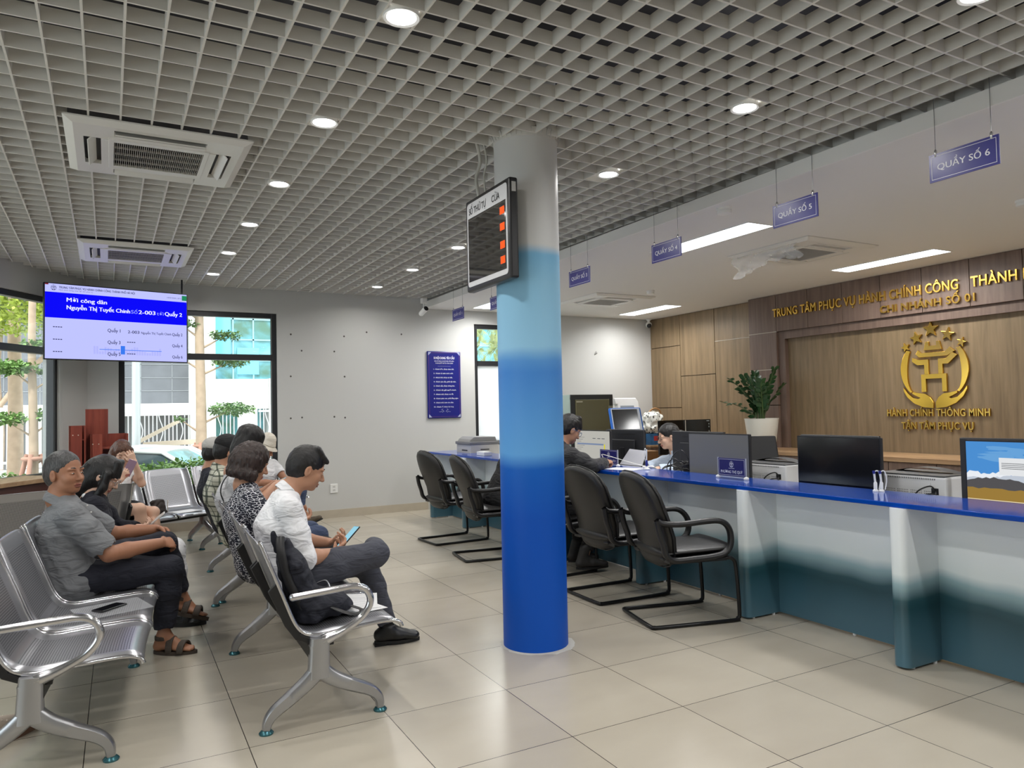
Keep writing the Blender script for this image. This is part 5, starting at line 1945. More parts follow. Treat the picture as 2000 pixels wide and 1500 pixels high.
def plaid_mat():
    m = mat('plaid_shirt', rgb(150, 150, 130), .8)
    nt, b = nodes_of(m)
    tc = nt.nodes.new('ShaderNodeTexCoord')
    last = None
    for ax, sc, wdt in (('X', 13, .16), ('Z', 13, .16), ('Y', 13, .16), ('Z', 26, .10)):
        s = nt.nodes.new('ShaderNodeSeparateXYZ'); nt.links.new(tc.outputs['Object'], s.inputs[0])
        mu = nt.nodes.new('ShaderNodeMath'); mu.operation = 'MULTIPLY'; mu.inputs[1].default_value = sc
        fr = nt.nodes.new('ShaderNodeMath'); fr.operation = 'FRACT'
        lt = nt.nodes.new('ShaderNodeMath'); lt.operation = 'LESS_THAN'; lt.inputs[1].default_value = wdt
        nt.links.new(s.outputs[ax], mu.inputs[0]); nt.links.new(mu.outputs[0], fr.inputs[0]); nt.links.new(fr.outputs[0], lt.inputs[0])
        if last is None: last = lt
        else:
            a = nt.nodes.new('ShaderNodeMath'); a.operation = 'ADD'; nt.links.new(last.outputs[0], a.inputs[0]); nt.links.new(lt.outputs[0], a.inputs[1]); last = a
    r = ramp(nt, [(0, rgb(204, 204, 188)), (.3, rgb(110, 116, 100)), (.6, rgb(58, 64, 60))])
    dv = nt.nodes.new('ShaderNodeMath'); dv.operation = 'DIVIDE'; dv.inputs[1].default_value = 3
    nt.links.new(last.outputs[0], dv.inputs[0]); nt.links.new(dv.outputs[0], r.inputs['Fac']); nt.links.new(r.outputs['Color'], b.inputs['Base Color'])
    return m
M_PLAID = plaid_mat()

def phone(name, label, c, long, nrm, col=rgb(30, 30, 33), screen=None, L=.155, Wd=.073):
    long = Vector(long).normalized(); n = Vector(nrm); n = (n - long * n.dot(long)).normalized(); w = n.cross(long)
    M = Matrix((w, long, n)).transposed().to_4x4(); M.translation = Vector(c)
    t = thing(name, label, 'phone', (0, 0, 0)); t.matrix_world = M
    part('case', MB().box(-Wd / 2, Wd / 2, -L / 2, L / 2, -.0045, .0035), mat('phone_' + label[:18], col, .3), t, bevel=.003)
    part('screen', MB().box(-Wd / 2 + .003, Wd / 2 - .003, -L / 2 + .004, L / 2 - .004, .0035, .0042), screen or mat('phone_glass', rgb(12, 12, 14), .08), t)
    return t

def pitch(yaw_deg, down_deg, roll=0):
    y = math.radians(yaw_deg); p = math.radians(down_deg)
    f = Vector((math.cos(y) * math.cos(p), math.sin(y) * math.cos(p), -math.sin(p)))
    u = Vector((math.cos(y) * math.sin(p), math.sin(y) * math.sin(p), math.cos(p)))
    if roll:
        u = Matrix.Rotation(math.radians(roll), 3, f) @ u
    return f, u

# --- man in the white shirt, bench A second seat
p = Person('person', 'man in white shirt and grey trousers looking down at a phone, legs crossed', (.85, 4.2, 0), SK_MID, .0036)
f, u = pitch(-2, 22)
p.head((.935, 4.2, 1.068), f, u, .98)
p.neck((.825, 4.2, .935), .055)
p.torso((.815, 4.2, .505), (.79, 4.2, .755), (.80, 4.025, .872), (.815, 4.375, .872), (.165, .15, .165), (.108, .106, .112))
p.arm('r', (.868, 3.975, .605), (1.045, 4.055, .605), (.047, .040, .027)).arm('l', (.93, 4.415, .635), (1.07, 4.285, .625), (.047, .040, .027))
p.hand('r', (.72, .50, .36), (-.1, .55, .75), (28, 40, 30), thumb=-1).hand('l', (.72, -.62, .25), (0, -.3, .9), (30, 45, 30), thumb=1)
p.leg('r', (.84, 4.10, .495), (1.262, 3.985, .588), (1.345, 4.30, .575)).leg('l', (.84, 4.31, .485), (1.295, 4.29, .480), (1.405, 4.225, .105))
p.hair(H_BLACK, 'swept', .0014)
def _tuck(g): pass
p.top(M_WSHIRT, 1.10, .020, True, .0050, seed=4, sleeve_r=.048, cuff=True)
p.bottoms(M_CHARCOAL, 'trousers', .012, .97, .0035, hem_r=.052)
p.shoe('l', M_SHOEBLK, M_SOLEBLK, 'dress', (1, -.12, -.03))
p.shoe('r', M_SHOEBLK, M_SOLEBLK, 'loafer', (.50, .86, -.12), (.45, -.2, .85))
sk = SDF(); sk.cone(p.al + Vector((0, 0, -.03)), p.al.lerp(p.kl, .22), .038, .044)
p.add('sock', sk.mesh(.006, .01), M_BLACKCLOTH)
p.finish()
phone('smartphone', 'lit smartphone held by the man in the white shirt', (1.155, 4.155, .668), (.72, .16, .66), (-.66, -.05, .74), rgb(22, 24, 28), emis('phone_screen', rgb(150, 205, 225), .9))

# --- older man in the grey polo, bench C third seat
p = Person('person', 'older man with greying hair in a grey polo, hands clasped on his crossed knee', (-.2, 4.85, 0), SK_TAN, .0036)
f, u = pitch(-41, -3, 0)
p.head((-.272, 4.85, 1.070), f, u, 1.0)
p.neck((-.298, 4.865, .925), .058)
p.torso((-.225, 4.85, .505), (-.265, 4.86, .745), (-.232, 4.665, .852), (-.268, 5.045, .856), (.178, .172, .176), (.122, .125, .122))
p.arm('r', (-.052, 4.640, .625), (.205, 4.755, .640), (.050, .043, .030)).arm('l', (-.03, 5.06, .675), (.195, 4.985, .690), (.050, .043, .030))
p.hand('r', (.80, .50, -.10), (-.25, .55, -.6), (35, 45, 35), thumb=1).hand('l', (.80, -.52, -.18), (-.25, -.6, -.6), (30, 45, 35), thumb=-1)
p.leg('r', (-.20, 4.765, .495), (.262, 4.745, .490), (.225, 4.765, .105), foot=((.86, -.50, 0),))
p.leg('l', (-.20, 4.955, .505), (.235, 4.90, .612), (.335, 5.01, .262), foot=((.93, -.20, -.30), (.3, .1, .95)))
p.hair(H_GREY, 'short', .0010, vol=.965, hairline=.070)
p.top(M_GPOLO, .78, .018, True, .0045, seed=8, sleeve_r=.058, name='polo_shirt')
p.bottoms(M_NAVY, 'trousers', .016, .93, .0045, hem_r=.056)
p.shoe('r', M_SANDAL, M_SANDSOLE, 'sandal', (.86, -.50, 0))
p.shoe('l', M_SANDAL, M_SANDSOLE, 'sandal', (.93, -.20, -.30), (.3, .1, .95))
bt = MB()
for i in range(4):
    c = p.nb.lerp(p.chest, .25 + .22 * i) + Vector((.128 + .012 * i, -.03 + .0 * i, 0))
    bt.sphere(c, .0055, 8, 6)
p.add_mb('buttons', bt, M_WHITE)
p.finish()

# --- girl in the dark cardigan
p = Person('person', 'girl with long black hair and glasses in a dark cardigan, bent over a phone', (-.1, 5.45, 0), SK_LIGHT, .0046, LIP_F)
f, u = pitch(-14, 34)
p.head((-.085, 5.43, 1.010), f, u, .96, female=True)
p.neck((-.165, 5.45, .885), .046)
p.torso((-.12, 5.45, .50), (-.165, 5.45, .725), (-.135, 5.295, .825), (-.135, 5.605, .825), (.15, .13, .14), (.10, .095, .10))
p.arm('r', (-.07, 5.26, .625), (.095, 5.36, .640), (.04, .033, .024)).arm('l', (-.02, 5.63, .635), (.12, 5.50, .640), (.04, .033, .024))
p.hand('r', (.8, .3, .3), (-.2, .5, .8), (25, 40, 30), thumb=-1, s=.9).hand('l', (.8, -.4, .2), (-.1, -.4, .8), (25, 40, 30), thumb=1, s=.9)
p.leg('r', (-.10, 5.37, .48), (.31, 5.36, .475), (.345, 5.33, .115)).leg('l', (-.10, 5.53, .48), (.325, 5.52, .475), (.36, 5.50, .115))
def long_hair(g, H, s, R):
    g.ell(H(-.03, 0, -.02), (.095 * s, .086 * s, .11 * s), R, .02)
    for q in (-1, 1):
        g.chain([H(.03, q * .075, .03), H(.055, q * .078, -.06), H(.05, q * .075, -.16), H(.0, q * .085, -.25)], [.026, .024, .026, .018], .02)
    g.chain([H(-.06, 0, 0), H(-.08, 0, -.14), H(-.10, 0, -.26)], [.075, .075, .05], .03)
    for q in np.linspace(-1, 1, 7):
        g.cone(H(.035, q * .05, .115), H(.088 - abs(q) * .016, q * .062, .026), .020 * s, .008 * s, .012)
    g.ell(H(.112, 0, -.055), (.060 * s, .052 * s, .085 * s), R, .012, True)
p.hair(H_BLACK, 'long', .0012, long_hair)
p.top(M_CARD, 1.86, .016, False, .004, seed=12, name='cardigan')
wc = SDF()
for q in (-1, 1):
    wc.chain([p.nb + Vector((-.03, q * .055, .0)), p.nb + Vector((.055, q * .05, -.02)), p.nb + Vector((.085, q * .028, -.10))], [.017, .018, .014], .01)
p.add('white_collar', wc.mesh(.005, .01), M_WSHIRT, 'white collar')
p.bottoms(M_WSHIRT, 'trousers', .014, .96, .003, thigh=.075, label='white trousers')
for sd in ('r', 'l'):
    p.shoe(sd, M_SHOEBLK, M_SOLEBLK, 'platform', (.95, -.3, 0), L=.24)
p.glasses(mat('wire_glasses', rgb(190, 190, 195), .2, .9))
p.finish()
phone('smartphone', 'pale smartphone in the hands of the girl in the dark cardigan', (.205, 5.42, .690), (.78, -.1, .62), (-.62, 0, .78), rgb(222, 218, 214), mat('phone_pale', rgb(206, 200, 196), .25))

# --- woman with long brown hair by the window
p = Person('person', 'woman in white top and black shorts, hand on her forehead, holding a phone', (.1, 8.0, 0), SK_LIGHT, .005, LIP_F)
f, u = pitch(-80, 24, 0)
p.head((.022, 8.005, 1.035), f, u, .97, female=True)
p.neck((-.005, 8.08, .905), .046)
p.torso((-.02, 8.13, .485), (-.008, 8.09, .735), (-.135, 8.00, .830), (.120, 8.165, .825), (.15, .125, .14), (.10, .09, .10))
p.arm('r', (-.135, 7.82, .655), (.015, 7.735, .800), (.042, .034, .024)).arm('l', (.190, 7.955, .735), (.128, 7.895, .950), (.042, .036, .024))
p.hand('r', (.55, .10, .75), (-.1, .9, .3), (18, 30, 22), thumb=1, s=.92).hand('l', (-.42, .0, .90), (-.2, .9, .2), (18, 28, 20), thumb=1, spread=4, s=.92)
p.leg('r', (-.06, 8.06, .475), (.165, 7.625, .530), (.215, 7.70, .165), (.074, .052, .034), foot=((.8, -.5, -.4),), bare=True)
p.leg('l', (.06, 8.14, .465), (.285, 7.745, .475), (.285, 7.66, .105), (.074, .052, .034), foot=((.55, -.83, 0),), bare=True)
def brown_hair(g, H, s, R):
    g.ell(H(-.03, 0, -.01), (.096 * s, .088 * s, .105 * s), R, .02)
    for q in (-1, 1):
        g.chain([H(.0, q * .080, .03), H(.02, q * .092, -.07), H(.0, q * .100, -.15), H(-.01, q * .115, -.22)], [.024, .026, .028, .016], .02)
    g.chain([H(-.06, -.02, 0), H(-.075, -.06, -.13), H(-.06, -.11, -.21)], [.072, .066, .034], .03)
    g.ell(H(.112, 0, -.045), (.075 * s, .066 * s, .105 * s), R, .012, True)
p.hair(H_BROWN, 'long', .003, brown_hair)
p.top(M_WSHIRT, .42, .014, False, .003, seed=21, name='blouse', sleeve_r=.05)
p.bottoms(M_BLACKCLOTH, 'shorts', .016, .26, .003, thigh=.078)
p.shoe('l', M_SHOEBLK, M_SOLEBLK, 'platform', (.55, -.83, 0), L=.235)
p.shoe('r', M_SHOEBLK, M_SOLEBLK, 'platform', (.8, -.5, -.4), L=.235)
p.finish()
phone('smartphone', 'mauve backed smartphone held up by the woman in the white top', (.085, 7.755, .905), (.42, -.12, .9), (.2, .97, .1), rgb(150, 120, 140))

# --- woman in the patterned dress
p = Person('person', 'woman with short wavy dark hair in a black and white patterned dress', (.75, 4.82, 0), SK_MID, .0046, LIP_F)
f, u = pitch(4, 20)
p.head((.735, 4.83, 1.075), f, u, .97, female=True)
p.neck((.685, 4.83, .945), .048)
p.torso((.755, 4.82, .50), (.70, 4.82, .755), (.705, 4.65, .868), (.72, 4.99, .868), (.165, .155, .16), (.115, .112, .115))
p.arm('r', (.795, 4.60, .665), (.985, 4.69, .69), (.046, .038, .026)).arm('l', (.82, 5.04, .68), (.99, 4.93, .70), (.046, .038, .026))
p.hand('r', (.85, .3, .3), (-.2, .3, .9), (25, 35, 25), thumb=-1, s=.92).hand('l', (.85, -.35, .25), (-.1, -.3, .9), (25, 35, 25), thumb=1, s=.92)
p.leg('r', (.77, 4.74, .485), (1.20, 4.72, .485), (1.235, 4.72, .11)).leg('l', (.77, 4.90, .485), (1.20, 4.92, .485), (1.24, 4.92, .11))
def bob(g, H, s, R):
    g.ell(H(-.032, 0, -.002), (.118 * s, .112 * s, .112 * s), R, .02)
    for a in range(-110, 111, 22):
        x, y = -math.cos(math.radians(a)), math.sin(math.radians(a))
        g.ell(H(-.02 + .085 * x, .088 * y, -.075 - .012 * (a % 44) / 44), (.036 * s, .036 * s, .042 * s), R, .012)
    g.ell(H(.122, 0, -.05), (.072 * s, .070 * s, .108 * s), R, .012, True)
p.hair(H_DBROWN, 'bob', .0036, bob, vol=1.06)
p.top(M_DRESS, .55, .014, False, .003, seed=31, name='dress', sleeve_r=.056)
p.bottoms(M_BLACKCLOTH, 'trousers', .012, .96, .003)
for sd in ('r', 'l'):
    p.shoe(sd, M_SHOEBLK, M_SOLEBLK, 'loafer', (1, 0, 0), L=.24)
p.finish()

# --- man in pale grey t-shirt
p = Person('person', 'man with flat cropped black hair in a pale grey t-shirt with a bag strap', (.78, 5.4, 0), SK_MID, .005)
f, u = pitch(2, 24)
p.head((.79, 5.42, 1.120), f, u, .98)
p.neck((.705, 5.42, .985), .055)
p.torso((.80, 5.41, .505), (.715, 5.41, .80), (.71, 5.23, .925), (.725, 5.60, .925), (.165, .15, .168), (.108, .105, .112))
p.arm('r', (.80, 5.20, .735), (.965, 5.33, .875), (.047, .040, .028)).arm('l', (.86, 5.62, .75), (1.0, 5.50, .875), (.047, .040, .028))
p.hand('r', (.90, .25, .25), (.2, .5, -.8), (18, 26, 20), thumb=1).hand('l', (.9, -.2, .2), (-.1, -.3, .9), (22, 30, 22), thumb=1)
p.leg('r', (.82, 5.32, .49), (1.25, 5.30, .50), (1.28, 5.30, .11)).leg('l', (.82, 5.50, .49), (1.25, 5.54, .50), (1.30, 5.56, .11))
p.hair(H_BLACK, 'fade', .002, vol=.96)
p.top(M_GTEE, .55, .014, False, .003, seed=41, name='t_shirt', sleeve_r=.056)
p.bottoms(M_JEANS, 'jeans', .014, .96, .003)
for sd in ('r', 'l'):
    p.shoe(sd, M_BROWNSHOE, M_SOLEBLK, 'loafer', (1, -.05, 0))
stp = MB().tube(smooth_path([(.655, 5.26, .72), (.60, 5.28, .86), (.645, 5.30, .965), (.735, 5.30, .985), (.815, 5.34, .90), (.835, 5.44, .76)]), .011, 8, flat=.4)
p.add_mb('bag_strap', stp, M_BLACK)
p.finish()
phone('smartphone', 'dark smartphone held by the man in the pale grey t-shirt', (1.075, 5.40, .925), (.92, -.1, .36), (-.36, 0, .92))

# --- man in the plaid shirt
p = Person('person', 'man in a black cap and checked shirt, third along behind the patterned dress', (.8, 6.0, 0), SK_MID, .006)
f, u = pitch(4, 20)
p.head((.745, 6.02, 1.095), f, u, .98)
p.neck((.69, 6.02, .965), .054)
p.torso((.80, 6.02, .505), (.695, 6.02, .78), (.675, 5.85, .90), (.69, 6.20, .90), (.165, .15, .165), (.108, .105, .112))
p.arm('r', (.80, 5.80, .69), (.98, 5.90, .68)).arm('l', (.82, 6.24, .69), (.99, 6.14, .68))
p.hand('r', (.9, .2, .1), (0, .4, .8), thumb=-1).hand('l', (.9, -.2, .1), (0, -.4, .8), thumb=1)
p.leg('r', (.83, 5.93, .49), (1.26, 5.92, .49), (1.28, 5.92, .11)).leg('l', (.83, 6.11, .49), (1.26, 6.14, .49), (1.29, 6.16, .11))
p.hair(H_BLACK, 'short', .002)
cp = SDF(); cp.ell(p.H(-.014, 0, .052), [.112, .092, .086], p.R3); cp.ell(p.H(.02, 0, -.03), [.2, .2, .065], p.R3, .01, True)
cp.slab(p.H(.06, 0, .050), p.H(.145, 0, .036), (.07, .007), (.052, .006), p.l, .015)
p.add('cap', cp.mesh(.006, .015), cloth('black_cap', rgb(24, 24, 26), .8))
p.top(M_PLAID, .9, .016, True, .003, seed=51, name='checked_shirt', sleeve_r=.056)
p.bottoms(M_NAVY, 'trousers', .014, .96, .003)
for sd in ('r', 'l'):
    p.shoe(sd, M_SHOEBLK, M_SOLEBLK, 'loafer', (1, 0, 0))
p.finish()

# --- person in the grey cap
p = Person('person', 'person in a light grey cap, farthest along the right row of benches', (.8, 6.68, 0), SK_MID, .0065)
f, u = pitch(20, 12)
p.head((.725, 6.70, 1.060), f, u, .97)
p.neck((.685, 6.70, .925), .052)
p.torso((.80, 6.70, .505), (.70, 6.70, .75), (.68, 6.53, .865), (.69, 6.87, .865))
p.arm('r', (.80, 6.48, .67), (.97, 6.58, .66)).arm('l', (.82, 6.90, .67), (.98, 6.80, .66))
p.hand('r', (.9, .2, .1), (0, .4, .8), thumb=-1).hand('l', (.9, -.2, .1), (0, -.4, .8), thumb=1)
p.leg('r', (.83, 6.61, .49), (1.26, 6.60, .49), (1.28, 6.60, .11)).leg('l', (.83, 6.79, .49), (1.26, 6.82, .49), (1.29, 6.84, .11))
p.hair(H_BLACK, 'short', .002)
cp = SDF(); cp.ell(p.H(-.014, 0, .052), [.113, .093, .086], p.R3); cp.ell(p.H(.02, 0, -.03), [.2, .2, .065], p.R3, .01, True)
cp.slab(p.H(.06, 0, .050), p.H(.145, 0, .036), (.07, .007), (.052, .006), p.l, .015)
p.add('cap', cp.mesh(.006, .015), cloth('grey_cap', rgb(176, 174, 170), .8))
p.top(M_CARD, .6, .014, False, .003, seed=61, name='t_shirt')
p.bottoms(M_NAVY, 'trousers', .014, .96, .003)
for sd in ('r', 'l'):
    p.shoe(sd, M_SHOEBLK, M_SOLEBLK, 'loafer', (1, 0, 0))
p.finish()

# --- person in the bucket hat on the window bench
p = Person('person', 'person in a cream bucket hat, white polo and jeans beside the window frame', (1.5, 8.9, 0), SK_TAN, .006)
f, u = pitch(-38, 26)
p.head((1.505, 8.90, .975), f, u, .97)
p.neck((1.475, 8.97, .855), .052)
p.torso((1.50, 9.05, .47), (1.475, 8.99, .69), (1.35, 8.90, .785), (1.615, 9.05, .785), (.16, .15, .16), (.105, .105, .11))
p.arm('r', (1.40, 8.72, .60), (1.58, 8.62, .60)).arm('l', (1.73, 8.90, .60), (1.76, 8.68, .58))
p.hand('r', (.6, -.6, .0), (0, .2, -.9), thumb=1).hand('l', (.3, -.9, 0), (0, .2, -.9), thumb=-1)
p.leg('r', (1.46, 8.98, .46), (1.72, 8.60, .47), (1.82, 8.36, .20)).leg('l', (1.60, 9.06, .46), (1.86, 8.72, .47), (1.80, 8.66, .11))
p.hair(H_BLACK, 'short', .002)
ht = SDF()
ht.slab(p.H(-.012, 0, .062), p.H(-.016, 0, .125), (.094, .112), (.078, .094), p.l, .02)
ht.ell(p.H(-.01, 0, .035), [.13, .112, .05], p.R3, .006, True)
p.add('hat_crown', ht.mesh(.006, .015), cloth('cream_hat', rgb(214, 206, 192), .85))
bm_ = MB(); rows = []
for r, z in ((.098, .070), (.150, .030), (.152, .026), (.098, .064)):
    rows.append([p.H(-.012 + r * math.cos(2 * math.pi * i / 32), r * .86 * math.sin(2 * math.pi * i / 32), z) for i in range(32)])
bm_.grid(rows, closed_u=True)
p.add_mb('hat_brim', bm_, MATS['cream_hat'])
p.top(M_WSHIRT, .55, .014, True, .003, seed=71, name='polo_shirt')
p.bottoms(M_JEANS, 'jeans', .014, .95, .003)
p.shoe('r', M_BROWNSHOE, M_SOLEBLK, 'loafer', (.80, -.42, .42), (-.3, .2, .9))
p.shoe('l', M_BROWNSHOE, M_SOLEBLK, 'loafer', (.6, -.8, 0))
p.finish()

# --- man writing at the counter
p = Person('person', 'man in dark jacket and glasses leaning on the counter, writing', (3.3, 5.35, 0), SK_MID, .0046)
f, u = pitch(-6, 26)
p.head((3.425, 5.33, 1.195), f, u, .98)
p.neck((3.335, 5.34, 1.06), .055)
p.torso((3.20, 5.34, .555), (3.285, 5.34, .85), (3.335, 5.155, .985), (3.35, 5.53, .985), (.17, .155, .17), (.112, .11, .115))
p.arm('r', (3.47, 5.08, .885), (3.715, 5.225, .895), (.046, .04, .028)).arm('l', (3.46, 5.60, .885), (3.66, 5.46, .885), (.046, .04, .028))
p.hand('r', (.75, .38, .12), (.2, .4, -.8), (45, 55, 40), thumb=1).hand('l', (.85, -.4, -.02), (0, 0, -1), (10, 12, 10), thumb=-1)
p.leg('r', (3.22, 5.25, .54), (3.62, 5.20, .545), (3.43, 5.14, .13)).leg('l', (3.22, 5.44, .54), (3.64, 5.46, .545), (3.53, 5.42, .13))
p.hair(H_BLACK, 'mop', .0018, vol=1.04)
p.top(M_JACK, 1.93, .020, True, .004, seed=81, name='jacket', sleeve_r=.054)
p.bottoms(M_BLACKCLOTH, 'trousers', .014, .93, .003)
for sd in ('r', 'l'):
    p.shoe(sd, mat('dark_boot', rgb(40, 38, 36), .55), M_SOLEBLK, 'boot', (.95, -.25, 0), L=.28)
p.glasses(mat('blue_glasses', rgb(120, 130, 165), .25, .3), rim=.002)
p.finish()
o = part('pen', MB().tube([(3.772, 5.285, .872), (3.735, 5.30, .965)], .0045, 8), mat('pen_white', rgb(225, 225, 230), .3), smooth=60)
tag(o, 'white counter pen in the hand of the writing man', 'pen')

# --- visitor in black, almost wholly behind the pillar
p = Person('person', 'visitor in black, mostly hidden behind the blue pillar, at the far counter', (3.2, 6.24, 0), SK_MID, .0065)
f, u = pitch(-4, 15)
p.head((3.50, 6.20, 1.185), f, u, .97)
p.neck((3.43, 6.21, 1.055), .052)
p.torso((3.18, 6.22, .555), (3.33, 6.21, .84), (3.40, 6.03, .965), (3.42, 6.38, .965))
p.arm('r', (3.43, 5.98, .86), (3.60, 6.06, .885)).arm('l', (3.48, 6.44, .875), (3.62, 6.34, .885))
p.hand('r', (.9, .2, 0), (0, 0, -1), (12, 12, 10), thumb=1).hand('l', (.9, -.2, 0), (0, 0, -1), (12, 12, 10), thumb=-1)
p.leg('r', (3.20, 6.13, .54), (3.60, 6.10, .55), (3.52, 6.08, .12)).leg('l', (3.20, 6.31, .54), (3.60, 6.33, .55), (3.52, 6.34, .12))
p.hair(H_BLACK, 'short', .002)
p.top(M_BLACKCLOTH, 1.9, .016, False, .003, seed=91, name='jumper')
p.bottoms(M_BLACKCLOTH, 'trousers', .014, .96, .003)
for sd in ('r', 'l'):
    p.shoe(sd, M_SHOEBLK, M_SOLEBLK, 'loafer', (1, 0, 0))
p.finish()

# --- clerk behind the counter
p = Person('person', 'clerk with tied dark hair and glasses in a light blue shirt behind the counter', (4.9, 5.45, 0), SK_LIGHT, .0046, LIP_F)
f, u = pitch(158, 12)
p.head((4.665, 5.50, 1.085), f, u, .97, female=True)
p.neck((4.735, 5.475, .955), .046)
p.torso((4.95, 5.40, .53), (4.82, 5.44, .77), (4.805, 5.60, .855), (4.72, 5.33, .855), (.15, .13, .145), (.10, .095, .10))
p.arm('r', (4.66, 5.70, .80), (4.46, 5.62, .80), (.042, .034, .024)).arm('l', (4.58, 5.28, .79), (4.40, 5.36, .795), (.042, .034, .024))
p.hand('r', (-.9, .1, 0), (0, 0, -1), (15, 15, 12), thumb=-1, s=.9).hand('l', (-.9, .1, 0), (0, 0, -1), (15, 15, 12), thumb=1, s=.9)
p.leg('r', (4.92, 5.50, .52), (4.95, 5.60, .50), (4.98, 5.62, .12)).leg('l', (4.92, 5.32, .52), (4.95, 5.28, .50), (4.98, 5.26, .12))
def bun(g, H, s, R):
    g.chain([H(-.10, 0, .01), H(-.135, 0, .0), H(-.165, 0, -.015), H(-.18, 0, -.05)], [.022, .030, .028, .014], .012)
p.hair(H_BLACK, 'tied', .0016, bun)
p.top(M_LBLUE, 1.85, .014, True, .003, seed=95, name='shirt')
p.bottoms(M_NAVY, 'trousers', .012, .96, .003)
for sd in ('r', 'l'):
    p.shoe(sd, M_SHOEBLK, M_SOLEBLK, 'loafer', (-1, .3, 0), L=.24)
p.glasses(mat('dark_glasses', rgb(70, 60, 66), .3, .3))
p.finish()
# ---------------------------------------------------------------- computers, plates and papers on the counter
M_MON = mat('monitor_black', rgb(28, 28, 31), .38)
M_MONB = mat('monitor_back', rgb(40, 41, 44), .5)
M_OFF = mat('screen_off', rgb(16, 17, 22), .12)
def make_monitor(label, loc, rz, w=.61, h=.345, tilt=0, screen=None, zc=.235, stand=True, back_slot=True):
    """local -x is the viewing side; loc on the desk under the stand"""
    t = thing('monitor', label, 'computer monitor', loc, rz)
    M = Matrix.Translation((0, 0, zc)) @ Matrix.Rotation(math.radians(tilt), 4, 'Y')
    part('housing', MB().box(-.012, .012, -w / 2, w / 2, -h / 2, h / 2, M=M).box(.012, .038, -w * .30, w * .30, -h * .33, h * .22, M=M), M_MONB, t, bevel=.006)
    part('bezel', MB().box(-.0145, -.011, -w / 2, w / 2, -h / 2, h / 2, M=M), M_MON, t)
    sc = part('screen', MB().box(-.0160, -.0143, -w / 2 + .008, w / 2 - .008, -h / 2 + .018, h / 2 - .008, M=M), screen or M_OFF, t)
    if back_slot:
        part('vent_slot', MB().box(.0121, .0135, -w * .28, w * .28, h * .36, h * .385, M=M), M_BLACK, t)
    if stand:
        part('stand', MB().box(.02, .045, -.035, .035, .012, zc).box(-.06, .13, -.11, .11, 0, .012), M_MON, t, bevel=.005)
    return t, M
ZD = .75
# visitor-facing screens
t, M = make_monitor('visitor screen showing a pale document page, behind the writing man', (4.08, 5.93, ZD), 0, screen=emis('page_screen', rgb(196, 194, 186), .72))
F0 = M @ frame((-.0164, 0, 0), (0, -1, 0), (0, 0, 1))
pg = MB()
def srect(mb, F, x0, x1, y0, y1):
    mb.quad(*[F @ Vector(p) for p in ((x0, y0, 0), (x1, y0, 0), (x1, y1, 0), (x0, y1, 0))])
ln = MB()
for k in range(14):
    srect(ln, F0, -.26, -.26 + .05 + .03 * ((k * 7) % 4), .12 - .02 * k, .123 - .02 * k)
for x in (.02, .10, .17): srect(ln, F0, x, x + .05, .09, .097)
part('text_lines', ln, emis('page_ink', rgb(120, 122, 126), .5), t)
y_ = MB(); srect(y_, F0, .205, .225, -.14, .04); part('yellow_bar', y_, emis('page_yellow', rgb(214, 206, 50), .8), t)
b_ = MB(); srect(b_, F0, -.25, .20, .030, .045); part('blue_bar', b_, emis('page_blue', rgb(130, 146, 178), .7), t)
make_monitor('grey unlit visitor screen behind the blue name plate', (4.08, 4.225, ZD), 0, w=.648, screen=mat('screen_grey', rgb(112, 112, 110), .5))
make_monitor('black unlit visitor screen between the two white printers', (4.08, 3.16, ZD), 0, w=.618)
t, M = make_monitor('visitor screen showing a mountain landscape at the right edge', (4.08, 2.045, ZD), 0, w=.612, h=.35, screen=emis('wall_sky', rgb(76, 142, 208), .85))
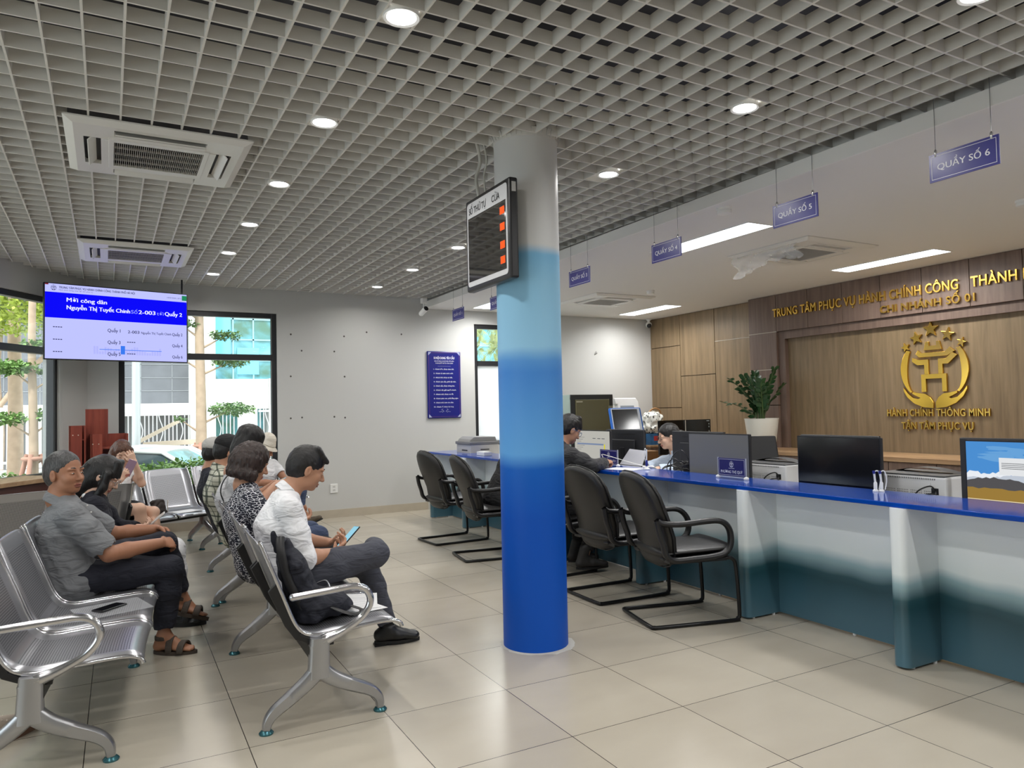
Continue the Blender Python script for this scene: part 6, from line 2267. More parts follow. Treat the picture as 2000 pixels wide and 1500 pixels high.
def landscape(t, M):
    F1 = lambda d: M @ frame((-.0161 - d, 0, 0), (0, -1, 0), (0, 0, 1))
    w, h = .596, .324
    def poly(pts, d, m, name):
        F_ = F1(d); mb = MB()
        from mathutils.geometry import tessellate_polygon
        P = [Vector((x * w - w / 2, y * h - h / 2 + .005, 0)) for x, y in pts]
        mb.add([F_ @ q for q in P], [tuple(k) for k in tessellate_polygon([P])]); part(name, mb, m, t)
    rg = random.Random(4)
    cl = MB(); Fq = F1(.0003)
    for k in range(40):
        x = rg.uniform(-.18, .17); y = rg.uniform(.06, .14)
        cl.prism([(x + rg.uniform(.03, .09) * math.cos(a * .785), y + .007 * math.sin(a * .785)) for a in range(8)], 0, .0001, Fq)
    part('cloud_streaks', cl, emis('cloud_streak', rgb(104, 162, 216), .85), t)
    ridge = [(0, .40)]; x = 0
    while x < 1:
        x += rg.uniform(.012, .03); ridge.append((min(x, 1), .40 + .13 * math.exp(-((x - .62) / .28) ** 2) + rg.uniform(-.02, .02)))
    cloud = [(0, .38)] + [(i / 40, .47 + .035 * abs(math.sin(i * 1.9)) + .02 * math.sin(i * .7)) for i in range(41)] + [(1, .38)]
    poly(cloud, .0006, emis('scr_cloud', rgb(232, 236, 242), .85), 'clouds')
    poly([(0, .34)] + ridge + [(1, .34)], .0009, emis('scr_snow', rgb(196, 204, 216), .8), 'snow_peaks')
    dark = [(0, .20)] + [(i / 30, .365 + .05 * math.sin(i * .22) + rg.uniform(-.014, .014)) for i in range(31)] + [(1, .20)]
    poly(dark, .0012, emis('scr_hill', rgb(92, 90, 92), .7), 'dark_hills')
    poly([(0, 0), (1, 0)] + [(1 - i / 20, .235 + rg.uniform(-.012, .012)) for i in range(21)], .0015, emis('scr_grass', rgb(168, 134, 66), .7), 'grassland')
    poly([(0, -.01), (1, -.01), (1, .055), (0, .055)], .0018, emis('scr_bar', rgb(232, 218, 176), .85), 'task_bar')
    ic = MB(); Fi = F1(.0022)
    for k, c in enumerate(range(8)):
        x = -.283 + .0135 * k; srect(ic, Fi, x, x + .006, -.150, -.144)
    part('task_icons', ic, emis('scr_icon', rgb(70, 76, 90), .6), t)
    nt_ = MB(); srect(nt_, Fi, -.13, .10, -.005, .085); part('note_window', nt_, emis('scr_note', rgb(226, 228, 230), .85), t)
    tl = MB(); Fj = F1(.0026)
    for k in range(4): srect(tl, Fj, -.118, -.118 + .15 - .02 * (k % 2), .055 - .009 * k, .058 - .009 * k)
    part('note_text', tl, emis('page_ink', rgb(120, 122, 126), .5), t)
landscape(t, M)
# staff-facing screens, seen from behind
make_monitor('dark monitor back left of the clerk, beside the document screen', (4.36, 5.78, ZD), math.pi, w=.60)
make_monitor('dark monitor back between the clerk and the grey unlit screen', (4.30, 4.70, ZD), math.pi, w=.62)
make_monitor('dark monitor peeping over the black unlit visitor screen', (4.25, 3.29, ZD), math.pi, w=.60)
make_monitor('large dark monitor back behind the mountain landscape screen', (4.30, 2.17, ZD), math.pi + .05, w=.66, h=.37, zc=.225, tilt=0)
make_monitor('black monitor on the far counter, half hidden by the blue pillar', (4.02, 7.28, CT_U + .026), math.radians(-58), w=.56, zc=.19)

def plate_stand(lab, x, y, name_text, ww=.262, h=.128):
    t = thing('name_plate', lab, 'name plate', (x, y, CT_U + .026))
    part('plate', MB().box(-.003, .003, -ww / 2, ww / 2, .018, .018 + h), mat('plate_blue', rgb(30, 30, 98), .3), t, bevel=.002)
    acr = mat('acrylic', rgb(214, 218, 224), .12, alpha=.5)
    part('acrylic_edge', MB().box(-.005, .005, -ww / 2 - .004, ww / 2 + .004, .008, .018).box(-.004, .004, -ww / 2 - .006, -ww / 2, .01, .022 + h).box(-.004, .004, ww / 2, ww / 2 + .006, .01, .022 + h), acr, t)
    for s in (-1, 1):
        part('foot', MB().lathe([(.016, 0), (.019, .006), (.017, .016), (.006, .022)], 16, (0, s * (ww / 2 + .004), 0)), M_WHITE, t, smooth=50)
    F_ = frame((-.0034, 0, .018 + h / 2), (0, -1, 0), (0, 0, 1))
    e = MB(); a, b2 = ww / 2 - .008, h / 2 - .008
    for x0, x1, y0, y1 in ((-a, a, b2 - .0016, b2), (-a, a, -b2, -b2 + .0016), (-a, -a + .0016, -b2, b2), (a - .0016, a, -b2, b2)):
        srect(e, F_, x0, x1, y0, y1)
    part('border', e, M_SIGNW, t)
    part('emblem', emblem_mb(F_ @ Matrix.Translation((0, .022, .0003)), .038), M_SIGNW, t)
    n_ = text_mb(name_text, F_ @ Matrix.Translation((0, -.042, .0003)), height=.020, width=ww * .80, bold=0, fat=.016, align='CENTER')
    srect(n_, F_ @ Matrix.Translation((0, 0, .0003)), -.028, .028, -.009, -.0065)
    part('lettering', n_, M_SIGNW, t)
plate_stand('blue clerk name plate on the counter in front of the grey screen', 3.86, 3.875, 'PHƯƠNG THỊ QUÝ')
plate_stand('blue clerk name plate on the counter beside the writing hand', 3.90, 5.42, 'NGUYỄN THẢO')

o = part('paper_sheet', MB().box(-.105, .105, -.15, .15, 0, .0012), mat('paper', rgb(232, 232, 232), .7))
o.location = (3.80, 5.06, CT_U + .0265); o.rotation_euler = (0, 0, .35)
tag(o, 'white sheets of paper the man is writing on', 'paper')
t = thing('pen_stand', 'white and blue pen stand with cord on the counter by the papers', 'pen stand', (3.90, 4.885, CT_U + .026))
part('base', MB().lathe([(.030, 0), (.031, .006), (.018, .014), (.009, .022), (.008, .036)], 20), M_WHITE, t, smooth=50)
part('socket_sleeve', MB().lathe([(.010, .03), (.011, .034), (.0095, .075), (.006, .08)], 14), mat('pen_blue', rgb(36, 44, 130), .35), t, smooth=50)
part('pen', MB().tube([(0, 0, .07), (.004, .0, .17)], .0055, 8), M_WHITE, t, smooth=50)
part('cord_loop', MB().tube(smooth_path([(0, .004, .04), (-.012, .012, .11), (-.008, .014, .165), (0, .01, .175), (.006, .006, .12), (0, 0, .05)]), .0028, 6), M_WHITE, t, smooth=50)
part('cord', MB().tube(smooth_path([(-.012, .01, .03), (-.03, .12, .045), (-.08, .28, .08), (-.155, .415, .118)]), .0028, 6), M_WHITE, t, smooth=50)
for k, (x, y) in enumerate(((3.925, 2.795), (3.945, 2.770))):
    t = thing('pen_stand', 'white corded pen standing in a holder left of the nearer white printer, %s of two' % ('left' if k == 0 else 'right'), 'pen stand', (x, y, CT_U + .026))
    part('holder', MB().lathe([(.016, 0), (.016, .008), (.010, .012), (.010, .05), (.008, .055)], 14), M_WHITE, t, smooth=50)
    part('pen', MB().tube([(0, 0, .05), (-.004, .004, .115)], .006, 8), M_WHITE, t, smooth=50)
    part('pen_cap', MB().tube([(-.004, .004, .105), (-.005, .0045, .122)], .0075, 8), mat('pen_blue', rgb(36, 44, 130), .35), t, smooth=50)
    part('cord', MB().tube(smooth_path([(-.004, .004, .115), (.012, -.012, .12), (.02, -.02, .07), (.014, -.012, .012)]), .0035, 6), M_WHITE, t, smooth=50)

# printers seen from behind
M_PRN = mat('printer_white', rgb(216, 216, 216), .45)
M_CABLE = mat('cable_black', rgb(16, 16, 17), .45)
def printer_back(lab, x, y, w=.40, d=.36, h=.175, rz=0.0, lid=True):
    t = thing('laser_printer', lab, 'printer', (x, y, ZD), rz)
    part('body', MB().box(-d / 2, d / 2, -w / 2, w / 2, 0, h), M_PRN, t, bevel=.012)
    part('top_cover', MB().box(-d / 2 + .004, d / 2 - .01, -w / 2 + .01, w / 2 - .02, h, h + .008), M_DARKGREY, t, bevel=.004)
    v = MB()
    for k in range(26):
        yy = -w * .36 + w * .62 * k / 25; v.box(-d / 2 - .0012, -d / 2 + .001, yy, yy + .0045, h - .020, h - .010)
    for r in range(3):
        for k in range(30):
            yy = -w * .36 + w * .66 * k / 29
            if k % 8 == 7: continue
            v.box(-d / 2 - .0012, -d / 2 + .001, yy, yy + .004, h * .48 - .012 * r, h * .48 - .012 * r + .005)
    part('vent_slots', v, mat('vent_dark', rgb(60, 60, 60), .7), t)
    part('rear_door', MB().box(-d / 2 - .0025, -d / 2, -w * .30, w * .32, h * .60, h * .80), M_PRN, t)
    pw = MB().box(-d / 2 - .003, -d / 2, -w * .40, -w * .31, h * .40, h * .62); part('power_inlet', pw, M_BLACK, t)
    c = MB().tube(smooth_path([(-d / 2, -w * .355, h * .55), (-d / 2 - .03, -w * .33, h * .70), (-d / 2 - .05, -w * .20, h * .52), (-d / 2 - .05, -w * .08, h * .12), (-d / 2 - .05, 0, .02)]), .0045, 7)
    c.tube(smooth_path([(-d / 2 - .004, -w * .36, h * .45), (-d / 2 - .05, -w * .26, h * .38), (-d / 2 - .06, -w * .20, h * .12), (-d / 2 - .06, -w * .36, h * .05), (-d / 2 - .05, -w * .42, h * .3), (-d / 2 - .01, -w * .38, h * .5)]), .0045, 7)
    c.tube(smooth_path([(-d / 2 - .03, w * .42, h * .62), (-d / 2 - .05, w * .2, h * .30), (-d / 2 - .05, 0, h * .28), (-d / 2 - .05, w * .03, .03)]), .0035, 7)
    part('cables', c, M_CABLE, t, smooth=60)
    if lid:
        part('output_lid', MB().grid([[(-.02 + .10 * a, yy, h + .008 + .030 * math.sin(math.pi * (yy + w * .42) / (w * .84))) for yy in [(-w * .42 + w * .84 * q / 10) for q in range(11)]] for a in (0, 1)]), M_DARKGREY, t, smooth=60)
    return t
printer_back('white laser printer seen from behind, between the grey and black screens', 4.46, 4.0, w=.48)
printer_back('white laser printer seen from behind, between the black and mountain screens', 4.42, 2.80, w=.47)
t = thing('scanner', 'white desk scanner with grey slanted tray between the writing man and the clerk', 'scanner', (4.17, 5.43, ZD))
part('body', MB().box(-.09, .10, -.17, .17, 0, .085), M_PRN, t, bevel=.01)
part('tray', MB().prism([(-.165, 0), (.165, 0), (.14, .16), (-.12, .17)], 0, .008, Matrix.Translation((-.02, 0, .085)) @ Matrix.Rotation(math.radians(-90), 4, 'Z') @ Matrix.Rotation(math.radians(58), 4, 'X')), mat('tray_grey', rgb(176, 176, 182), .4), t, bevel=.003)
part('hinge', MB().box(-.03, -.015, -.165, .165, .080, .092), M_BLACK, t)
t = thing('card_reader', 'small white card reader lying on the counter in front of the clerk', 'card reader', (4.06, 5.0, CT_U - .07), .5)
part('body', MB().prism([(-.05, -.03), (.05, -.03), (.06, .0), (.045, .03), (-.045, .03), (-.06, 0)], 0, .02, Matrix.Translation((0, 0, .075)) @ Matrix.Rotation(.5, 4, 'Y')), M_WHITE, t, bevel=.006)
part('support', MB().box(-.02, .03, -.02, .02, -.002, .08), M_WHITE, t)
cb = MB(); rg = random.Random(9)
for k in range(9):
    y0 = 4.66 + .30 * rg.random(); z1 = .86 + .16 * rg.random(); x0 = 4.07 + .05 * rg.random()
    cb.tube(smooth_path([(x0, y0, .752), (x0 - .01, y0 - .02, .752 + (z1 - .75) * .7), (x0 + .02, y0 - .08 - .05 * rg.random(), z1), (x0 + .07, y0 - .16 - .05 * rg.random(), .80 + .1 * rg.random()), (x0 + .12, y0 - .17, .752)]), .0042, 6)
o = part('cable_bundle', cb, M_CABLE, smooth=60)
tag(o, 'tangle of black cables looping up beside the grey unlit screen', 'cables')
o = part('power_adapter', MB().box(4.12, 4.17, 4.63, 4.69, .752, .92), M_BLACK, bevel=.008)
tag(o, 'black upright power adapter among the cables left of the grey screen', 'power adapter')

# far counter: copier and cards
t = thing('copier', 'grey multifunction copier at the far end of the counter', 'copier', (4.02, 8.42, ZD), math.radians(0))
part('body', MB().box(-.20, .20, -.21, .21, 0, .20), mat('copier_grey', rgb(190, 188, 182), .5), t, bevel=.01)
part('scanner_bed', MB().box(-.215, .205, -.225, .215, .20, .235), mat('copier_dark', rgb(120, 120, 120), .5), t, bevel=.006)
part('document_feeder', MB().prism([(-.19, 0), (.19, 0), (.17, .055), (-.12, .06), (-.17, .03)], -.20, .17, Matrix.Translation((0, 0, .235)) @ Matrix.Rotation(math.radians(90), 4, 'X')), mat('copier_lid', rgb(140, 140, 140), .5), t, bevel=.006)
part('side_slots', MB().box(-.2025, -.2, -.12, .04, .12, .135).box(-.2025, -.2, -.16, -.02, .06, .075).box(-.06, .06, -.2125, -.21, .13, .142), M_BLACK, t)
o = part('card_box', MB().box(-.05, .05, -.10, .10, 0, .045), M_WHITE, bevel=.004)
o.location = (3.74, 7.66, CT_U + .026); tag(o, 'small white card box on the far counter beside the copier', 'box')

# ---------------------------------------------------------------- office chairs, low cupboard, plant
def office_chair(lab, x, y, rz, mesh=True, zt=1.03):
    t = thing('office_chair', lab, 'office chair', (x, y, 0), rz)
    part('backrest', MB().prism([(-.20, .55), (.20, .55), (.235, .75), (.21, zt), (-.21, zt), (-.235, .75)], -.016, .016, Matrix.Translation((-.24, 0, 0)) @ Matrix.Rotation(math.radians(-10), 4, 'Y') @ Matrix(((0, 0, 1, 0), (1, 0, 0, 0), (0, 1, 0, 0), (0, 0, 0, 1)))), M_BLACK if mesh else M_DARKGREY, t, bevel=.012)
    part('seat', MB().box(-.22, .24, -.235, .235, .44, .50), M_BLACK, t, bevel=.02)
    part('column', MB().lathe([(.028, .09), (.028, .44)], 14), M_CHROME, t, smooth=50)
    b_ = MB()
    for k in range(5):
        a = 2 * math.pi * k / 5; b_.bar((0, 0, .09), (.29 * math.cos(a), .29 * math.sin(a), .06), .04, .03)
    part('star_base', b_, M_BLACK, t)
    for k in range(5):
        a = 2 * math.pi * k / 5
        part('caster', MB().sphere((.29 * math.cos(a), .29 * math.sin(a), .028), .028, 10, 8), M_BLACK, t, smooth=180)
office_chair('black office chair tilted in front of the potted plant', 5.62, 5.20, math.radians(235), True, 1.06)

def credenza():
    t = thing('low_cupboard', 'low wooden cupboard with oak ledge along the wood wall', 'cupboard', (7.33, 5.0, 0))
    y0, y1 = -3.2, 4.55
    part('ledge', MB().box(-.25, .44, y0, y1, .752, .80), M_LEDGE, t, bevel=.003)
    part('carcass', MB().box(-.20, .44, y0 + .02, y1 - .02, .06, .752), M_WALNUT, t)
    part('plinth', MB().box(-.15, .44, y0 + .04, y1 - .04, 0, .06), M_BLACK, t)
    n = 15
    for k in range(n):
        a = y0 + .02 + (y1 - y0 - .04) * k / n; b_ = y0 + .02 + (y1 - y0 - .04) * (k + 1) / n
        d = part('door', MB().box(-.22, -.20, a + .003, b_ - .003, .07, .745), M_WALNUT, t, bevel=.002)
        part('lock', MB().lathe([(.011, 0), (.011, .006), (.004, .009)], 12, M=Matrix.Translation((-.22, (a + .05) if k % 2 else (b_ - .05), .66)) @ Matrix.Rotation(math.radians(-90), 4, 'Y')), M_CHROME, d, smooth=50)
credenza()

def plant():
    t = thing('potted_plant', 'dark green leafy plant in a tall white pot on the oak ledge', 'plant', (7.32, 6.80, .80))
    part('pot', MB().lathe([(.0, .0), (.155, .0), (.165, .012), (.21, .375), (.215, .395), (.20, .395), (.195, .36), (.0, .36)], 40, cap=False), mat('pot_white', rgb(222, 222, 214), .35), t, smooth=50)
    part('soil', MB().lathe([(.0, .362), (.196, .362)], 24, cap=False), mat('soil', rgb(56, 44, 36), .95), t)
    lf = mat('leaf_dark', rgb(38, 72, 40), .3, noise=(12, .25))
    stm = mat('stem_green', rgb(70, 92, 50), .5)
    rg = random.Random(12)
    # image-left is +y here
    specs = [(.50, .0, .56, 18), (.30, .1, .60, 17), (.62, -.05, .30, 15), (.10, .05, .62, 18), (-.08, .1, .58, 18), (-.20, .0, .66, 19), (-.10, -.12, .50, 16), (.04, -.16, .55, 16),
             (.16, .14, .48, 15), (-.24, .12, .45, 14), (.22, -.10, .42, 14), (-.16, -.04, .40, 14), (.05, .02, .46, 15), (-.02, -.05, .38, 13)]
    for (dy, dx, hh, n) in specs:
        bx, by = rg.uniform(-.06, .06), rg.uniform(-.06, .06)
        P = smooth_path([(bx, by, .35), (bx + dx * .25, by + dy * .22, .36 + hh * .45), (bx + dx * .8, by + dy * .72, .36 + hh * .82), (bx + dx, by + dy * 1.0, .36 + hh)], 8)
        if dy > .55: P = smooth_path([(bx, by, .35), (bx, by + .12, .45), (bx, by + .38, .57), (bx, by + .62, .61)], 8)
        s = part('stem', MB().tube(P, [.011 - .007 * i / (len(P) - 1) for i in range(len(P))], 6), stm, t, smooth=60)
        L = MB(); m = len(P)
        for i in range(n):
            f = .22 + .78 * i / (n - 1); k = min(int(f * (m - 1)), m - 2)
            p = P[k].lerp(P[k + 1], f * (m - 1) - k); tn = (P[k + 1] - P[k]).normalized()
            sd = tn.cross(Vector((0, 0, 1)))
            if sd.length < .1: sd = Vector((1, 0, 0))
            sd = Matrix.Rotation(rg.uniform(-.5, .5), 3, tn) @ sd.normalized()
            dr = (sd * (1 if i % 2 else -1) + tn * .75).normalized(); up = dr.cross(tn).normalized()
            if up.z < 0: up = -up
            ll = .112 * (1 - .32 * f) * rg.uniform(.85, 1.15); w_ = ll * .33; x_ = up.cross(dr)
            L.add([p, p + dr * ll * .3 + x_ * w_ * .8 + up * .004, p + dr * ll * .65 + x_ * w_ + up * .004, p + dr * ll, p + dr * ll * .65 - x_ * w_ + up * .004, p + dr * ll * .3 - x_ * w_ * .8 + up * .004, p + dr * ll * .5 - up * .004],
                  [(0, 1, 6), (1, 2, 6), (2, 3, 6), (3, 4, 6), (4, 5, 6), (5, 0, 6)])
        part('leaflets', L, lf, s, smooth=180)
plant()

# ---------------------------------------------------------------- things by the far wall behind the counter
t = thing('safe', 'large olive steel safe with dark frame near the corner of the white wall', 'safe', (5.92, 8.95, 0))
part('body', MB().box(-.36, .36, -.33, .36, 0, 1.565), mat('safe_green', rgb(136, 152, 144), .5), t, bevel=.006)
part('door_frame', MB().box(-.36, .36, -.352, -.33, 1.50, 1.565).box(-.36, -.29, -.352, -.33, 0.02, 1.50).box(.30, .36, -.352, -.33, .02, 1.50), mat('safe_frame', rgb(46, 48, 46), .5), t, bevel=.003)
part('door', MB().box(-.285, .295, -.362, -.33, .03, 1.495), mat('safe_olive', rgb(104, 100, 72), .45), t, bevel=.006)
part('hinge', MB().box(.27, .33, -.385, -.352, 1.28, 1.40), mat('safe_hinge', rgb(120, 118, 98), .5), t, bevel=.004)
part('maker_plate', MB().box(-.275, -.17, -.3635, -.362, 1.455, 1.475), mat('plate_pale', rgb(176, 172, 150), .4), t)
o = part('carton', MB().box(-.12, .12, -.1, .1, 0, .13), mat('cardboard', rgb(150, 116, 80), .8), bevel=.003)
o.location = (6.60, 8.25, .62); tag(o, 'brown cardboard carton behind the grey scanner tray', 'carton')
o = part('side_table', MB().box(-.35, .35, -.25, .25, .58, .62).box(-.33, -.29, -.23, -.19, 0, .58).box(.29, .33, -.23, -.19, 0, .58).box(-.33, -.29, .19, .23, 0, .58).box(.29, .33, .19, .23, 0, .58), M_LEDGE)
o.location = (6.50, 8.25, 0); tag(o, 'small wooden side table under the cardboard carton by the safe', 'table')
t = thing('touch_kiosk', 'blue and white touch screen terminal leaning by the safe', 'kiosk', (6.02, 7.93, 0), math.radians(-12))
M_KB = mat('kiosk_blue', rgb(36, 104, 196), .35)
K = Matrix.Translation((0, 0, 1.20)) @ Matrix.Rotation(math.radians(-18), 4, 'X')
part('stand', MB().box(-.16, .16, .04, .16, 0, 1.02).box(-.22, .22, -.10, .25, 0, .03), mat('kiosk_white', rgb(214, 216, 220), .4), t, bevel=.01)
part('blue_shell', MB().box(-.235, .235, .0, .06, -.20, .185, M=K), M_KB, t, bevel=.025)
part('white_face', MB().box(-.215, .205, -.008, .004, -.19, .165, M=K), mat('kiosk_face', rgb(206, 214, 226), .4), t, bevel=.01)
part('screen', MB().box(-.205, .165, -.012, -.006, -.13, .15, M=K), mat('kiosk_screen', rgb(58, 60, 64), .12), t)
part('ticket_slot', MB().box(-.12, .04, -.011, -.006, -.18, -.145, M=K), M_KB, t)
t = thing('totem_kiosk', 'tall white slanted information stand beside the wood wall', 'kiosk', (6.93, 9.0, 0), math.radians(-8))
K = Matrix.Rotation(math.radians(-6), 4, 'X')
part('body', MB().prism([(-.30, 0), (.36, 0), (.17, 1.46), (.13, 1.52), (-.25, 1.52), (-.23, 1.42), (-.20, 1.42), (-.20, .8)], -.04, .06, K @ Matrix(((1, 0, 0, 0), (0, 0, -1, 0), (0, 1, 0, 0), (0, 0, 0, 1)))), mat('totem_white', rgb(222, 222, 222), .4), t, bevel=.012)
part('panel', MB().prism([(-.17, .72), (.19, .72), (.08, 1.40), (-.15, 1.40)], .06, .066, K @ Matrix(((1, 0, 0, 0), (0, 0, -1, 0), (0, 1, 0, 0), (0, 0, 0, 1)))), mat('totem_panel', rgb(140, 148, 158), .3), t)
t = thing('cabinet', 'dark wooden side cabinet holding the basket and blue box', 'cabinet', (7.14, 8.72, 0))
part('carcass', MB().box(-.32, .30, -.28, .28, 0, .78), M_WALNUT, t, bevel=.004)
part('top', MB().box(-.34, .32, -.30, .30, .78, .81), M_LEDGE, t, bevel=.003)
o = part('carry_box', MB().box(-.13, .13, -.10, .10, 0, .165), mat('box_blue', rgb(52, 112, 168), .4, noise=(9, .35)), bevel=.004)
o.location = (7.02, 8.62, .81); tag(o, 'blue printed cardboard box under the patterned bag', 'box')
part('printed_mark', MB().box(-.07, .03, -.1012, -.10, .06, .13), mat('box_red', rgb(196, 60, 60), .5), o)
g = SDF(); g.ell((7.03, 8.64, 1.155), (.175, .15, .16)); g.ell((6.98, 8.62, 1.06), (.16, .14, .08))
V, F = g.mesh(.009, .03, noise=(.010, .07, 4))
bagm = mat('bag_foil', rgb(200, 200, 196), .45)
nt, b = nodes_of(bagm)
_tc = nt.nodes.new('ShaderNodeTexCoord'); _mp = nt.nodes.new('ShaderNodeMapping'); _mp.inputs['Scale'].default_value = (1, 1, .5); _mp.inputs['Rotation'].default_value = (.3, .5, .2)
_w = nt.nodes.new('ShaderNodeTexVoronoi'); _w.inputs['Scale'].default_value = 30
nt.links.new(_tc.outputs['Object'], _mp.inputs['Vector']); nt.links.new(_mp.outputs['Vector'], _w.inputs['Vector'])
_r = ramp(nt, [(.0, rgb(30, 30, 32)), (.30, rgb(60, 60, 60)), (.36, rgb(214, 214, 208))])
nt.links.new(_w.outputs['Distance'], _r.inputs['Fac']); nt.links.new(_r.outputs['Color'], b.inputs['Base Color'])
o = np_obj('patterned_bag', V, F, bagm)
tag(o, 'bulging black and white patterned bag on the blue box', 'bag')
part('handle', MB().tube(smooth_path([(6.95, 8.62, 1.29), (7.02, 8.6, 1.345), (7.12, 8.6, 1.33), (7.18, 8.62, 1.26)]), .012, 8), mat('bag_tan', rgb(170, 126, 80), .5), o, smooth=60)
o = part('basket', MB().lathe([(.12, 0), (.17, .16), (.175, .17), (.16, .16), (.11, .01)], 24, cap=False), M_BLACK, smooth=40)
o.location = (7.12, 8.68, .812); tag(o, 'black basket under the patterned bag, behind the blue box', 'basket')
t = thing('display_screen', 'wide black glossy screen standing behind the clerk', 'display', (6.65, 7.50, 0), math.radians(-4))
part('panel', MB().box(-.42, .42, -.012, .03, .74, 1.19), mat('gloss_black', rgb(10, 10, 11), .06), t, bevel=.005)
part('centre_strip', MB().box(-.008, .004, -.014, -.012, .98, 1.185), mat('strip_pale', rgb(190, 186, 176), .4), t)
part('side_marks', MB().grid([[(.385, -.0125, 1.02 + .02 * k), (.392, -.0125, 1.02 + .02 * k)] for k in range(2)]).box(.383, .393, -.0135, -.012, 1.08, 1.10).box(.383, .393, -.0135, -.012, 1.12, 1.135).box(.35, .395, -.0135, -.012, 1.165, 1.175), mat('marks_pale', rgb(170, 178, 176), .4), t)
part('trolley', MB().box(-.05, .05, -.02, .05, .05, .76).box(-.35, .35, -.2, .2, 0, .05), M_BLACK, t, bevel=.005)

# ---------------------------------------------------------------- things on and around the benches
def backpack():
    g = SDF()
    g.slab((.80, 3.64, .44), (.735, 3.64, .64), (.175, .085), (.15, .062), (0, 1, 0))
    g.slab((.735, 3.64, .64), (.70, 3.66, .745), (.145, .060), (.09, .035), (0, 1, 0))
    g.ell((.87, 3.63, .455), (.12, .15, .065)); g.ell((.93, 3.62, .44), (.09, .12, .04))
    g.cone((.655, 3.60, .74), (.638, 3.58, .815), .018, .016)
    V, F = g.mesh(.006, .03, noise=(.004, .06, 17))
    o = np_obj('backpack', V, F, cloth('navy_pack', rgb(34, 36, 46), .85, 300, .15), relax=2)
    tag(o, 'dark navy backpack slumped on the nearest bench seat beside the man in white', 'backpack')
    s = MB().tube(smooth_path([(.86, 3.52, .47), (.93, 3.44, .44), (1.00, 3.43, .425), (1.03, 3.50, .425), (.98, 3.56, .44)]), .014, 8, flat=.4)
    part('strap', s, M_BLACK, o, smooth=60)
    part('strap_pad', MB().tube(smooth_path([(.665, 3.56, .80), (.66, 3.52, .74), (.69, 3.50, .60), (.76, 3.50, .47)]), .020, 8, flat=.45), M_BLACK, o, smooth=60)
    part('zip', MB().tube(smooth_path([(.86, 3.73, .52), (.90, 3.65, .55), (.895, 3.55, .53)]), .004, 6), M_CHROME, o, smooth=60)
backpack()
M_PAPER = mat('paper', rgb(232, 232, 232), .7)
for k, (x, y, z, a, lab) in enumerate(((1.04, 3.66, .4035, .25, 'white printed sheets lying under the backpack on the nearest bench seat'), (1.075, 3.735, .4065, -.3, 'topmost white sheet beside the backpack, corner over the seat edge'))):
    o = part('paper_sheet', MB().box(-.105, .105, -.148, .148, 0, .0015), M_PAPER); o.location = (x, y, z); o.rotation_euler = (0, .02, a)
    tag(o, lab, 'paper')
    q = MB()
    for i in range(9): q.box(-.085, .085 - .02 * (i % 3), -.12 + .022 * i, -.117 + .022 * i, .0015, .0018)
    part('print', q, mat('print_grey', rgb(150, 150, 154), .7), o)
# folder with a phone on the left bench
fm = mat('clear_folder', rgb(226, 228, 232), .12, alpha=.28)
o = part('document_folder', MB().box(-.16, .16, -.14, .14, 0, .004), fm, bevel=.002)
o.location = (-.035, 4.305, .3995); o.rotation_euler = (0, -.02, .25); tag(o, 'clear plastic document folder on the empty seat beside the older man', 'folder')
phone('smartphone', 'black smartphone lying on the clear folder beside the older man', (-.045, 4.305, .4085), (.72, .69, 0), (0, 0, 1))
g = SDF(); g.slab((.345, 8.07, .44), (.335, 8.09, .535), (.085, .04), (.075, .025), (.84, .54, 0))
V, F = g.mesh(.006, .02, noise=(.003, .05, 3))
o = np_obj('handbag', V, F, mat('bag_brown', rgb(48, 38, 34), .6)); tag(o, 'dark brown handbag with pale beaded edge beside the woman in white', 'handbag')
bd = MB()
for k in range(9): bd.sphere((.425 + .002 * math.sin(k), 8.105, .425 + .014 * k), .006, 8, 6)
part('beaded_edge', bd, mat('beads', rgb(206, 196, 180), .4), o, smooth=180)
o = part('newspaper', MB().box(-.13, .13, -.10, .10, 0, .003), M_PAPER); o.location = (.60, 8.24, .4); o.rotation_euler = (0, 0, .5)
tag(o, 'folded white papers on the empty window bench seat', 'paper')

# sneaker of someone sitting outside the picture
def sneaker():
    g = SDF()
    h = Vector((-.50, 3.80, .035)); d = Vector((.72, .69, 0)).normalized(); l = Vector((-d.y, d.x, 0))
    g.slab(h, h + d * .13, (.034, .032), (.042, .03), l); g.slab(h + d * .13, h + d * .21, (.042, .028), (.036, .02), l)
    g.cone(h + Vector((0, 0, .02)), h + Vector((-.005, 0, .075)), .036, .040); g.cone(h + d * .03 + Vector((0, 0, .05)), h + d * .13 + Vector((0, 0, .035)), .036, .022)
    V, F = g.mesh(.005, .02, cut=[((0, 0, .022), (0, 0, -1))])
    o = np_obj('sneaker', V, F, mat('sneaker_cream', rgb(206, 192, 176), .8)); tag(o, 'cream laced sneaker on the floor under the nearest left bench', 'shoe')
    M = Matrix((d, l, Vector((0, 0, 1)))).transposed().to_4x4(); M.translation = h - Vector((0, 0, .035))
    pts = [(-.038 + (math.cos(2 * math.pi * i / 26) + 1) / 2 * .285, math.sin(2 * math.pi * i / 26) * .043) for i in range(26)]
    part('sole', MB().prism(pts, .0, .026, M), mat('sneaker_sole', rgb(112, 84, 66), .7), o)
    lc = MB()
    for k in range(5):
        p = h + d * (.055 + .022 * k) + Vector((0, 0, .074 - .009 * k)); lc.tube([p - l * .028 - Vector((0, 0, .012)), p + Vector((0, 0, .006)), p + l * .028 - Vector((0, 0, .012))], .004, 6)
    part('laces', lc, mat('lace_cream', rgb(222, 210, 196), .8), o, smooth=60)
sneaker()

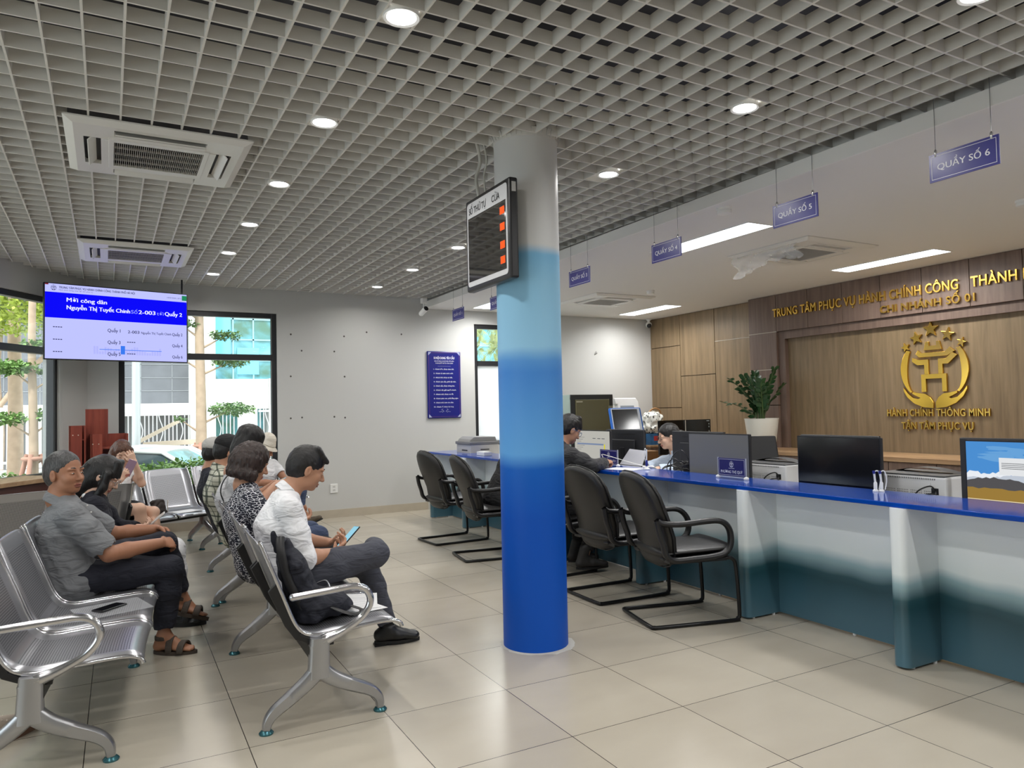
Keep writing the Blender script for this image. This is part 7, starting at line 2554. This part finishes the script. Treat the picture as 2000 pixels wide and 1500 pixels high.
# ---------------------------------------------------------------- brochure shelf and window counter
def brochure_shelf():
    t = thing('brochure_shelf', 'stepped red brown wooden brochure shelf between the windows', 'shelf', (-.20, 9.05, 0), math.radians(4))
    th = .018
    def panel(n, *b): part(n, MB().box(*b), M_REDWOOD, t, bevel=.001)
    panel('centre_panel', -.115, .10, .10, .118, .0, 1.475)
    # left bay, right bay
    for s, (x0, x1, zt, y0, y1) in (('l', (-.27, -.115, 1.30, -.05, .10)), ('r', (-.075, .28, 1.205, -.12, .10))):
        panel('side_panel', x0, x0 + .12 if s == 'l' else x0 + .11, y0, y0 + th, 0, zt)
        panel('side_panel', x0, x0 + th, y0, y1, 0, zt); panel('side_panel', x1 - th, x1, y0, y1, 0, zt)
        panel('back_panel', x0, x1, y1 - .006, y1, 0, zt)
        for z in (.12, .45, .78, zt - .16):
            panel('shelf_board', x0 + th, x1 - th, y0 + th, y1 - .006, z, z + th)
    sc = MB()
    for x, z in ((-.235, 1.20), (-.185, 1.20), (-.055, 1.10), (-.0, 1.10)):
        sc.lathe([(.006, 0), (.004, .002), (.001, .002)], 8, M=Matrix.Translation((x, -.05 if x < -.1 else -.12, z)) @ Matrix.Rotation(math.radians(90), 4, 'X'))
    part('screw_cap', sc, mat('screw_pale', rgb(214, 196, 180), .4), t)
brochure_shelf()
t = thing('window_counter', 'long wood topped counter along the left window', 'counter', (0, 0, 0))
Mw = FR_L
part('top', MB().box(.55, 5.0, -.48, -.005, .765, .805, M=Mw), M_LEDGE, t, bevel=.003)
part('front_panel', MB().box(.57, 4.98, -.44, -.42, .0, .765, M=Mw), mat('mahogany', rgb(78, 42, 34), .5), t)
part('end_panel', MB().box(.57, .59, -.42, -.01, .0, .765, M=Mw), mat('mahogany', rgb(78, 42, 34), .5), t)
# ---------------------------------------------------------------- outside the windows
ZO = -.55
M_PAVE = mat('street_paving', rgb(196, 192, 184), .85, noise=(1.2, .08))
o = struct('ground', MB().box(-40, 40, 9.95, 60, ZO - .1, ZO), M_PAVE)
M_FASCIA_D = mat('dark_cladding', rgb(112, 114, 120), .6, noise=(2, .12))
M_CONC = mat('pale_render', rgb(226, 224, 220), .8, noise=(1.5, .04))
M_TEAL = mat('teal_glass', rgb(96, 160, 168), .08, .25)
nt, b = nodes_of(M_TEAL)
_tc = nt.nodes.new('ShaderNodeTexCoord'); _n = nt.nodes.new('ShaderNodeTexNoise'); _n.inputs['Scale'].default_value = .9; _n.inputs['Detail'].default_value = 6; _n.inputs['Distortion'].default_value = .8
nt.links.new(_tc.outputs['Object'], _n.inputs['Vector'])
_r = ramp(nt, [(.38, rgb(92, 128, 112)), (.48, rgb(104, 160, 166)), (.6, rgb(132, 192, 206)), (.68, rgb(110, 146, 132))])  # green and pale patches paint reflections into the glass colour
nt.links.new(_n.outputs['Fac'], _r.inputs['Fac']); nt.links.new(_r.outputs['Color'], b.inputs['Base Color'])
M_WFENCE = mat('white_fence_paint', rgb(236, 236, 234), .5)
def far_building():
    t = thing('office_building', 'pale office building with dark cladding and teal glass beyond the fence', 'building', (0, 26, ZO))
    z = -ZO
    part('dark_facade', MB().box(-22, 2.0, 0, 1, z + 1.80, z + 9), M_FASCIA_D, t)
    part('ledge', MB().box(-22, 2.02, -.5, 1, z + 1.42, z + 1.80), M_CONC, t)
    part('ground_storey', MB().box(-22, 2.0, .4, 1.2, 0, z + 1.42), mat('grey_storey', rgb(120, 120, 122), .8), t)  # plain mid grey wall, darker than the ledge above
    part('white_pier', MB().box(2.0, 2.75, -.7, 1, 0, z + 9), M_CONC, t)
    part('render_band', MB().box(2.75, 9.5, -.35, 1, z + 1.58, z + 2.58), M_CONC, t)
    part('glass_upper', MB().box(2.75, 30, .0, .3, z + 2.58, z + 9), M_TEAL, t)
    part('glass_lower', MB().box(2.75, 9.5, .5, .8, 0, z + 1.58), M_TEAL, t)
    part('grey_pier', MB().box(4.45, 4.75, -.45, .6, 0, z + 2.6), mat('grey_render', rgb(178, 176, 176), .8), t)
    m = MB()
    for x in (2.75, 3.35, 4.0, 4.6, 5.3, 6.0, 7.0, 8.0): m.box(x, x + .05, -.04, 0, z + 2.58, z + 9)
    for zz in (3.2, 3.9, 4.6, 5.3): m.box(2.75, 30, -.04, 0, z + zz, z + zz + .05)
    part('mullions', m, mat('mullion_teal', rgb(150, 190, 200), .4), t)
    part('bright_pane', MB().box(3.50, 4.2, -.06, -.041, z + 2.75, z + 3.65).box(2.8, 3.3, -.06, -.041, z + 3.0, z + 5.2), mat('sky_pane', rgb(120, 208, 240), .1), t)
    j = MB()
    for zz in (2.2, 2.62, 3.05, 3.6, 4.2): j.box(-22, 2.0, -.012, 0, z + zz, z + zz + .02)
    for k in range(26): j.box(-21 + .9 * k, -20.98 + .9 * k, -.012, 0, z + 1.8, z + 9)
    part('joints', j, mat('joint_pale', rgb(150, 152, 156), .7), t)
far_building()
def fence(name_lab, p0, p1, z0, z1, step, w, wavy=False, base=.0, mt=None, group=None):
    mt = mt or M_WFENCE
    a, b = Vector((*p0, 0)), Vector((*p1, 0)); d = (b - a); L = d.length; d.normalize()
    t = thing('railing_fence', name_lab, 'fence', (a.x, a.y, ZO))
    off = Vector((a.x, a.y, ZO))
    r = MB()
    for z in (z0 + .12, z1 - .15): r.bar(a + Vector((0, 0, z)) - off, b + Vector((0, 0, z)) - off, .04, .05)
    part('rails', r, mt, t)
    pk = MB(); n = int(L / step)
    for k in range(n):
        p = a + d * (k + .5) * step
        if wavy and k % 5 == 2:
            pk.tube([p + d * (.045 * math.sin(i * .9)) + Vector((0, 0, z0 + (z1 - z0) * i / 14)) - off for i in range(15)], w * .5, 6)
        else:
            pk.bar(p + Vector((0, 0, z0)) - off, p + Vector((0, 0, z1)) - off, w, w * .6, up=(0, 1, 0))
    o = part('pickets', pk, mt, t); o['kind'] = 'stuff'
    if base:
        part('plinth_wall', MB().bar(a + Vector((0, .0, ZO + base / 2)) - off, b + Vector((0, 0, ZO + base / 2)) - off, .22, base), M_CONC, t)
fence('white picket fence across the street seen through the left window', (-7, 17.2), (-.3, 17.2), .42, 1.62, .105, .055, False, .95)
fence('light grey railing with wavy bars across the street, through the big window', (-.2, 19), (2.55, 19), .1, 1.62, .085, .022, True, .5, mat('rail_grey', rgb(206, 208, 212), .4))
fence('pale railing with wavy bars right of the white gate post', (3.05, 19), (5.5, 19), .1, 1.62, .085, .022, True, .5, mat('rail_grey', rgb(206, 208, 212), .4))
o = part('gate_post', MB().box(2.58, 3.0, 18.8, 19.2, ZO, 1.72), M_CONC, bevel=.02); tag(o, 'white gate post between the two railings across the street', 'gate post')
o = part('lamp_post', MB().lathe([(.10, 0), (.10, .3), (.072, .32), (.06, 6)], 16, (.262, 14.4, ZO)), mat('galvanised', rgb(196, 200, 202), .45, .3), smooth=50); tag(o, 'grey lamp post standing behind the parked car', 'lamp post')
t = thing('barrier', 'timber barrier frame with sloping bar across the street', 'barrier', (0, 0, 0))
part('rail', MB().bar((.45, 17.6, .78), (2.2, 17.6, .84), .09, .11), mat('timber_pale', rgb(206, 190, 172), .8), t)
part('sloping_bar', MB().bar((.30, 17.5, .82), (1.15, 17.5, 1.28), .05, .08), mat('timber_pale', rgb(206, 190, 172), .8), t)
part('post', MB().box(.55, .62, 17.55, 17.65, ZO, .84).box(2.05, 2.12, 17.55, 17.65, ZO, .84), mat('timber_pale', rgb(206, 190, 172), .8), t)
o = part('stone_pillar', MB().box(-.79, -.565, 10.55, 10.95, ZO, 4.2), mat('granite', rgb(196, 168, 120), .35, noise=(40, .42))); tag(o, 'speckled tan granite pillar outside the left window', 'pillar')

def leaf_cloud(mb, c, r, n, size, rg, flat=1.0, droop=.0):
    for _ in range(n):
        while True:
            q = Vector((rg.uniform(-1, 1), rg.uniform(-1, 1), rg.uniform(-1, 1)))
            if q.length < 1: break
        p = Vector(c) + Vector((q.x * r[0], q.y * r[1], q.z * r[2]))
        d = Vector((rg.gauss(0, 1), rg.gauss(0, 1), rg.gauss(0, .5) - droop)).normalized()
        s = d.cross(Vector((rg.gauss(0, .5), rg.gauss(0, .5), 1))).normalized()
        L = size * rg.uniform(.7, 1.3); w = L * .33
        mb.add([p, p + d * L * .5 + s * w + Vector((0, 0, .1 * L)), p + d * L, p + d * L * .5 - s * w + Vector((0, 0, .1 * L))], [(0, 1, 2, 3)])
M_BARK = mat('bark_tan', rgb(184, 160, 138), .85, bump=(14, .4), noise=(8, .12))
M_STAKE = mat('stake_wood', rgb(186, 140, 122), .85)
M_LEAF = mat('leaf_fresh', rgb(118, 150, 84), .55, noise=(1.8, .3))
M_LEAF2 = mat('leaf_mid', rgb(100, 130, 76), .55, noise=(1.4, .35))
M_LEAFY = mat('leaf_yellow', rgb(176, 190, 84), .55, noise=(1.2, .25))
def street_tree(lab, x, y, r, h, tiers, seed, leafm, stakes=True):
    rg = random.Random(seed)
    t = thing('street_tree', lab, 'tree', (x, y, ZO))
    part('trunk', MB().tube(smooth_path([(0, 0, 0), (.01, 0, h * .3), (-.015, 0, h * .6), (.02, 0, h)]), [r * (1.1 - .5 * i / 18) for i in range(19)], 10), M_BARK, t, smooth=60)
    br = MB(); fo = MB()
    for (z, dx, dy, rx, n) in tiers:
        tip = Vector((dx, dy, z + .12))
        br.tube(smooth_path([(0, 0, z - .15), (dx * .5, dy * .5, z - .02), tip]), [r * .35, r * .3, r * .25, r * .22, r * .2, r * .18, r * .15, r * .13, r * .11, r * .1, r * .09, r * .08, r * .07], 6)
        leaf_cloud(fo, tip, (rx, rx * .8, rx * .28), int(n * 1.8), .07, rg)
    part('branch', br, M_BARK, t, smooth=60)
    part('foliage', fo, leafm, t)
    if stakes:
        s = MB()
        for a in (20, 140, 260):
            q = math.radians(a); s.tube([(.55 * math.cos(q), .55 * math.sin(q), 0), (.10 * math.cos(q), .10 * math.sin(q), 1.42)], .032, 8)
        s.tube([(.30 * math.cos(math.radians(a)), .30 * math.sin(math.radians(a)), .70) for a in (20, 140, 260)], .022, 6, closed=True)
        s.tube([(.12 * math.cos(math.radians(a)), .12 * math.sin(math.radians(a)), 1.36) for a in range(0, 360, 30)], .03, 6, closed=True)
        part('support_stakes', s, M_STAKE, t, smooth=60)
street_tree('young staked tree with layered crown outside the left window', -1.10, 12.6, .065, 5.2, [(2.55, -.28, 0, .34, 520), (2.5, .34, .1, .30, 420), (1.82, -.35, 0, .30, 240), (1.86, .32, .1, .34, 260), (1.40, .35, .2, .2, 80), (2.9, .05, 0, .2, 120)], 3, M_LEAF)
street_tree('young staked tree outside the big window, left of the white gate post', 1.36, 15.0, .10, 6.5, [(3.35, .45, 0, .30, 200), (3.55, -.35, 0, .30, 180), (2.85, .55, 0, .38, 300), (1.92, .55, 0, .45, 420), (2.95, -.4, 0, .22, 120), (4.1, .2, 0, .6, 500), (3.9, -.4, 0, .5, 400), (1.75, -.35, 0, .12, 30)], 8, M_LEAF2)
street_tree('thick tree trunk farther out behind the young staked tree', -1.63, 15.6, .125, 6.5, [(5.3, .6, 0, 1.2, 900), (5.0, -.8, 0, 1.2, 900), (4.4, 1.2, 0, .8, 600)], 15, M_LEAF2, False)
def canopy(lab, cs, seed, m, size, trunk):
    rg = random.Random(seed); t = thing('leafy_tree', lab, 'tree', (trunk[0], trunk[1], ZO))
    fo = MB(); o_ = Vector((trunk[0], trunk[1], ZO))
    for c, r, n in cs: leaf_cloud(fo, Vector(c) - o_, r, n, size, rg, droop=.4)
    part('foliage', fo, m, t)
    part('trunk', MB().tube(smooth_path([(0, 0, 0), (.05, 0, 1.6), (-.05, .1, 3.2), (.1, 0, 5)]), .10, 10).tube(smooth_path([(0, 0, 2.2), (.7, 0, 3.2), (1.4, 0, 3.9)]), .06, 8), M_BARK, t, smooth=60)
canopy('big yellow green tree crown filling the top of the left window', [((-1.9, 14.2, 3.5), (1.3, .8, .8), 6500), ((-.6, 15, 4.1), (1.0, .8, .7), 3000), ((-3.4, 14.5, 3.2), (1.2, .8, .9), 2500)], 21, M_LEAFY, .085, (-3.2, 14.8))
canopy('large tree crown behind the building corner, left of the lamp post', [((-1.6, 21, 4.6), (2.0, .8, 1.2), 4200), ((.6, 21.5, 5.6), (1.6, .8, 1.0), 2800)], 27, M_LEAF2, .13, (-2.6, 21.5))
def palm():
    t = thing('palm', 'palm fronds outside the narrow window by the notice board', 'palm', (6.6, 12.6, ZO))
    fo = MB(); rg = random.Random(6)
    for k in range(150):
        a = rg.uniform(0, 6.28); c = Vector((rg.uniform(-1.1, .7), rg.uniform(-.5, .5), 2.9 + rg.uniform(-.7, 1.0)))
        for j in range(11):
            q = a + (j - 5) * .24; d = Vector((math.cos(q), .5 * math.sin(q * 2), math.sin(q) * .9 - .1)).normalized(); s = Vector((0, 1, 0)).cross(d).normalized()
            L = rg.uniform(.14, .24)
            fo.add([c, c + d * L * .5 + s * .010, c + d * L, c + d * L * .5 - s * .010], [(0, 1, 2, 3)])
    part('fronds', fo, mat('palm_leaf', rgb(158, 168, 112), .5, noise=(2, .3)), t)
    part('trunk', MB().tube([(0, 0, 0), (0, 0, 2.9)], .09, 10), M_BARK, t, smooth=60)
palm()
o = struct('ground_planter', MB().box(-6, 7, 9.98, 11.9, ZO, -.05), mat('planter_wall', rgb(206, 202, 194), .8))
for lab, c, r, n, seed in (('bright green hedge outside the big window in front of the car', (.95, 11.3, .42), (1.35, .42, .34), 4200, 31), ('low green bushes under the left window', (-1.5, 11.4, .36), (.7, .6, .34), 2200, 33), ('green bush outside the window corner behind the bucket hat', (2.3, 11.2, .36), (.55, .4, .45), 800, 35)):
    fo = MB(); rg = random.Random(seed); leaf_cloud(fo, c, r, int(n * 1.7), .075, rg)
    for k in range(n // 40):
        x, y = c[0] + rg.uniform(-1, 1) * r[0] * .9, c[1] + rg.uniform(-1, 1) * r[1] * .8
        fo.tube([(x, y, -.05), (x + .03, y, c[2])], .008, 5)
    o = part('hedge', fo, mat('hedge_leaf', rgb(126, 158, 84), .5, noise=(3, .3))); tag(o, lab, 'hedge'); o['kind'] = 'stuff'
def car():
    t = thing('car', 'white parked car outside the big window behind the hedge', 'car', (.42, 13.15, ZO), math.radians(-24))
    paint = mat('car_white', rgb(236, 237, 238), .2, coat=.6); gl = mat('car_glass', rgb(150, 176, 180), .05, .2); gd = mat('car_glass_dark', rgb(66, 78, 82), .06)
    hw = .88
    side = [(-2.2, .35), (-2.25, .62), (-2.15, .88), (-1.35, .95), (.95, .95), (1.75, .86), (2.12, .72), (2.25, .50), (2.2, .30), (-2.1, .28)]
    R_ = Matrix(((1, 0, 0, 0), (0, 0, -1, 0), (0, 1, 0, 0), (0, 0, 0, 1)))
    part('body', MB().prism(side, -hw, hw, R_), paint, t, smooth=30, bevel=.06)
    sec = [(-1.55, .93, .80), (-.85, 1.36, .62), (-.35, 1.425, .60), (.25, 1.41, .60), (.45, 1.37, .62), (1.20, .94, .78)]
    rows = [[(x, -w, z), (x, -w * .5, z + .025), (x, 0, z + .032), (x, w * .5, z + .025), (x, w, z)] for x, z, w in sec]
    part('roof', MB().grid(rows[1:5]), paint, t, smooth=60)
    part('windscreen', MB().grid(rows[4:6]), gl, t, smooth=60); part('rear_window', MB().grid(rows[0:2]), gl, t, smooth=60)
    for s in (-1, 1):
        part('side_window', MB().add([(x, s * w, z) for x, z, w in sec] + [(1.15, s * .82, .94), (-1.5, s * .84, .94)], [(0, 1, 2, 3, 4, 5, 6, 7)]), gd, t)
        part('pillar_trim', MB().tube([(1.22, s * .80, .95), (.45, s * .625, 1.385), (-.35, s * .605, 1.435), (-.87, s * .625, 1.37), (-1.58, s * .82, .94)], .035, 8).tube([(-.15, s * .605, 1.42), (-.12, s * .86, .95)], .03, 8), paint, t, smooth=60)
        for x in (-1.35, 1.38):
            part('wheel', MB().lathe([(.18, -.10), (.31, -.10), (.33, -.06), (.33, .06), (.31, .10), (.18, .10)], 24, M=Matrix.Translation((x, s * .80, .33)) @ Matrix.Rotation(math.radians(90), 4, 'X')), mat('tyre', rgb(30, 30, 30), .8), t, smooth=50)
    part('wiper', MB().tube([(1.16, -.62, .965), (1.12, .62, .985)], .016, 6), M_BLACK, t)
car()
